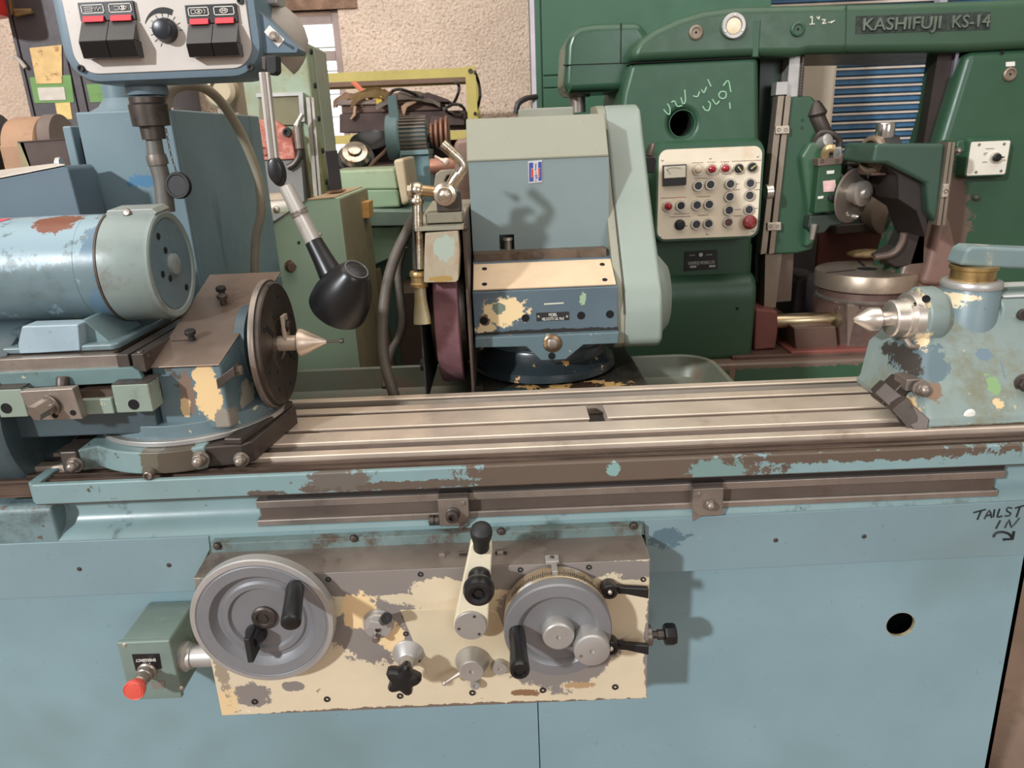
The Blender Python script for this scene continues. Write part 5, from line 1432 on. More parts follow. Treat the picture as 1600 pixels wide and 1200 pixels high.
# dark steel locker with papers
DY = 4.55
dk = thing('steel_locker', 'dark grey double-door steel locker with papers stuck on it, far left', 'locker', V((-2.7, DY + .3, 0)))
dk_m = mat('dark_locker_paint', (76, 70, 72), .5, .2, var=(3, .15), dirt=(4, .6, (54, 48, 48), .25))
lx0, lx1 = W(20, 60, DY).x, W(215, 60, DY).x + .1
sx1 = W(36, 100, DY).x
sx2 = W(118, 150, DY).x
MB().box(lx0, lx1, DY + .02, DY + .5, 0, 2.75).build('locker_body', dk_m, dk)
for a, b in ((lx0, sx1 - .004), (sx1 + .004, sx2 - .004), (sx2 + .004, sx2 + .05), (sx2 + .058, lx1)):
    MB().box(a, b, DY, DY + .03, .05, 2.72).build('locker_door', dk_m, dk, .003)
gp = mat('green_card', (112, 152, 88), .7, var=(6, .08), dirt=(10, .62, (90, 120, 70), .2))
op_ = mat('aged_orange_paper', (222, 186, 128), .8, var=(20, .1), dirt=(18, .6, (150, 110, 70), .12))
wp = mat('aged_white_paper', (206, 198, 186), .8, var=(20, .08))
# one poster each
P = lambda nm, pts, y, m, lab: tag(MB().pp(pts, y, .003).build(nm, m), lab, 'paper', 'papers stuck on the dark locker')
P('green_card', [(46, 121), (110, 117), (116, 160), (54, 161)], DY - .004, gp, 'green card with a white label on the dark locker')
P('paper_sheet', [(58, 137), (100, 136), (103, 156), (62, 157)], DY - .008, wp, 'small white label stuck on the green card')
P('paper_sheet', [(46, 75), (96, 70), (97, 130), (57, 131)], DY - .008, op_, 'torn yellowed paper sheet above the green card')
P('paper_sheet', [(86, 161), (109, 160), (113, 186), (91, 187)], DY - .004, mat('yellow_paper', (224, 196, 128), .8, var=(20, .08)), 'yellow paper strip below the green card')
P('green_card', [(135, 132), (186, 129), (190, 158), (141, 160)], DY - .004, gp, 'green card beneath the pendant, right of the papers')
hp = thing('padlock_hasp', 'small brass padlock hasp on the upper left of the dark locker', 'hasp', W(35, 20, DY - .01))
MB().cyl(W(25, 20, DY - .02), W(51, 17, DY - .02), .022, .014).build('hasp_pin', mat('brass_dull', (170, 150, 110), .4, .8), hp)
MB().pp([(13, 0), (17, 0), (20, 22), (17, 24)], DY - .02, .02).build('hasp_strap', mat('brass_dull', (170, 150, 110), .4, .8), hp)
MB().tube([W(22, 88, DY - .02), W(30, 94, DY - .02), W(40, 106, DY - .02)], .012, 8, 3).build('pull_rod', mat('pale_rod', (190, 180, 170), .5), hp)
rx = MB().lathe([(.10, 0), (.105, .02), (.105, .30), (.08, .36), (.03, .40)], W(-22, 26, DY - .2) , Z_, 28).build('fire_extinguisher', mat('red_bottle', (206, 44, 40), .35))
tag(rx, 'red cylinder partly seen at the top left corner', 'extinguisher')

# ---------------------------------------------------------------- pale green machine (column, table, saddle)
pgm = mat('pale_green_paint', (148, 166, 142), .45, var=(3, .08), dirt=(4, .58, (128, 128, 92), .25), chips=(50, .73, (190, 196, 176), .02), bump=(40, .06))
olive = mat('olive_stained_paint', (126, 122, 92), .5, var=(3, .12), dirt=(4, .55, (100, 86, 58), .25))
GM = 2.9
mg = thing('milling_machine', 'pale green milling machine with red plate behind the pendant lamp', 'milling machine', V((-.95, 3.2, 0)))
zf = W(450, 330, GM).z
cx1 = W(478, 64, GM).x
zc1 = W(440, 66, GM).z
MB().box(cx1 - .25, cx1, GM, GM + .29, zf - .02, zc1).build('machine_column', mat('pale_green_stained', (152, 168, 144), .45, var=(3, .08), dirt=(3, .49, (138, 124, 80), .2), bump=(40, .06)), mg, .012, 3)
MB().box(cx1 - .002, cx1 + .006, GM + .09, GM + .285, zf - .02, zc1 - .01).build('column_side', mat('grey_green_side', (156, 160, 144), .5, var=(3, .08), dirt=(5, .6, (128, 120, 96), .25)), mg, .004, 3)
for k_ in range(6):
    hw('socket', 'socket_screw', V((cx1 + .001, GM + .05, zc1 - .03 - k_ * .115)), X, .010, blackm, mg)
MB().prism([W(458, 150, GM - .01), W(464, 150, GM - .01), W(488, 330, GM - .01), W(476, 330, GM - .01)], (0, .03, 0)).build('slideway', steel_dk, mg)
for a, b in ((478, 484), (486, 490)):
    MB().prism([W(a, 152, GM - .03), W(b, 152, GM - .03), W(b + 14, 330, GM - .03), W(a + 14, 330, GM - .03)], (0, .02, 0)).build('way_rod', steel_br, mg)
# head bracket: grey frame with red guard
MB().prism([W(400, 146, GM - .02), W(472, 144, GM - .02), W(474, 149, GM - .02), W(400, 152, GM - .02)], (0, .03, 0)).build('frame_bar', alu, mg)
MB().prism([W(466, 146, GM - .03), W(473, 145, GM - .03), W(476, 190, GM - .03), W(469, 190, GM - .03)], (0, .03, 0)).build('frame_bar', alu, mg)
MB().prism([W(405, 152, GM - .012), W(466, 150, GM - .012), W(470, 195, GM - .012), W(405, 195, GM - .012)], (0, .01, 0)).build('dark_recess', olive, mg)
MB().prism([W(372, 186, GM - .06), W(425, 187, GM - .06), W(455, 206, GM - .06), W(462, 249, GM - .06), W(386, 252, GM - .06)], (0, .05, 0)).build('red_guard', mat('faded_red_paint', (186, 106, 90), .6, var=(30, .25), dirt=(30, .52, (210, 150, 132), .15), bump=(60, .2)), mg, .006, label='faded red guard plate')
hw('socket', 'guard_screw', W(449, 207, GM - .06), FRONT, .016, blackm, mg)
MB().lathe([(.016, 0), (.016, .006), (.012, .006), (.012, .0)], W(413, 236, GM - .06), FRONT, 20).build('guard_ring', mat('dark_red', (150, 70, 56), .5), mg)
MB().tube([W(467, 205, GM - .06), W(469, 225, GM - .06), W(468, 243, GM - .06), W(460, 256, GM - .06), W(450, 262, GM - .06)], .012, 10, 4).build('oil_pipe', steel_dk, mg)
MB().tube([W(463, 197, GM - .08), W(466, 190, GM - .08), W(473, 178, GM - .08)], [.012, .008, .009], 10, 2).build('lock_handle', steel_br, mg)
MB().cyl(W(464, 198, GM - .08), W(468, 232, GM - .08), .014).build('lock_stem', steel, mg)
MB().prism([W(400, 252, GM - .05), W(470, 250, GM - .05), W(478, 345, GM - .05), W(400, 345, GM - .05)], (0, .06, 0)).build('machine_knee', mat('grey_knee', (128, 126, 124), .5, .2, var=(4, .1)), mg)
MB().box(cx1 - .3, cx1 + .01, GM, GM + .3, 0, zf + .02).build('machine_base', pgm, mg)
# toothed rack and rods at the left
rk = MB().prism([W(396, 306, 2.6), W(450, 303, 2.6), W(452, 316, 2.6), W(398, 320, 2.6)], (0, .1, 0)).build('rack_bar', mat('pale_rack', (190, 172, 150), .5, .3, var=(10, .1)), mg)
for i in range(18):
    MB().pp([(398 + i * 3, 314 - i * .15), (399.4 + i * 3, 314 - i * .15), (399.6 + i * 3, 320 - i * .15), (398.2 + i * 3, 320 - i * .15)], 2.598, .004).build('rack_tooth', steel_dk, mg)
MB().rcyl(W(394, 327, 2.58), W(455, 322, 2.58), .022, .004).build('rack_rod', mat('pale_rod2', (186, 178, 168), .45, .4), mg)
# green cabinet with sloping front
GC = 2.3
gc = thing('green_cabinet', 'pale green sheet-metal cabinet with sloping shoulder behind the lamp shade', 'cabinet', V((-.6, 2.5, 0)))
zl = -.489
fpts = [W(380, 381, GC), W(406, 363, GC), W(480, 313, GC), W(522, 309, GC), V((-.487, GC, .0)), V((W(380, 381, GC).x, GC, 0))]
fpts[3].x = -.500
fpts[4].x = -.487
MB().prism(fpts, (0, .47, 0)).build('cabinet_body', mat('cabinet_green', (176, 198, 170), .42, var=(3, .06), dirt=(3, .62, (134, 150, 122), .25), chips=(44, .735, (104, 84, 58), .01), bump=(40, .05)), gc, .002)
MB().prism([(-.486, GC + .004, .02), (-.486, GC + .465, .02), (-.499, GC + .465, fpts[3].z - .005), (-.499, GC + .004, fpts[3].z - .005)], (.0035, 0, 0)).build('side_panel', mat('olive_side_panel', (142, 132, 104), .5, var=(3, .12), dirt=(4, .6, (108, 92, 66), .25)), gc)
MB().prism([W(398, 370, GC - .004), W(480, 313.5, GC - .004), W(480, 310.5, GC - .004), W(398, 366, GC - .004)], (0, .1, 0)).build('shoulder_strip', steel, gc)
MB().prism([W(480, 313, GC - .002), W(523, 309, GC - .002), W(523, 307.5, GC - .002), W(480, 311.5, GC - .002)], (0, .47, 0)).build('cabinet_top', mat('tan_top', (186, 158, 124), .55, var=(8, .12)), gc)
hw('hex', 'panel_bolt', W(455, 416, GC), V((.3, -1, 0)), .016, mat('rusty_bolt', (112, 86, 72), .5, .6), gc)
MB().cyl(W(455, 416, GC), W(455, 416, GC) + V((.01, -.03, 0)), .012, n=16).build('bolt_shank', mat('rusty_bolt', (112, 86, 72), .5, .6), gc)
hw('screw', 'screw', W(467, 379, GC), FRONT, .005, steel_dk, gc)
for px, py, r in ((401, 344, .012), (411, 338, .016), (416, 352, .014), (432, 328, .012), (406, 352, .014)):
    MB().ball(W(px, py, GC + .06), r, n=12).build('shoulder_knob', steel_br, gc)
# wooden board leaning at the side
wdm = mat('grey_wood_board', (120, 104, 78), .8, var=(4, .15), streak=((30, 3, 3), .55, (90, 74, 54)))
lbd = MB().prism([W(556, 395, 2.62), W(566, 392, 2.62), W(604, 580, 2.62), W(566, 585, 2.62)], (0, .03, 0)).build('wooden_board', wdm)
lbd2 = MB().prism([W(580, 425, 2.75), W(592, 420, 2.75), W(612, 600, 2.75), W(600, 605, 2.75)], (0, .03, 0)).build('wooden_board', wdm)
tag(lbd, 'grey wooden board leaning against the side of the green cabinet', 'board', 'boards by the green cabinet')
tag(lbd2, 'narrow board standing next to the coolant hoses', 'board', 'boards by the green cabinet')
for b_ in (lbd, lbd2):
    for v_ in sorted(b_.data.vertices, key=lambda v: v.co.z)[:4]:
        d_ = v_.co.z - .0
        v_.co.z = 0.0
        v_.co.x += .06
blk = MB().pp([(553, 317), (576, 315), (577, 341), (556, 343)], 2.62, .09).build('wood_block', mat('raw_wood', (206, 158, 92), .7, var=(10, .1), streak=((3, 50, 50), .58, (170, 120, 64))), None, .003)
tag(blk, 'small raw wooden block on the side of the green cabinet', 'wood block')
bar_ = thing('black_bar', 'upright dark flat bar standing on the green cabinet', 'bar', W(520, 298, 2.5))
MB().prism([W(508, 236, 2.48), W(525, 235, 2.48), W(533, 296, 2.48), W(516, 298, 2.48)], (0, .02, 0)).build('bar_upright', mat('dark_grey_bar', (66, 62, 64), .5, .2), bar_, .001)
MB().prism([W(508, 301.5, 2.46), W(531, 300.5, 2.46), W(531, 299, 2.46), W(508, 300, 2.46)], (0, .1, 0)).build('bar_foot', mat('brown_foot', (132, 96, 72), .6), bar_)
# horizontal green table of the machine behind
gt = thing('machine_slide', 'pale green machine slide lying behind the black bar', 'machine slide', V((-.4, 3.0, 0)))
TY = 2.95
MB().prism([W(514, 267, TY), W(617, 263, TY), W(622, 296, TY), W(514, 297, TY)], (0, .3, 0)).build('slide_upper', mat('pale_green_slide', (150, 166, 134), .45, var=(3, .1), dirt=(4, .6, (128, 124, 92), .25)), gt, .01)
MB().prism([W(514, 297, TY + .0), W(622, 296, TY + .0), W(625, 324, TY), W(560, 326, TY), W(514, 326, TY)], (0, .3, 0)).build('slide_lower', mat('slide_lower_green', (128, 148, 118), .45, var=(3, .1), streak=((14, 6, 2), .6, (104, 116, 90))), gt, .008)
MB().prism([W(614, 250, TY - .04), W(631, 247, TY - .04), W(640, 316, TY - .04), W(628, 322, TY - .04)], (0, .35, 0)).build('slide_end_cap', mat('tan_cap', (186, 168, 138), .5, var=(5, .08)), gt, .012, 3)
MB().prism([W(548, 330, TY - .1), W(680, 330, TY - .1), W(684, 352, TY - .1), W(552, 354, TY - .1)], (0, .42, 0)).build('slide_ledge', mat('ledge_green', (122, 150, 138), .45), gt, .004)
MB().prism([W(556, 356, TY - .05), W(626, 354, TY - .05), W(618, 400, TY - .05), W(570, 420, TY - .05)], (0, .4, 0)).build('slide_bracket', mat('bracket_green', (140, 164, 140), .45), gt, .004)
MB().box(W(570, 400, TY + .1).x, W(690, 400, TY + .1).x, TY + .1, TY + .34, 0, W(600, 352, TY + .1).z).build('slide_base', mat('teal_base', (98, 118, 110), .5, var=(3, .15), dirt=(4, .58, (70, 76, 66), .2)), gt)
for px, py in ((640, 440), (636, 500)):
    MB().pp([(px - 5, py - 6), (px + 6, py - 7), (px + 7, py + 7), (px - 4, py + 8)], TY + .095, .01).build('access_slot', hole, gt)
sc = MB().prism([W(618, 458, 2.7), W(668, 455, 2.7), W(668, 503, 2.7), W(618, 506, 2.7)], (0, .3, 0)).build('steel_crate', mat('dark_brown_crate', (84, 70, 60), .6, .2, var=(6, .2)), None, .004)
tag(sc, 'dark brown steel crate under the slide behind the hoses', 'crate')
for v_ in sc.data.vertices:
    if v_.co.z < W(640, 490, 2.7).z:
        v_.co.z = 0
# motor on pedestal
mt = thing('pedestal_motor', 'ribbed electric motor with grooved pulley on a blue pedestal', 'motor', V((-.5, 3.5, 0)))
MY = 3.35
pb = mat('blue_green_pedestal', (104, 142, 146), .45, var=(3, .06))
MB().prism([W(624, 242, MY), W(670, 240, MY), W(676, 330, MY), W(636, 332, MY)], (0, .2, 0)).build('pedestal_column', pb, mt, .004)
MB().prism([W(625, 236, MY - .02), W(669, 234, MY - .02), W(670, 241, MY - .02), W(625, 243, MY - .02)], (0, .24, 0)).build('mounting_plate', pb, mt, .002)
MB().pp([(637, 288), (645, 287), (646, 299), (639, 300)], MY - .003, .004).build('access_slot', hole, mt)
mc = W(645, 212, MY + .1)
mb_ = MB().rcyl(V((W(622, 212, MY + .1).x, MY + .1, mc.z)), V((W(668, 212, MY + .1).x, MY + .1, mc.z)), .078, .01).build('motor_body', mat('motor_teal', (96, 122, 120), .5, .1), mt)
for i in range(15):
    a = math.radians(110 + i * 11.5)
    d = V((0, math.cos(a), math.sin(a)))
    e_ = V((0, -d.z, d.y)) * .003
    p = V((W(626, 212, MY + .1).x, MY + .1, mc.z)) + d * .076
    MB().prism([p - e_, p + e_, p + e_ + d * .012, p - e_ + d * .012], (.118, 0, 0)).build('cooling_rib', mat('rib_brown', (112, 98, 88), .6), mt)
MB().lathe([(.092, 0), (.097, .01), (.097, .05), (.085, .06)], V((W(606, 212, MY + .1).x, MY + .1, mc.z - .005)), X, 36).build('disc_guard', pb, mt)
for i, r in enumerate((.05, .062, .07, .078)):
    xx = W(672 + i * 8, 212, MY + .1).x
    MB().lathe([(r - .012, 0), (r, .004), (r, .012), (r - .012, .018)], V((xx, MY + .1, mc.z)), X, 32).build('pulley_step', mat('rusty_pulley', (140, 102, 82), .5, .5, var=(10, .15)), mt)
MB().cyl(V((W(664, 212, MY + .1).x, MY + .1, mc.z)), V((W(700, 212, MY + .1).x, MY + .1, mc.z)), .03).build('pulley_shaft', steel_dk, mt)
MB().prism([W(605, 150, MY + .05), W(617, 149, MY + .05), W(624, 192, MY + .05), W(609, 192, MY + .05)], (0, .04, 0)).build('upright_bar', pb, mt)
MB().box(mc.x - .12, mc.x + .16, MY, MY + .2, 0, W(650, 330, MY).z + .01).build('pedestal_base', pb, mt)
# brown cylinder casting just left of the wheelhead cover
bcx = thing('brown_drum', 'dusty brown cylindrical drum standing behind the coolant tap', 'drum', V((-.12, 2.6, 0)))
q0 = W(709, 230, 2.45)
MB().prism([W(709, 224, 2.4), W(716, 217, 2.4), W(760, 212, 2.4), W(760, 350, 2.4), W(712, 350, 2.4)], (0, .25, 0)).build('drum_shell', mat('dusty_drum', (150, 120, 106), .6, .2, var=(6, .15), dirt=(8, .6, (116, 88, 74), .2)), bcx, .015, 3)
MB().rcyl(W(672, 260, 2.6), W(712, 258, 2.6), .025, .004).build('drum_shaft', mat('rust_shaft', (160, 112, 90), .5, .4), bcx)
MB().box(W(690, 340, 2.42).x, W(755, 340, 2.42).x, 2.42, 2.62, 0, W(720, 345, 2.42).z).build('drum_stand', dkb, bcx)

# ---------------------------------------------------------------- yellow rack with junk
RY = 4.1
rk_ = thing('storage_rack', 'yellow angle-iron storage rack standing against the plaster wall', 'rack', V((-1.0, RY + .3, 0)))
yel = mat('faded_yellow_paint', (186, 168, 92), .5, var=(5, .1), dirt=(7, .6, (150, 132, 78), .2))
rxl, rxr = W(420, 150, RY).x, W(745, 150, RY).x
rw = W(745, 150, RY).x - W(729, 150, RY).x
ztop, zlow = W(640, 109, RY).z, W(640, 207, RY).z
for yy in (RY, RY + .55):
    MB().box(rxl, rxr, yy, yy + .02, ztop - .045, ztop).build('top_beam', yel, rk_)
    MB().box(rxl, rxr - rw, yy, yy + .02, zlow - .045, zlow).build('shelf_beam', yel, rk_)
    for a in (rxl, rxr - rw):
        MB().box(a, a + rw, yy - .006, yy + .03, 0, ztop + .004).build('rack_post', yel, rk_)
MB().box(rxl, rxr - rw, RY + .02, RY + .55, zlow - .02, zlow - .004).build('shelf_board', dkb, rk_)
MB().box(rxl, rxr - rw, RY + .5, RY + .54, W(600, 124, RY + .5).z - .03, W(600, 124, RY + .5).z).build('rear_rail', mat('rail_brown', (120, 92, 76), .7), rk_)
hw('socket', 'rack_bolt', W(735, 111, RY - .006), FRONT, .012, steel_dk, rk_)
# junk on the shelf: planks, plates, cloths
jm = [mat('junk_%s' % n, c_, .75, var=(8, .2), dirt=(10, .58, d_, .2)) for n, c_, d_ in (('brown', (104, 80, 70), (70, 52, 46)), ('dark', (76, 60, 56), (52, 40, 38)), ('grey', (132, 116, 106), (96, 78, 68)), ('tan', (168, 134, 106), (130, 98, 76)))]
zs = zlow
specs = [('steel_plate', 'wide brown steel plate lying lowest on the rack shelf', [(530, 208), (728, 202), (728, 172), (530, 178)], RY + .1, jm[1]),
         ('steel_channel', 'brown channel beam lying on the middle of the rack shelf', [(534, 178), (690, 172), (690, 160), (534, 165)], RY + .12, jm[0]),
         ('steel_channel', 'long grey-brown beam with pale edge on top of the rack load', [(526, 165), (690, 160), (686, 154), (526, 156)], RY + .1, jm[2]),
         ('steel_plate', 'dark sloping steel plate at the right end of the rack load', [(655, 158), (702, 160), (700, 155), (668, 144), (656, 148)], RY + .08, jm[1]),
         ('steel_bar', 'thin dark bar end lying under the coiled cables on the rack', [(672, 180), (726, 186), (726, 196), (672, 196)], RY + .05, jm[1])]
for nm, lab, pts, yy, m in specs:
    tag(MB().pp(pts, yy, .35).build(nm, m, None, .006), lab, 'scrap metal', 'scrap on the rack shelf')
def cloth(nm, lab, px, py, y, w_, h_, m, seed):
    random.seed(seed)
    mb = MB()
    n = 12
    c = W(px, py, y)
    g = [[None] * n for _ in range(n)]
    for i in range(n):
        for j in range(n):
            u, v_ = i / (n - 1) - .5, j / (n - 1) - .5
            p = c + V((u * w_, v_ * w_ * .6, h_ * (.8 - 3 * (u * u + v_ * v_)) + .35 * h_ * noise.noise(V((u * 6 + seed, v_ * 6, seed)))))
            g[i][j] = mb.bm.verts.new(p)
    for i in range(n - 1):
        for j in range(n - 1):
            mb.bm.faces.new((g[i][j], g[i + 1][j], g[i + 1][j + 1], g[i][j + 1]))
    bmesh.ops.solidify(mb.bm, geom=mb.bm.faces[:], thickness=.012)
    return tag(mb.build(nm, m), lab, 'cloth', 'cloths on the rack load')
cloth('dirty_cloth', 'crumpled yellowish sack on top of the rack load', 585, 154, RY + .15, .24, .07, mat('sack_yellow', (158, 130, 88), .9, var=(10, .2)), 3)
cloth('dirty_cloth', 'crumpled tan cloth at the left of the rack load', 545, 158, RY + .15, .16, .05, mat('sack_tan', (172, 140, 112), .9, var=(10, .2)), 5)
cloth('dirty_cloth', 'grey crumpled plastic sheet on the right of the rack load', 640, 158, RY + .15, .34, .06, mat('sheet_grey', (146, 134, 124), .7, var=(10, .2)), 9)
for nm, lab, pts in (('hanging_rag', 'pale brown rag hanging over the front of the beam', [(626, 166), (634, 160), (650, 156), (652, 160), (636, 168), (632, 182), (628, 176)]), ('hanging_rag', 'small brown rag hanging at the left of the beam', [(552, 166), (557, 165), (556, 180), (549, 188), (546, 186), (551, 178)])):
    tag(MB().pp(pts, RY + .07, .02).build(nm, jm[3], None, .006), lab, 'cloth', 'cloths on the rack load')
tag(MB().pp([(587, 150), (597, 150), (597, 163), (588, 164)], RY + .085, .012).build('yellow_tag', mat('bright_yellow', (226, 186, 40), .5), None, .003), 'small bright yellow tag on the rack load', 'tag')
kb = mat('black_cable', (44, 40, 38), .5)
for lab, pts in (('black cable hooked over the rack beside the yellow post', [(697, 168), (708, 162), (716, 146), (717, 134), (712, 128)]), ('black cable drooping outside the right rack post', [(742, 112), (748, 130), (750, 150), (746, 168), (742, 178)]),
                 ('thin black cable arching over the middle of the rack load', [(606, 152), (614, 142), (628, 140), (650, 148), (660, 152)]), ('tangled black cable at the right end of the rack shelf', [(694, 172), (704, 164), (718, 164), (726, 172), (720, 180), (704, 178), (694, 170)])):
    tag(MB().tube([W(px, py, RY - .02 + .1 * (i % 2)) for i, (px, py) in enumerate(pts)], .008, 8, 5).build('black_cable', kb), lab, 'cable', 'black cables on the rack')
tag(MB().tube([W(545, 120, RY + .3), W(556, 132, RY + .3), W(570, 146, RY + .3)], .014, 8, 3).build('orange_rod', mat('orange_rod', (226, 124, 92), .5)), 'orange rod slanting across the upper left of the rack', 'rod')
tag(MB().pp([(540, 216), (726, 209), (728, 262), (546, 268)], RY + .3, .2).build('dark_fill_block', jm[1], None, .01), 'added dark block filling the darkness under the rack shelf', 'crate')  # added block; its dark colour makes the space under the shelf dark
for v_ in bpy.data.objects['dark_fill_block'].data.vertices:
    if v_.co.z < W(630, 240, RY + .3).z:
        v_.co.z = 0
# items under the shelf
bw = thing('black_bowl', 'black round bowl lying under the rack shelf', 'bowl', W(582, 236, RY))
MB().lathe([(.02, 0), (.06, .005), (.09, .05), (.105, .07), (.1, .072), (.08, .05), (.001, .02)], W(582, 238, RY - .1), V((0, -.5, 1)), 36).build('bowl_shell', blackp, bw)
hb = thing('chrome_hub', 'chromed wheel hub glinting under the rack shelf', 'hub', W(556, 245, RY))
MB().lathe([(.07, 0), (.075, .02), (.06, .04), (.035, .045), (.03, .06), (.015, .065), (.001, .065)], W(556, 245, RY - .3), V((.1, -.75, .6)), 36).build('hub_shell', chrome, hb)
MB().lathe([(.09, -.05), (.1, -.02), (.09, .01)], W(556, 248, RY - .28), V((.1, -.75, .6)), 36).build('hub_tyre', blackp, hb)
bin_ = MB().prism([W(535, 262, RY - .35), W(640, 256, RY - .35), W(640, 270, RY - .35), W(535, 276, RY - .35)], (0, .6, 0)).build('parts_bin', jm[1], None, .01)
for v_ in bin_.data.vertices:
    if v_.co.z < W(590, 264, RY - .35).z:
        v_.co.z = 0
tag(bin_, 'dark parts bin under the rack holding the bowl and hub', 'bin')
tag(MB().tube([W(612, 222, MY + .1), W(602, 236, MY + .05), W(587, 250, MY + .0), W(577, 262, MY - .05)], .008, 8, 4).build('thin_cable', mat('brown_cable', (112, 88, 72), .6)), 'thin brown cable hanging from the motor disc', 'cable')
# ================================================================== green gear hobbing machine on the right
KG = (38, 84, 62)
kg = mat('dark_green_paint', KG, .4, var=(3, .07), dirt=(4, .66, (58, 84, 62), .3), chips=(60, .77, (120, 160, 130), .01), bump=(30, .05))
kg_stain = mat('dark_green_stained', KG, .36, var=(3, .07), bump=(30, .05), spots=[(V((1.52, 2.6, 1.02)), (.11, .3, .34), (104, 84, 72), .7, 9), (V((1.45, 2.6, .82)), (.3, .3, .14), (128, 98, 86), .5, 10)])
kbr = mat('brown_oily_casting', (104, 80, 70), .42, .3, var=(4, .2), dirt=(5, .56, (70, 52, 46), .25))
kred = mat('red_brown_paint', (124, 70, 62), .5, var=(4, .15), dirt=(6, .58, (92, 56, 48), .2))
hob = thing('gear_hobbing_machine', 'large dark green gear hobbing machine with raised lettering on its beam', 'gear machine', V((1.2, 2.9, 0)))
KY = 2.6
# base
bz = W(1300, 562, 2.5).z
MB().box(.30, 2.4, 2.5, 3.6, 0, bz).build('machine_base', mat('base_green', (38, 86, 62), .36, var=(3, .08), spots=[(V((.95, 2.5, bz)), (.9, .1, .022), (110, 92, 80), .6, 24), (V((.79, 2.5, bz - .03)), (.01, .1, .05), (120, 96, 80), .5, 40)]), hob, .012, 3)
MB().box(.80, 2.4, 2.54, 3.55, bz - .002, bz + .015).build('base_top', kbr, hob, .004)
# left column
outer = [W(986, 97, KY), W(1187, 87, KY), V((.869, KY, 1.45)), V((.865, KY, .95)), V((.36, KY, .95)), V((.36, KY, 1.30)), V((.405, KY, 1.62))]
hcen = W(1066, 193, KY)
colo = MB().prism(outer, (0, .5, 0)).build('left_column', kg, hob, .05, 5)
dr = MB().cyl(hcen + V((0, -.1, 0)), hcen + V((0, .3, 0)), .042, n=40)
cut(colo, dr)
MB().lathe([(.0415, .29), (.0415, .295)], hcen, Y_, 32).build('inspection_hole', hole, hob)
MB().lathe([(.0418, .05), (.0418, .29), (.041, .29), (.041, .05)], hcen, Y_, 32).build('hole_sleeve', hole, hob)
MB().lathe([(.042, 0), (.0445, .0), (.0445, .004), (.042, .0)], hcen + V((0, -.001, 0)), Y_, 40).build('hole_rim', mat('rim_green', (52, 84, 64), .4), hob)
# head casting on top of left column + cross beam
top = [(986, 97), (990, 76), (1000, 62), (1022, 46), (1060, 28), (1100, 16), (1150, 9), (1200, 8), (1400, 4), (1640, -4), (1640, 74), (1500, 81), (1262, 84), (1246, 88), (1186, 88)]
MB().pp(top, KY - .01, .5).build('cross_beam', mat('beam_green', (46, 86, 64), .36, var=(3, .08), dirt=(4, .62, (84, 102, 72), .3), chips=(50, .76, (150, 150, 120), .01), bump=(30, .05)), hob, .055, 6)
MB().pp([(986, 98), (1188, 88.4), (1188, 90), (986, 99.4)], KY - .004, .1).build('seam', hole, hob)
MB().pp([(1322, 8), (1323.4, 8), (1322, 78), (1320.6, 78)], KY - .0115, .004).build('beam_seam', mat('seam_green', (34, 64, 46), .5), hob)
MB().prism([W(1176, 30, KY - .012), W(1190, 30, KY - .012), W(1186, 90, KY - .012), W(1176, 90, KY - .012)], (0, .1, 0)).build('column_bead', kg, hob, .005)
# sight glass and plugs
sg = W(1145, 41, KY - .01)
MB().lathe([(.038, 0), (.039, .004), (.038, .014), (.036, .016), (.027, .016), (.024, .010), (.001, .010)], sg, FRONT, 36).build('sight_ring', alu, hob)
MB().lathe([(.0235, .008), (.0235, .0115), (.001, .013)], sg, FRONT, 28).build('sight_glass', mat('cream_glass', (216, 196, 158), .15, var=None, coat=.5), hob)
for a in (90, 210, 330):
    hw('screw', 'screw', sg + V((.031 * math.cos(math.radians(a)), -.016, .031 * math.sin(math.radians(a)))), FRONT, .004, steel_br, hob)
for px, py, y in ((1087, 51, KY - .01), (1246, 46, KY - .01), (1577, 116, KY)):
    q = W(px, py, y)
    pk = MB().lathe([(.022, 0), (.022, .006), (.018, .009), (.015, .009), (.013, .005), (.001, .005)], q, FRONT, 28).build('plug', mat('plug_grey', (138, 122, 106), .45, .4) if px != 1246 else kg, hob)
    MB().lathe([(.0035, 0), (.0035, .0012)], q + V((0, -.005, 0)), FRONT, 10).build('plug_hole', hole, pk)
# raised lettering
nb = mat('dark_rough_recess', (52, 60, 54), .8, var=(60, .4), bump=(160, .8, .004))
pl = MB().pp([(1338, 25), (1548, 18), (1547, 46), (1337, 53)], KY - .012, .004).build('lettering_field', nb, hob)
a_, b_ = W(1345, 48, KY - .014), W(1466, 44, KY - .014)
letm = mat('letter_grey', (104, 112, 100), .5, .3, var=(30, .15))
dx = (W(1540, 42, KY - .014) - a_).normalized()
text('raised_lettering', 'KASHIFUJI', a_, .036, letm, pl, .004, axis_x=dx, width=(b_ - a_).length, bold=.01)
a2, b2 = W(1484, 43.6, KY - .014), W(1543, 41.8, KY - .014)
text('raised_lettering', 'KS-14', a2, .036, letm, pl, .004, axis_x=dx, width=(b2 - a2).length, bold=.01)
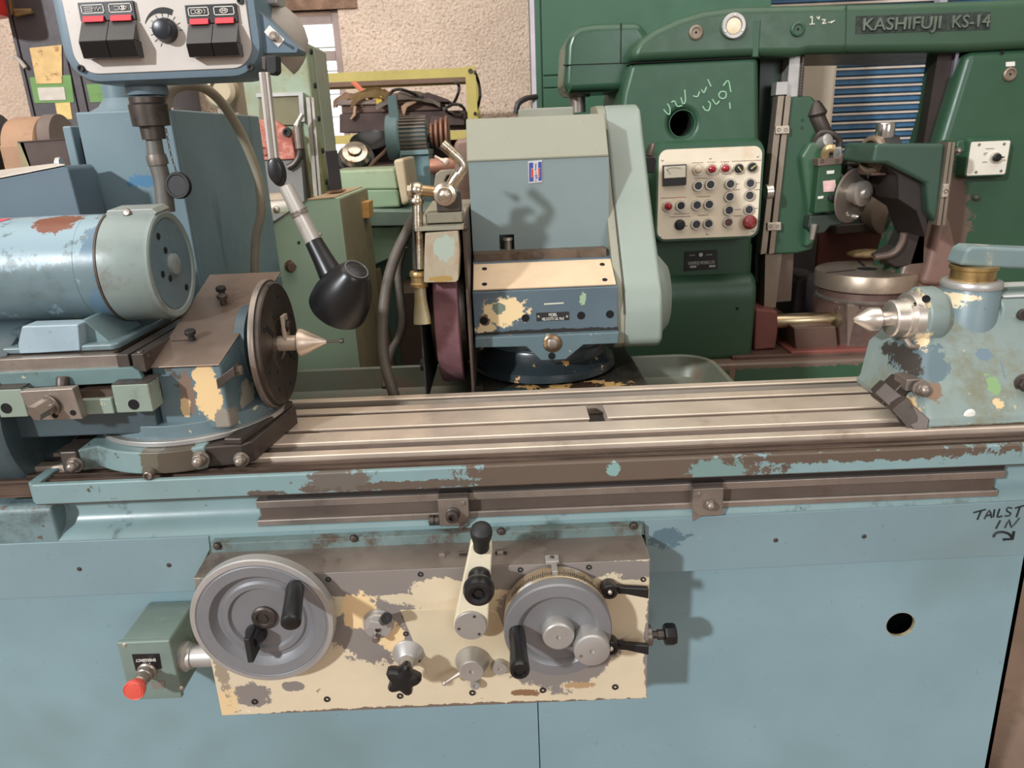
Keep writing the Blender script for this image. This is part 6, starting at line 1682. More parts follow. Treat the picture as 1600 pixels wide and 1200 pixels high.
# chalk writing
chalk = mat('green_white_chalk', (148, 206, 172), .9, var=None)
chalk2 = mat('white_chalk', (222, 222, 200), .9, var=None)
def stroke(pts, m, y=KY - .001, r=.0022):
    MB().tube([W(px, py, y) for px, py in pts], r, 5, 3).build('chalk_mark', m, hob)
for s_ in ([(1037, 171), (1041, 176), (1046, 179), (1047, 170), (1043, 162)], [(1049, 160), (1054, 158), (1058, 166), (1066, 165)], [(1064, 152), (1067, 162), (1071, 158), (1070, 140)], [(1083, 150), (1090, 151), (1093, 143)], [(1096, 140), (1100, 145), (1104, 136)], [(1106, 124), (1111, 135)],
          [(1098, 166), (1102, 172), (1108, 172), (1110, 162), (1106, 158)], [(1113, 155), (1119, 163), (1124, 158)], [(1127, 143), (1134, 144), (1134, 152), (1127, 154), (1123, 148), (1127, 143)], [(1130, 134), (1138, 126), (1142, 144)], [(1140, 160), (1141, 170)]):
    stroke(s_, chalk)
for s_ in ([(1266, 28), (1269, 26), (1269, 38)], [(1265, 38), (1273, 37.5)], [(1276, 26), (1279, 30)], [(1280, 25), (1280, 30)], [(1284, 31), (1290, 31), (1285, 37), (1291, 36)], [(1294, 35), (1297, 35)], [(1300, 33), (1298, 36), (1304, 32)]):
    stroke(s_, chalk2, KY - .0115, .0016)
# left arm (motor cover) with shaft
MB().pp([(884, 70), (890, 50), (906, 40), (930, 36), (1000, 33), (1020, 60), (1000, 140), (890, 146), (880, 138)], KY + .1, .32).build('arm_housing', mat('arm_green', (40, 84, 64), .28, var=(3, .07), bump=(30, .05)), hob, .035, 4)
MB().pp([(880, 101), (985, 97.5), (985, 98.8), (880, 102.3)], KY + .098, .01).build('arm_seam', hole, hob)
MB().pp([(970, 36), (971.3, 36), (970.5, 98), (969.2, 98)], KY + .098, .01).build('arm_seam', hole, hob)
MB().cyl(W(903, 176, KY + .25), W(902, 146, KY + .25), .028).build('arm_shaft', steel, hob)
MB().lathe([(.048, 0), (.05, .004), (.05, .016), (.046, .02)], W(901, 152, KY + .25), Z_, 24).build('shaft_collar', steel, hob)
# neck, bulge (left lower body)
nk0, nk1 = W(1035, 400, KY).x, W(1180, 400, KY).x
MB().box(.36, nk1, KY + .03, KY + .5, .66, 1.1).build('neck', kg, hob, .01)
zb0, zb1 = W(1110, 555, KY - .06).z, W(1110, 424, KY).z
MB().pyz([(KY - .04, bz - .01), (KY - .05, zb1 - .10), (KY - .045, zb1 - .05), (KY - .02, zb1 - .015), (KY + .04, zb1), (KY + .4, zb1), (KY + .4, bz - .01)], .36, W(1180, 500, KY - .04).x).build('lower_housing', kg, hob, .025, 4)
MB().lathe([(.005, 0), (.004, .003)], W(1152, 482, KY - .05), FRONT, 10).build('housing_screw', hole, hob)
# maker plate
mp = MB().pp([(1070, 393), (1121, 390), (1121.5, 420), (1069, 424)], KY - .003, .004).build('maker_plate', blackp, hob, .001, label='black maker plate with silver lettering')
silver = mat('silver_print', (176, 176, 168), .4, .5)
MB().lathe([(.007, 0), (.007, .001)], W(1095, 398, KY - .0035), FRONT, 20).build('plate_emblem', silver, mp)
text('plate_text', 'KASHIFUJI WORKS LTD', W(1096, 413, KY - .0035), .0115, silver, mp, align='CENTER', width=.094, bold=.01)
text('plate_text', 'KYOTO', W(1082, 400, KY - .0035), .005, silver, mp, align='CENTER', width=.02)
text('plate_text', 'JAPAN', W(1108, 399, KY - .0035), .005, silver, mp, align='CENTER', width=.02)
for u in (1078, 1108):
    MB().pp([(u, 415.5 - (u - 1078) * .03), (u + 10, 415 - (u - 1078) * .03), (u + 10, 418 - (u - 1078) * .03), (u, 418.5 - (u - 1078) * .03)], KY - .0035, .001).build('plate_blank', silver, mp)
# control panel
CPY = KY - .12
cp = thing('button_panel', 'cream button panel with meter in a green rounded housing on the gear machine', 'control panel', W(1110, 372, CPY))
pA, pB = W(1036, 245, CPY), W(1190, 362, CPY)
x0, x1, z1, z0 = W(1030, 240, CPY).x, W(1191, 240, CPY).x, W(1110, 233, CPY).z + .004, W(1110, 371, CPY).z
MB().loft([rrect(x0 - .012, x1 + .014, z0 - .014, z1 + .024, .04, KY + .02), rrect(x0 - .012, x1 + .014, z0 - .014, z1 + .024, .04, CPY + .03), rrect(x0 - .006, x1 + .008, z0 - .008, z1 + .012, .034, CPY + .003)]).build('panel_housing', kg, cp)
pan_ = MB().loft([rrect(x0, x1, z0, z1, .028, CPY), rrect(x0, x1, z0, z1, .028, CPY + .005)]).build('panel_plate', mat('cream_panel', (232, 218, 194), .5, var=(5, .03), dirt=(6, .62, (222, 188, 150), .2)), cp)
for px, py in ((1035, 250), (1110, 247), (1184, 244), (1031, 369), (1105, 365), (1178, 361)):
    hw('screw', 'screw', W(px, py, CPY), FRONT, .0045, steel_br, cp)
mtr = MB().pp([(1036, 258.5), (1073, 256.5), (1072.5, 289), (1036.5, 291)], CPY - .012, .014).build('meter', blackp, cp, .001, label='black and white panel meter')
MB().pp([(1037.8, 260.3), (1071.4, 258.4), (1071.2, 276.5), (1038, 278.5)], CPY - .0126, .001).build('meter_face', mat('meter_white', (236, 228, 208), .4, var=None), mtr)
MB().tube([W(1048, 272, CPY - .013), W(1041, 264, CPY - .013)], .0006, 4, 1).build('meter_needle', blackm, mtr)
MB().tube([W(1042, 265.5, CPY - .013), W(1048, 262.5, CPY - .013), W(1056, 262, CPY - .013), W(1064, 263, CPY - .013)], .0005, 4, 3).build('meter_scale', blackm, mtr)
cr_ = steel_br
def button(px, py, col_m, r=.0175, kind='push'):
    q = W(px, py, CPY)
    b = MB().lathe([(r, 0), (r, .008), (r * .93, .011), (r * .70, .011), (r * .68, .006), (r * .5, .006)], q, FRONT, 28).build('button_bezel', cr_, cp)
    if kind == 'push':
        MB().lathe([(r * .67, .004), (r * .67, .009), (r * .62, .0105), (.001, .0105)], q, FRONT, 24).build('button_cap', col_m, b)
    elif kind == 'lamp':
        MB().lathe([(r * .76, .008), (r * .74, .016), (r * .55, .024), (r * .25, .027), (.001, .0275)], q, FRONT, 24).build('lamp_lens', col_m, b)
    return b
lens_r = mat('dark_red_lens', (150, 24, 34), .15, var=None, coat=.5)
lens_w = mat('milky_lens', (226, 206, 180), .25, var=None, coat=.5)
capm = mat('charcoal_cap', (44, 46, 50), .4, var=None)
button(1090, 265, lens_w, kind='lamp'); button(1111, 264, lens_r, kind='lamp'); button(1132, 263, lens_r, kind='lamp'); button(1043, 322, lens_r, kind='lamp')
for px, py in ((1090, 290), (1109, 288), (1140, 287), (1171, 286), (1139, 307), (1170, 305), (1088, 320), (1107, 319), (1138, 328), (1169, 327), (1087, 350), (1106, 349)):
    button(px, py, capm)
button(1063, 321, mat('black_cap', (16, 16, 18), .3, var=None)); button(1137, 347, mat('brown_cap', (92, 56, 52), .4, var=None))
for px, py, a in ((1153, 263, -50), (1174, 261, 35), (1062, 351, -8)):
    q = W(px, py, CPY)
    b = MB().lathe([(.0175, 0), (.0175, .007), (.016, .010), (.013, .010)], q, FRONT, 26).build('selector_bezel', cr_ if px > 1100 else blackp, cp)
    MB().lathe([(.0145, .004), (.014, .014), (.012, .016), (.001, .016)], q, FRONT, 24).build('selector_knob', blackp, b)
    d = V((math.cos(math.radians(a)), 0, math.sin(math.radians(a))))
    e_ = V((-d.z, 0, d.x))
    L_ = .013 if px > 1100 else .022
    MB().prism([q - d * .008 - e_ * .0022 + V((0, -.016, 0)), q + d * L_ - e_ * .001 + V((0, -.016, 0)), q + d * L_ + e_ * .001 + V((0, -.016, 0)), q - d * .008 + e_ * .0022 + V((0, -.016, 0))], (0, -.003, 0)).build('selector_pointer', mat('pale_pointer', (190, 176, 120), .4) if px > 1100 else blackp, b)
mq = W(1168, 346, CPY)
MB().lathe([(.012, 0), (.012, .012), (.021, .016), (.0235, .022), (.022, .030), (.016, .036), (.006, .038), (.001, .038)], mq, FRONT, 32).build('stop_button', mat('maroon_mushroom', (122, 38, 42), .4, var=(20, .1), dirt=(40, .6, (150, 80, 70), .1)), cp, label='maroon mushroom stop button')
# rows of tiny legend strips above the buttons
leg = mat('legend_ink', (120, 100, 84), .7, var=None)
legr = mat('legend_red_ink', (196, 96, 96), .7, var=None)
for px, py, n_, m in ((1082, 254, 14, leg), (1105, 253, 11, leg), (1126, 252.5, 11, leg), (1144, 251.5, 44, leg), (1085, 278.5, 20, leg), (1033, 309, 18, leg), (1055, 308, 14, legr), (1089, 307, 20, leg), (1053, 334, 22, leg), (1090, 336, 16, leg), (1149, 287, 4, leg), (1180, 285, 7, leg), (1178, 296, 12, leg), (1146, 296, 9, leg), (1148, 327, 7, leg), (1147, 337, 12, leg), (1178, 325, 6, leg), (1047, 338.5, 30, leg)):
    x_ = px
    k = 0
    while x_ < px + n_:
        w_ = 2.2 + (k * 7 % 3) * .5
        MB().pp([(x_, py - (x_ - px) * .04), (x_ + w_, py - (x_ - px) * .04), (x_ + w_, py + 1.1 - (x_ - px) * .04), (x_, py + 1.1 - (x_ - px) * .04)], CPY - .0006, .0006).build('legend_mark', m, cp)
        x_ += w_ + .9
        k += 1
MB().cyl(W(1196, 300, KY - .05), W(1206, 299, KY - .05), .024).build('side_button', steel_br, cp)
MB().lathe([(.008, 0), (.006, .004)], W(1108, 237, CPY + .02), FRONT, 12).build('housing_screw', blackm, cp)

# ---- vertical slide and hob carriage
SY = KY + .06
z_top = 1.72
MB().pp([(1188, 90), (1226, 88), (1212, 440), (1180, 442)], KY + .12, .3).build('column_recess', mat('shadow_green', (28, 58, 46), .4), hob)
MB().pp([(1224, 88), (1258, 86), (1236, 470), (1190, 474)], SY + .05, .2).build('slide_column', mat('slide_steel_brown', (112, 98, 88), .4, .6, var=(5, .15)), hob)
MB().pp([(1234, 88), (1254, 87), (1249, 150), (1229, 152)], SY - .005, .06).build('slide_way', alu, hob)
MB().pp([(1196, 395), (1222, 394), (1212, 480), (1194, 482)], SY, .05).build('slide_way', mat('tarnished_way', (138, 126, 110), .4, .6), hob)
ch0, ch1 = W(1255, 88, SY - .01), W(1250, 150, SY - .01)
for i in range(13):
    c_ = ch0.lerp(ch1, (i + .5) / 13)
    MB().ball(c_, .009, .8, .6, 1.0, 8).build('chain_link', steel_dk, hob)
for i in range(4):
    pass
cr = thing('hob_carriage', 'green hob carriage with steel gibs and cutter head on the gear machine column', 'carriage', W(1250, 395, SY))
MB().pp([(1224, 152), (1268, 150), (1276, 158), (1280, 205), (1291, 240), (1290, 300), (1283, 345), (1270, 390), (1246, 396), (1203, 398)], SY - .03, .2).build('carriage_body', kg, cr, .008, 3)
MB().pp([(1252, 245), (1266, 222), (1282, 222), (1292, 250), (1290, 320), (1274, 380), (1258, 388), (1264, 330)], SY - .06, .08).build('carriage_rib', mat('rib_green', (56, 100, 76), .3, var=(3, .06)), cr, .012, 3)
for a, b in (((1216, 150), (1226, 150)), ((1228, 150), (1237, 150))):
    MB().pp([(a[0], 150), (b[0], 149.5), (b[0] - 28, 396), (a[0] - 28, 398)] if a[0] < 1220 else [(a[0], 150), (b[0], 149.5), (b[0] - 27, 396), (a[0] - 27, 398)], SY - .045, .05).build('gib_strip', mat('gib_steel', (150, 138, 124), .4, .7, var=(6, .12)), cr, .002)
for px, py in ((1222, 204), (1209, 355)):
    MB().pp([(px - 10, py - 7), (px + 12, py - 8), (px + 12, py + 5), (px - 10, py + 6)], SY - .055, .012).build('gib_clamp', mat('clamp_steel', (190, 178, 162), .4, .6), cr, .003)
    for s_ in (-5, 6):
        hw('pit', 'clamp_screw', W(px + s_, py - 1, SY - .055), FRONT, .006, steel_dk, cr)
MB().pp([(1214, 128), (1232, 127), (1231, 148), (1212, 149)], SY - .03, .05).build('top_bracket', alu, cr, .002)
for px, py in ((1254, 188), (1253, 200)):
    hw('pit', 'screw_hole', W(px, py, SY - .03), FRONT, .005, hole, cr)
# hob head
HY = SY - .1
MB().pp([(1280, 252), (1317, 248), (1313, 330), (1272, 334)], HY, .16).build('hob_head', mat('head_green', (44, 76, 52), .4, var=(5, .1), chips=(40, .7, (110, 80, 70), .03)), cr, .006)
MB().pp([(1278, 248), (1317, 246), (1316, 256), (1278, 260)], HY - .004, .05).build('head_cap', mat('brown_cap_steel', (120, 102, 90), .45, .5), cr, .002)
for px in (1285, 1308):
    hw('pit', 'cap_screw', W(px, 252, HY - .004), FRONT, .006, hole, cr)
for pts, m in (([(1292, 267), (1304, 266), (1303, 271), (1292, 272)], white), ([(1286, 283), (1305, 281), (1306, 290), (1303, 299), (1287, 300)], mat('pink_tag', (232, 190, 184), .6, var=(60, .12))), ([(1278, 307), (1287, 306), (1286, 310), (1278, 311)], white)):
    MB().pp(pts, HY - .002, .003).build('head_label', m, cr)
MB().lathe([(.012, 0), (.012, .01), (.006, .012)], W(1299, 309, HY), FRONT, 14).build('head_plug', blackm, cr)
# cutter disc & spindle
ccx = W(1345, 302, HY - .02)
MB().lathe([(.03, 0), (.088, .004), (.092, .008), (.088, .012), (.03, .014)], W(1328, 306, HY + .02), V((.5, -.86, -.05)), 40).build('cutter_disc', mat('dusty_disc', (128, 118, 108), .45, .5), cr)
MB().lathe([(.034, -.06), (.034, 0), (.04, .002), (.042, .02), (.03, .024), (.016, .025), (.014, .034), (.001, .035)], W(1342, 302, HY - .02), V((.4, -.9, 0)), 32).build('arbor_nose', steel_br, cr)
MB().pp([(1266, 336), (1310, 334), (1322, 345), (1316, 352), (1298, 354), (1290, 364), (1270, 368), (1262, 356)], HY + .02, .08).build('head_bracket', mat('dark_green_bracket', (44, 54, 46), .45), cr, .008)
for px, py, r in ((1317, 333, .017), (1333, 338, .009)):
    MB().lathe([(r, -.03), (r, .012), (r * .7, .014), (r * .5, .02)], W(px, py, HY + .02), V((.6, -.8, 0)), 20).build('lock_nut', steel_br, cr)
MB().cyl(W(1272, 350, HY + .01), W(1268, 374, HY + .01), .012, .008).build('bracket_pin', steel_br, cr)
MB().rcyl(W(1273, 178, HY + .08), W(1291, 218, HY + .08), .028, .006).build('hydraulic_cylinder', steel_dk, cr)
MB().lathe([(.03, 0), (.035, .01), (.02, .04), (.012, .05)], W(1276, 182, HY + .08), V((-.2, 0, 1)), 20).build('cylinder_head', steel_dk, cr)
MB().lathe([(.018, -.03), (.022, 0), (.022, .03), (.016, .034)], W(1284, 224, HY + .05), V((.3, -.8, .3)), 24).build('valve_fitting', alu, cr)
MB().tube([W(1270, 228, HY + .06), W(1282, 208, HY + .05), W(1302, 210, HY + .04), W(1312, 222, HY + .04), W(1308, 240, HY + .04), W(1296, 248, HY + .04)], .010, 10, 5).build('hydraulic_pipe', steel_dk, cr)
MB().tube([W(1290, 250, HY + .02), W(1289, 240, HY + .01), W(1294, 232, HY), W(1302, 232, HY)], .014, 12, 4).build('brass_elbow', mat('pale_brass', (206, 182, 138), .35, .7), cr)
MB().pp([(1302, 232), (1316, 228), (1316, 246), (1302, 248)], HY + .03, .05).build('junction_block', alu, cr, .003)
MB().tube([W(1312, 250, HY + .12), W(1330, 238, HY + .12), W(1350, 240, HY + .12), W(1366, 236, HY + .12)], .012, 8, 4).build('wrapped_pipe', mat('tan_wrap', (176, 146, 112), .8), cr)
MB().rcyl(W(1318, 262, HY + .08), W(1340, 262, HY + .08), .026, .005).build('arbor_bearing', steel_dk, cr)

# ---- right column
rc = [(1508, 78), (1640, 74), (1640, 470), (1440, 470), (1446, 440), (1470, 415)]
ox1 = 2.2
MB().prism([W(1512, 80, KY), V((ox1, KY, W(1600, 74, KY).z)), V((ox1, KY, .70)), V((1.30, KY, .70)), V((1.315, KY, .90)), V((1.40, KY, .98))], (0, .22, 0)).build('right_column', kg_stain, hob, .03, 4)
MB().pp([(1466, 82), (1514, 80), (1476, 330), (1426, 330)], KY + .06, .05).build('right_slide', mat('dark_slide', (64, 54, 50), .4, .5, var=(4, .2)), hob)
MB().pp([(1494, 82), (1499, 82), (1476, 222), (1471, 222)], KY + .045, .02).build('bright_way', mat('pale_way', (170, 166, 178), .3, .8), hob)
MB().pp([(1456, 84), (1476, 83), (1452, 220), (1434, 221)], KY + .12, .03).build('green_backing', kg, hob)
# support arm
sa = thing('support_arm', 'green overhanging support arm with steel cap on the right column of the gear machine', 'arm', W(1470, 350, KY))
AY = KY - .22
MB().prism([W(1368, 224, AY), W(1478, 224, AY), W(1465, 352, AY), W(1450, 330, AY), W(1448, 288, AY), W(1385, 256, AY), W(1362, 256, AY)], (0, .22, 0)).build('arm_body', mat('arm_green2', (48, 82, 68), .35, var=(3, .08)), sa, .012, 3)
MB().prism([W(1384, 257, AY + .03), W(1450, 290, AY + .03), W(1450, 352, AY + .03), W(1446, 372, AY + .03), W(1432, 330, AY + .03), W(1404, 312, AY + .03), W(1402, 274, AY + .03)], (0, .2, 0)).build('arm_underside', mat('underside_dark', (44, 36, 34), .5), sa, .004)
MB().pp([(1482, 222), (1487, 222), (1470, 352), (1464, 352)], AY - .012, .06).build('gib_strip', mat('gib_steel', (150, 138, 124), .4, .7, var=(6, .12)), sa)
MB().pp([(1488.5, 222), (1493, 222), (1477, 352), (1472, 352)], AY - .012, .06).build('gib_strip', mat('gib_steel', (150, 138, 124), .4, .7, var=(6, .12)), sa)
MB().pp([(1475, 288), (1484, 287), (1482, 308), (1472, 309)], AY - .022, .014).build('gib_clamp', mat('clamp_steel', (190, 178, 162), .4, .6), sa, .003)
hw('pit', 'clamp_screw', W(1478, 299, AY - .022), FRONT, .007, steel_dk, sa)
MB().pp([(1497, 220), (1508, 218), (1509, 238), (1490, 242)], AY + .02, .1).build('arm_stop', kg, sa, .006)
hw('dome', 'stop_nut', W(1497, 236, AY + .02), FRONT, .008, steel, sa)
sh = W(1381, 222, AY + .1)
MB().lathe([(.029, 0), (.030, .004), (.028, .03), (.030, .052), (.027, .058), (.012, .06), (.001, .06)], sh, Z_, 36).build('steel_cap', mat('shiny_steel', (206, 202, 198), .15, 1.0, var=None), sa)
MB().lathe([(.06, -.04), (.06, 0), (.052, .006), (.045, .006), (.04, -.01), (.001, -.01)], W(1360, 242, AY + .1), V((-1, -.25, 0)), 36).build('bearing_bore', mat('bore_tan', (150, 130, 110), .4, .6), sa)
MB().lathe([(.055, 0), (.06, .02), (.06, .06)], W(1366, 242, AY + .1), V((1, .0, 0)), 36).build('bearing_ring', blackm, sa)
MB().pp([(1361, 262), (1384, 262), (1386, 274), (1362, 275)], AY + .08, .1).build('arm_foot', kbr, sa, .004)
# lower dark pillar under the arm with curved gusset
MB().prism([W(1410, 312, KY + .0), W(1450, 322, KY), W(1446, 414, KY), W(1400, 418, KY), W(1372, 402, KY), W(1400, 385, KY), W(1416, 352, KY)], (0, .07, 0)).build('pillar', mat('dark_pillar', (62, 54, 50), .42, .4, var=(4, .2)), hob, .008)
MB().tube([W(1414, 355, KY - .02), W(1408, 380, KY - .02), W(1394, 396, KY - .02), W(1366, 402, KY - .02)], .012, 10, 5).build('gusset_edge', mat('gusset', (116, 100, 90), .45, .4), hob)
MB().prism([W(1470, 330, KY - .03), W(1486, 340, KY - .03), W(1504, 420, KY - .03), W(1470, 448, KY - .03), W(1440, 446, KY - .03), W(1448, 420, KY - .03)], (0, .1, 0)).build('column_toe', mat('pinkish_oily', (138, 108, 98), .35, .2, var=(4, .12), dirt=(4, .6, (70, 90, 74), .25)), hob, .02, 3)
for px, py in ((1523, 308), (1513, 387)):
    hw('dome', 'column_bolt', W(px, py, KY), FRONT, .012, mat('green_bolt', (64, 70, 58), .5), hob)
MB().pp([(1572, 97), (1586, 96), (1586, 103), (1572, 104)], KY - .002, .003).build('white_tag', white, hob)
hw('pit', 'screw_hole', W(1566, 82, KY), FRONT, .006, hole, hob)
# switch box on right column
sbx = thing('selector_switch_box', 'small cream selector switch plate in a green box on the right column', 'switch box', W(1545, 275, KY))
q0, q1 = W(1517, 221, KY - .05), W(1574, 271, KY - .05)
MB().loft([rrect(q0.x - .006, q1.x + .004, q1.z - .012, q0.z + .012, .014, KY), rrect(q0.x - .006, q1.x + .004, q1.z - .012, q0.z + .012, .014, KY - .03), rrect(q0.x - .002, q1.x, q1.z - .006, q0.z + .004, .012, KY - .045)]).build('box_housing', kg, sbx)
spl = MB().loft([rrect(q0.x + .004, q1.x - .006, q1.z - .002, q0.z - .002, .006, KY - .047), rrect(q0.x + .004, q1.x - .006, q1.z - .002, q0.z - .002, .006, KY - .044)]).build('switch_plate', mat('cream_plate2', (226, 220, 206), .5, var=(8, .03)), sbx)
for px, py in ((1530, 226), (1569, 225), (1525, 269), (1564, 267)):
    hw('screw', 'screw', W(px, py, KY - .047), FRONT, .005, steel, sbx)
q = W(1554, 246, KY - .047)
MB().lathe([(.017, 0), (.017, .008), (.015, .011), (.012, .011)], q, FRONT, 26).build('selector_bezel', cr_, sbx)
MB().lathe([(.0135, .006), (.013, .018), (.011, .02), (.001, .02)], q, FRONT, 24).build('selector_knob', blackp, sbx)
MB().prism([q + V((-.012, -.02, -.003)), q + V((.016, -.02, -.001)), q + V((.018, -.02, .003)), q + V((-.008, -.02, .004))], (0, -.006, 0)).build('selector_pointer', blackp, sbx)
for px, py, n_ in ((1540, 232, 14), (1537, 239, 6), (1537, 241.5, 4), (1535, 253, 8)):
    MB().pp([(px, py), (px + n_, py - .5), (px + n_, py + .6), (px, py + 1.1)], KY - .0476, .0006).build('legend_mark', leg, sbx)
hw('socket', 'side_screw', W(1574, 246, KY - .03), X, .007, blackm, sbx)

# ---- rotary work table
rt = thing('rotary_table', 'round slotted steel work table on a brown casting inside the gear machine', 'rotary table', V((1.15, 2.75, bz)))
RC = WZ(1354, 420, W(1354, 420, 2.72).z)
rz = RC.z
rR = (W(1430, 420, RC.y).x - W(1279, 424, RC.y).x) / 2
RCc = V(((W(1430, 420, RC.y).x + W(1279, 424, RC.y).x) / 2, RC.y, rz))
MB().lathe([(rR * .96, -.062), (rR, -.058), (rR, -.005), (rR * .985, 0), (.036, 0), (.034, -.03), (.001, -.03)], RCc, Z_, 72).build('table_disc', mat('table_disc_steel', (168, 150, 132), .35, .7, var=(5, .12), dirt=(7, .6, (120, 100, 84), .25)), rt, label='round slotted steel table top')
MB().lathe([(.036, .0002), (.034, .0006), (.001, .0006)], RCc, Z_, 32).build('table_bore', hole, rt)
for a in (75, 195, 330):
    d = V((math.cos(math.radians(a)), math.sin(math.radians(a)), 0))
    e_ = V((-d.y, d.x, 0)) * .006
    MB().prism([RCc + d * .05 - e_, RCc + d * rR * .985 - e_, RCc + d * rR * .985 + e_, RCc + d * .05 + e_], (0, 0, .0006)).build('table_slot', hole, rt)
MB().lathe([(rR * .93, -.16), (rR * .9, -.10), (rR * .88, -.062)], RCc, Z_, 64).build('table_neck', kbr, rt)
MB().lathe([(rR * .98, -.34), (rR * .95, -.2), (rR * .93, -.15)], RCc, Z_, 64).build('table_casting', kbr, rt)
MB().lathe([(rR * .94, -.104), (rR * .955, -.1), (rR * .955, -.092), (rR * .93, -.088)], RCc, Z_, 64).build('neck_ring', steel, rt)
BY = 2.60
MB().pp([(1310, 478), (1440, 470), (1440, 540), (1330, 548), (1306, 536)], BY + .02, .3).build('gear_housing', kbr, rt, .01, 3)
MB().pp([(1324, 476), (1440, 470), (1440, 538), (1324, 544)], BY - .02, .05).build('housing_cover', mat('worn_cover', (134, 116, 104), .42, .5, var=(5, .15)), rt, .006)
for px, py in ((1346, 480), (1340, 538), (1346, 525), (1356, 525), (1394, 535), (1414, 528)):
    hw('socket', 'cover_screw', W(px, py, BY - .02), FRONT, .009, steel_dk, rt)
shc = W(1215, 502, BY + .05)
MB().rcyl(V((W(1208, 502, BY + .05).x, BY + .05, shc.z)), V((W(1320, 500, BY + .05).x, BY + .05, shc.z)), .028, .003).build('drive_shaft', mat('pale_gold_steel', (196, 178, 146), .3, 1.0, var=(10, .06)), rt)
MB().lathe([(.045, 0), (.045, .03), (.04, .034)], V((W(1300, 500, BY + .05).x, BY + .05, shc.z)), X, 28).build('shaft_seal', mat('oily_seal', (96, 84, 62), .4, .4), rt)
MB().pp([(1180, 482), (1216, 486), (1216, 518), (1212, 545), (1178, 548)], BY + .0, .2).build('shaft_bearing', kred, rt, .008)
MB().pp([(1240, 512), (1306, 510), (1310, 550), (1244, 553)], BY - .03, .2).build('chip_tray', kbr, rt, .004)
MB().box(W(1236, 548, BY - .06).x, W(1440, 548, BY - .06).x, BY - .06, BY + .4, bz + .006, W(1340, 545, BY - .06).z).build('table_plinth', kred, rt, .006)
mv = MB().pp([(1243, 440), (1256, 430), (1290, 432), (1300, 470), (1304, 500), (1236, 500)], BY + .25, .2).build('belt_guard', mat('dark_purple_brown', (54, 44, 46), .6), rt, .02, 3)
# behind: red-brown machine seen through the gap
rb = thing('red_brown_machine', 'red-brown machine with grey motor seen through the gear machine frame', 'machine', V((1.75, 3.9, 0)))
RBY = 3.75
MB().pp([(1280, 360), (1436, 342), (1440, 470), (1270, 470)], RBY, .5).build('machine_body', kred, rb, .01)
MB().pp([(1316, 305), (1360, 278), (1402, 286), (1430, 292), (1420, 330), (1330, 335)], RBY - .1, .4).build('ribbed_cover', mat('ribbed_brown', (96, 70, 64), .5, .2, var=(5, .15)), rb, .02, 3)
for i in range(5):
    MB().cyl(W(1352 + i * 11, 280 + i * 4, RBY - .12), W(1346 + i * 11, 292 + i * 4, RBY - .12), .012, n=8).build('cover_rib', kred, rb)
MB().lathe([(.11, -.22), (.115, -.2), (.115, 0), (.10, .006), (.06, .008), (.05, .014), (.001, .014)], W(1393, 331, RBY - .16), V((.25, -1, 0)), 40).build('grey_motor', mat('dusty_motor', (140, 124, 110), .5, .3, var=(5, .1)), rb)
MB().pp([(1306, 352), (1430, 345), (1432, 358), (1308, 366)], RBY - .14, .3).build('machine_shelf', mat('dark_shelf', (70, 60, 54), .5), rb, .004)
MB().pp([(1312, 326), (1345, 324), (1345, 352), (1314, 354)], RBY - .12, .2).build('shelf_block', mat('dark_green_block', (56, 74, 60), .5), rb, .004)
MB().box(1.62, 2.4, RBY, RBY + .4, 0, W(1350, 468, RBY).z).build('machine_plinth', kred, rb)
tag(MB().ball(W(1354, 396, 2.9), .06, 1.3, .8, .28, 16).build('cleaning_rag', mat('tan_rag', (150, 124, 84), .9, var=(30, .3), bump=(40, 1, .01))), 'crumpled tan rag lying behind the round work table', 'rag')
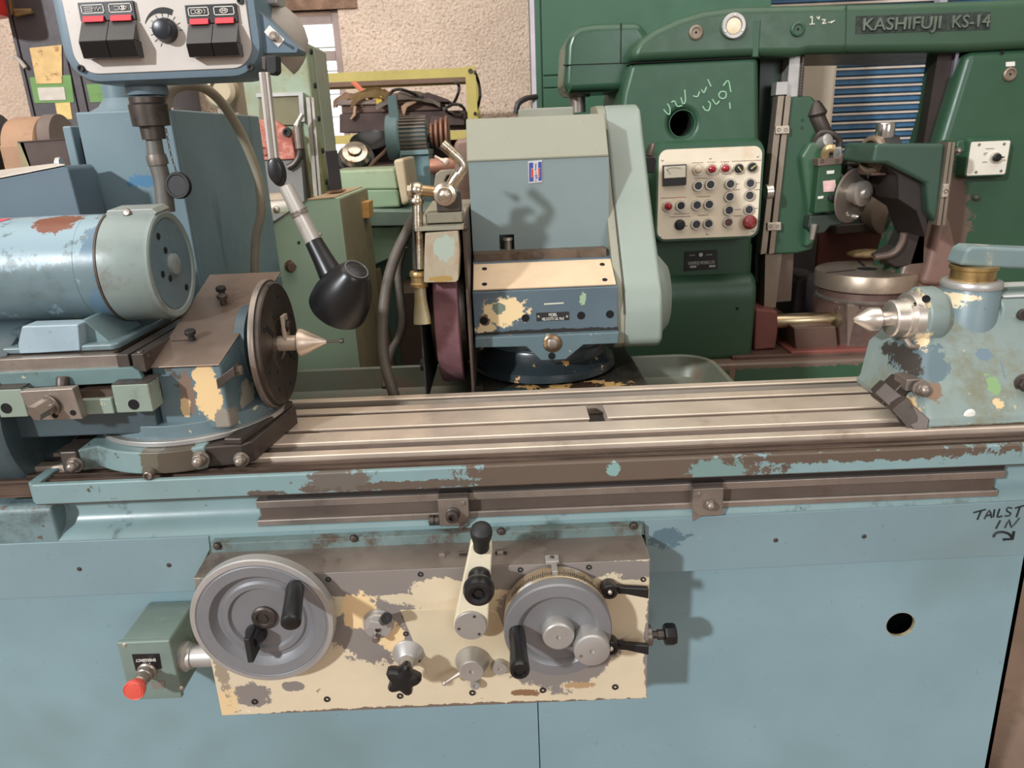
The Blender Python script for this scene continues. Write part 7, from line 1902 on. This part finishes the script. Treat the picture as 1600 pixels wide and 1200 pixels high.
# beige cabinet behind the slide
bcab = thing('beige_cabinet', 'beige steel cabinet standing behind the gear machine beside the blue shutter', 'cabinet', V((1.8, 4.7, 0)))
b0c, b1c = W(1256, 90, 4.5), W(1309, 92, 4.5)
MB().box(b0c.x - .2, b1c.x, 4.5, 4.9, 0, b1c.z).build('cabinet_body', mat('beige_paint', (172, 158, 138), .5, var=(3, .06)), bcab, .004)
MB().box(b0c.x - .19, b1c.x - .012, 4.492, 4.502, .1, b1c.z - .015).build('cabinet_door', mat('beige_paint', (172, 158, 138), .5, var=(3, .06)), bcab, .002)
MB().cyl(V((b1c.x - .05, 4.49, 1.2)), V((b1c.x - .05, 4.46, 1.2)), .015).build('door_knob', steel, bcab)
gq = thing('grey_cabinet', 'dark grey cabinet seen low between the carriage and the rotary table', 'cabinet', V((1.3, 3.6, 0)))
MB().box(W(1215, 400, 3.62).x, W(1275, 400, 3.62).x, 3.62, 3.9, W(1240, 430, 3.62).z, W(1240, 330, 3.62).z).build('cabinet_body', mat('dark_grey_paint', (72, 66, 64), .5), gq, .004)
MB().box(W(1215, 400, 3.62).x, W(1275, 400, 3.62).x, 3.63, 3.9, 0, W(1240, 430, 3.62).z).build('cabinet_plinth', mat('dark_grey_paint', (72, 66, 64), .5), gq)
# dark green tall enclosure behind, centre
gn = thing('green_enclosure', 'tall dark green steel enclosure behind the wheelhead and gear machine', 'enclosure', V((.6, 4.0, 0)))
NY = 3.7
ge = mat('enclosure_green', (44, 98, 74), .45, var=(2, .08), dirt=(3, .6, (60, 92, 66), .3))
gx0_, gx1_ = W(836, 60, NY).x, W(1100, 60, NY).x
sxg = W(846, 60, NY).x
zsm = W(900, 117, NY).z
MB().box(gx0_, gx1_ + .3, NY + .01, NY + .7, 0, 3.0).build('enclosure_body', ge, gn)
for a, b, z0_, z1_ in ((gx0_, sxg - .003, .02, 2.98), (sxg + .003, gx1_ + .3, zsm + .004, 2.98), (sxg + .003, gx1_ + .3, W(900, 136, NY).z + .003, zsm - .004), (sxg + .003, gx1_ + .3, .02, W(900, 136, NY).z - .003)):
    MB().box(a, b, NY, NY + .02, z0_, z1_).build('enclosure_panel', ge, gn, .003)
MB().box(gx0_ - .02, gx0_, NY, NY + .05, 0, 3.0).build('corner_trim', mat('pale_trim', (190, 180, 190), .5), gn)
tag(MB().tube([W(806, 178, NY - .05), W(810, 162, NY - .05), W(822, 154, NY - .03), W(838, 151, NY + .005)], .013, 8, 5).build('black_cable', kb), 'black cable entering the green enclosure at its left edge', 'cable')
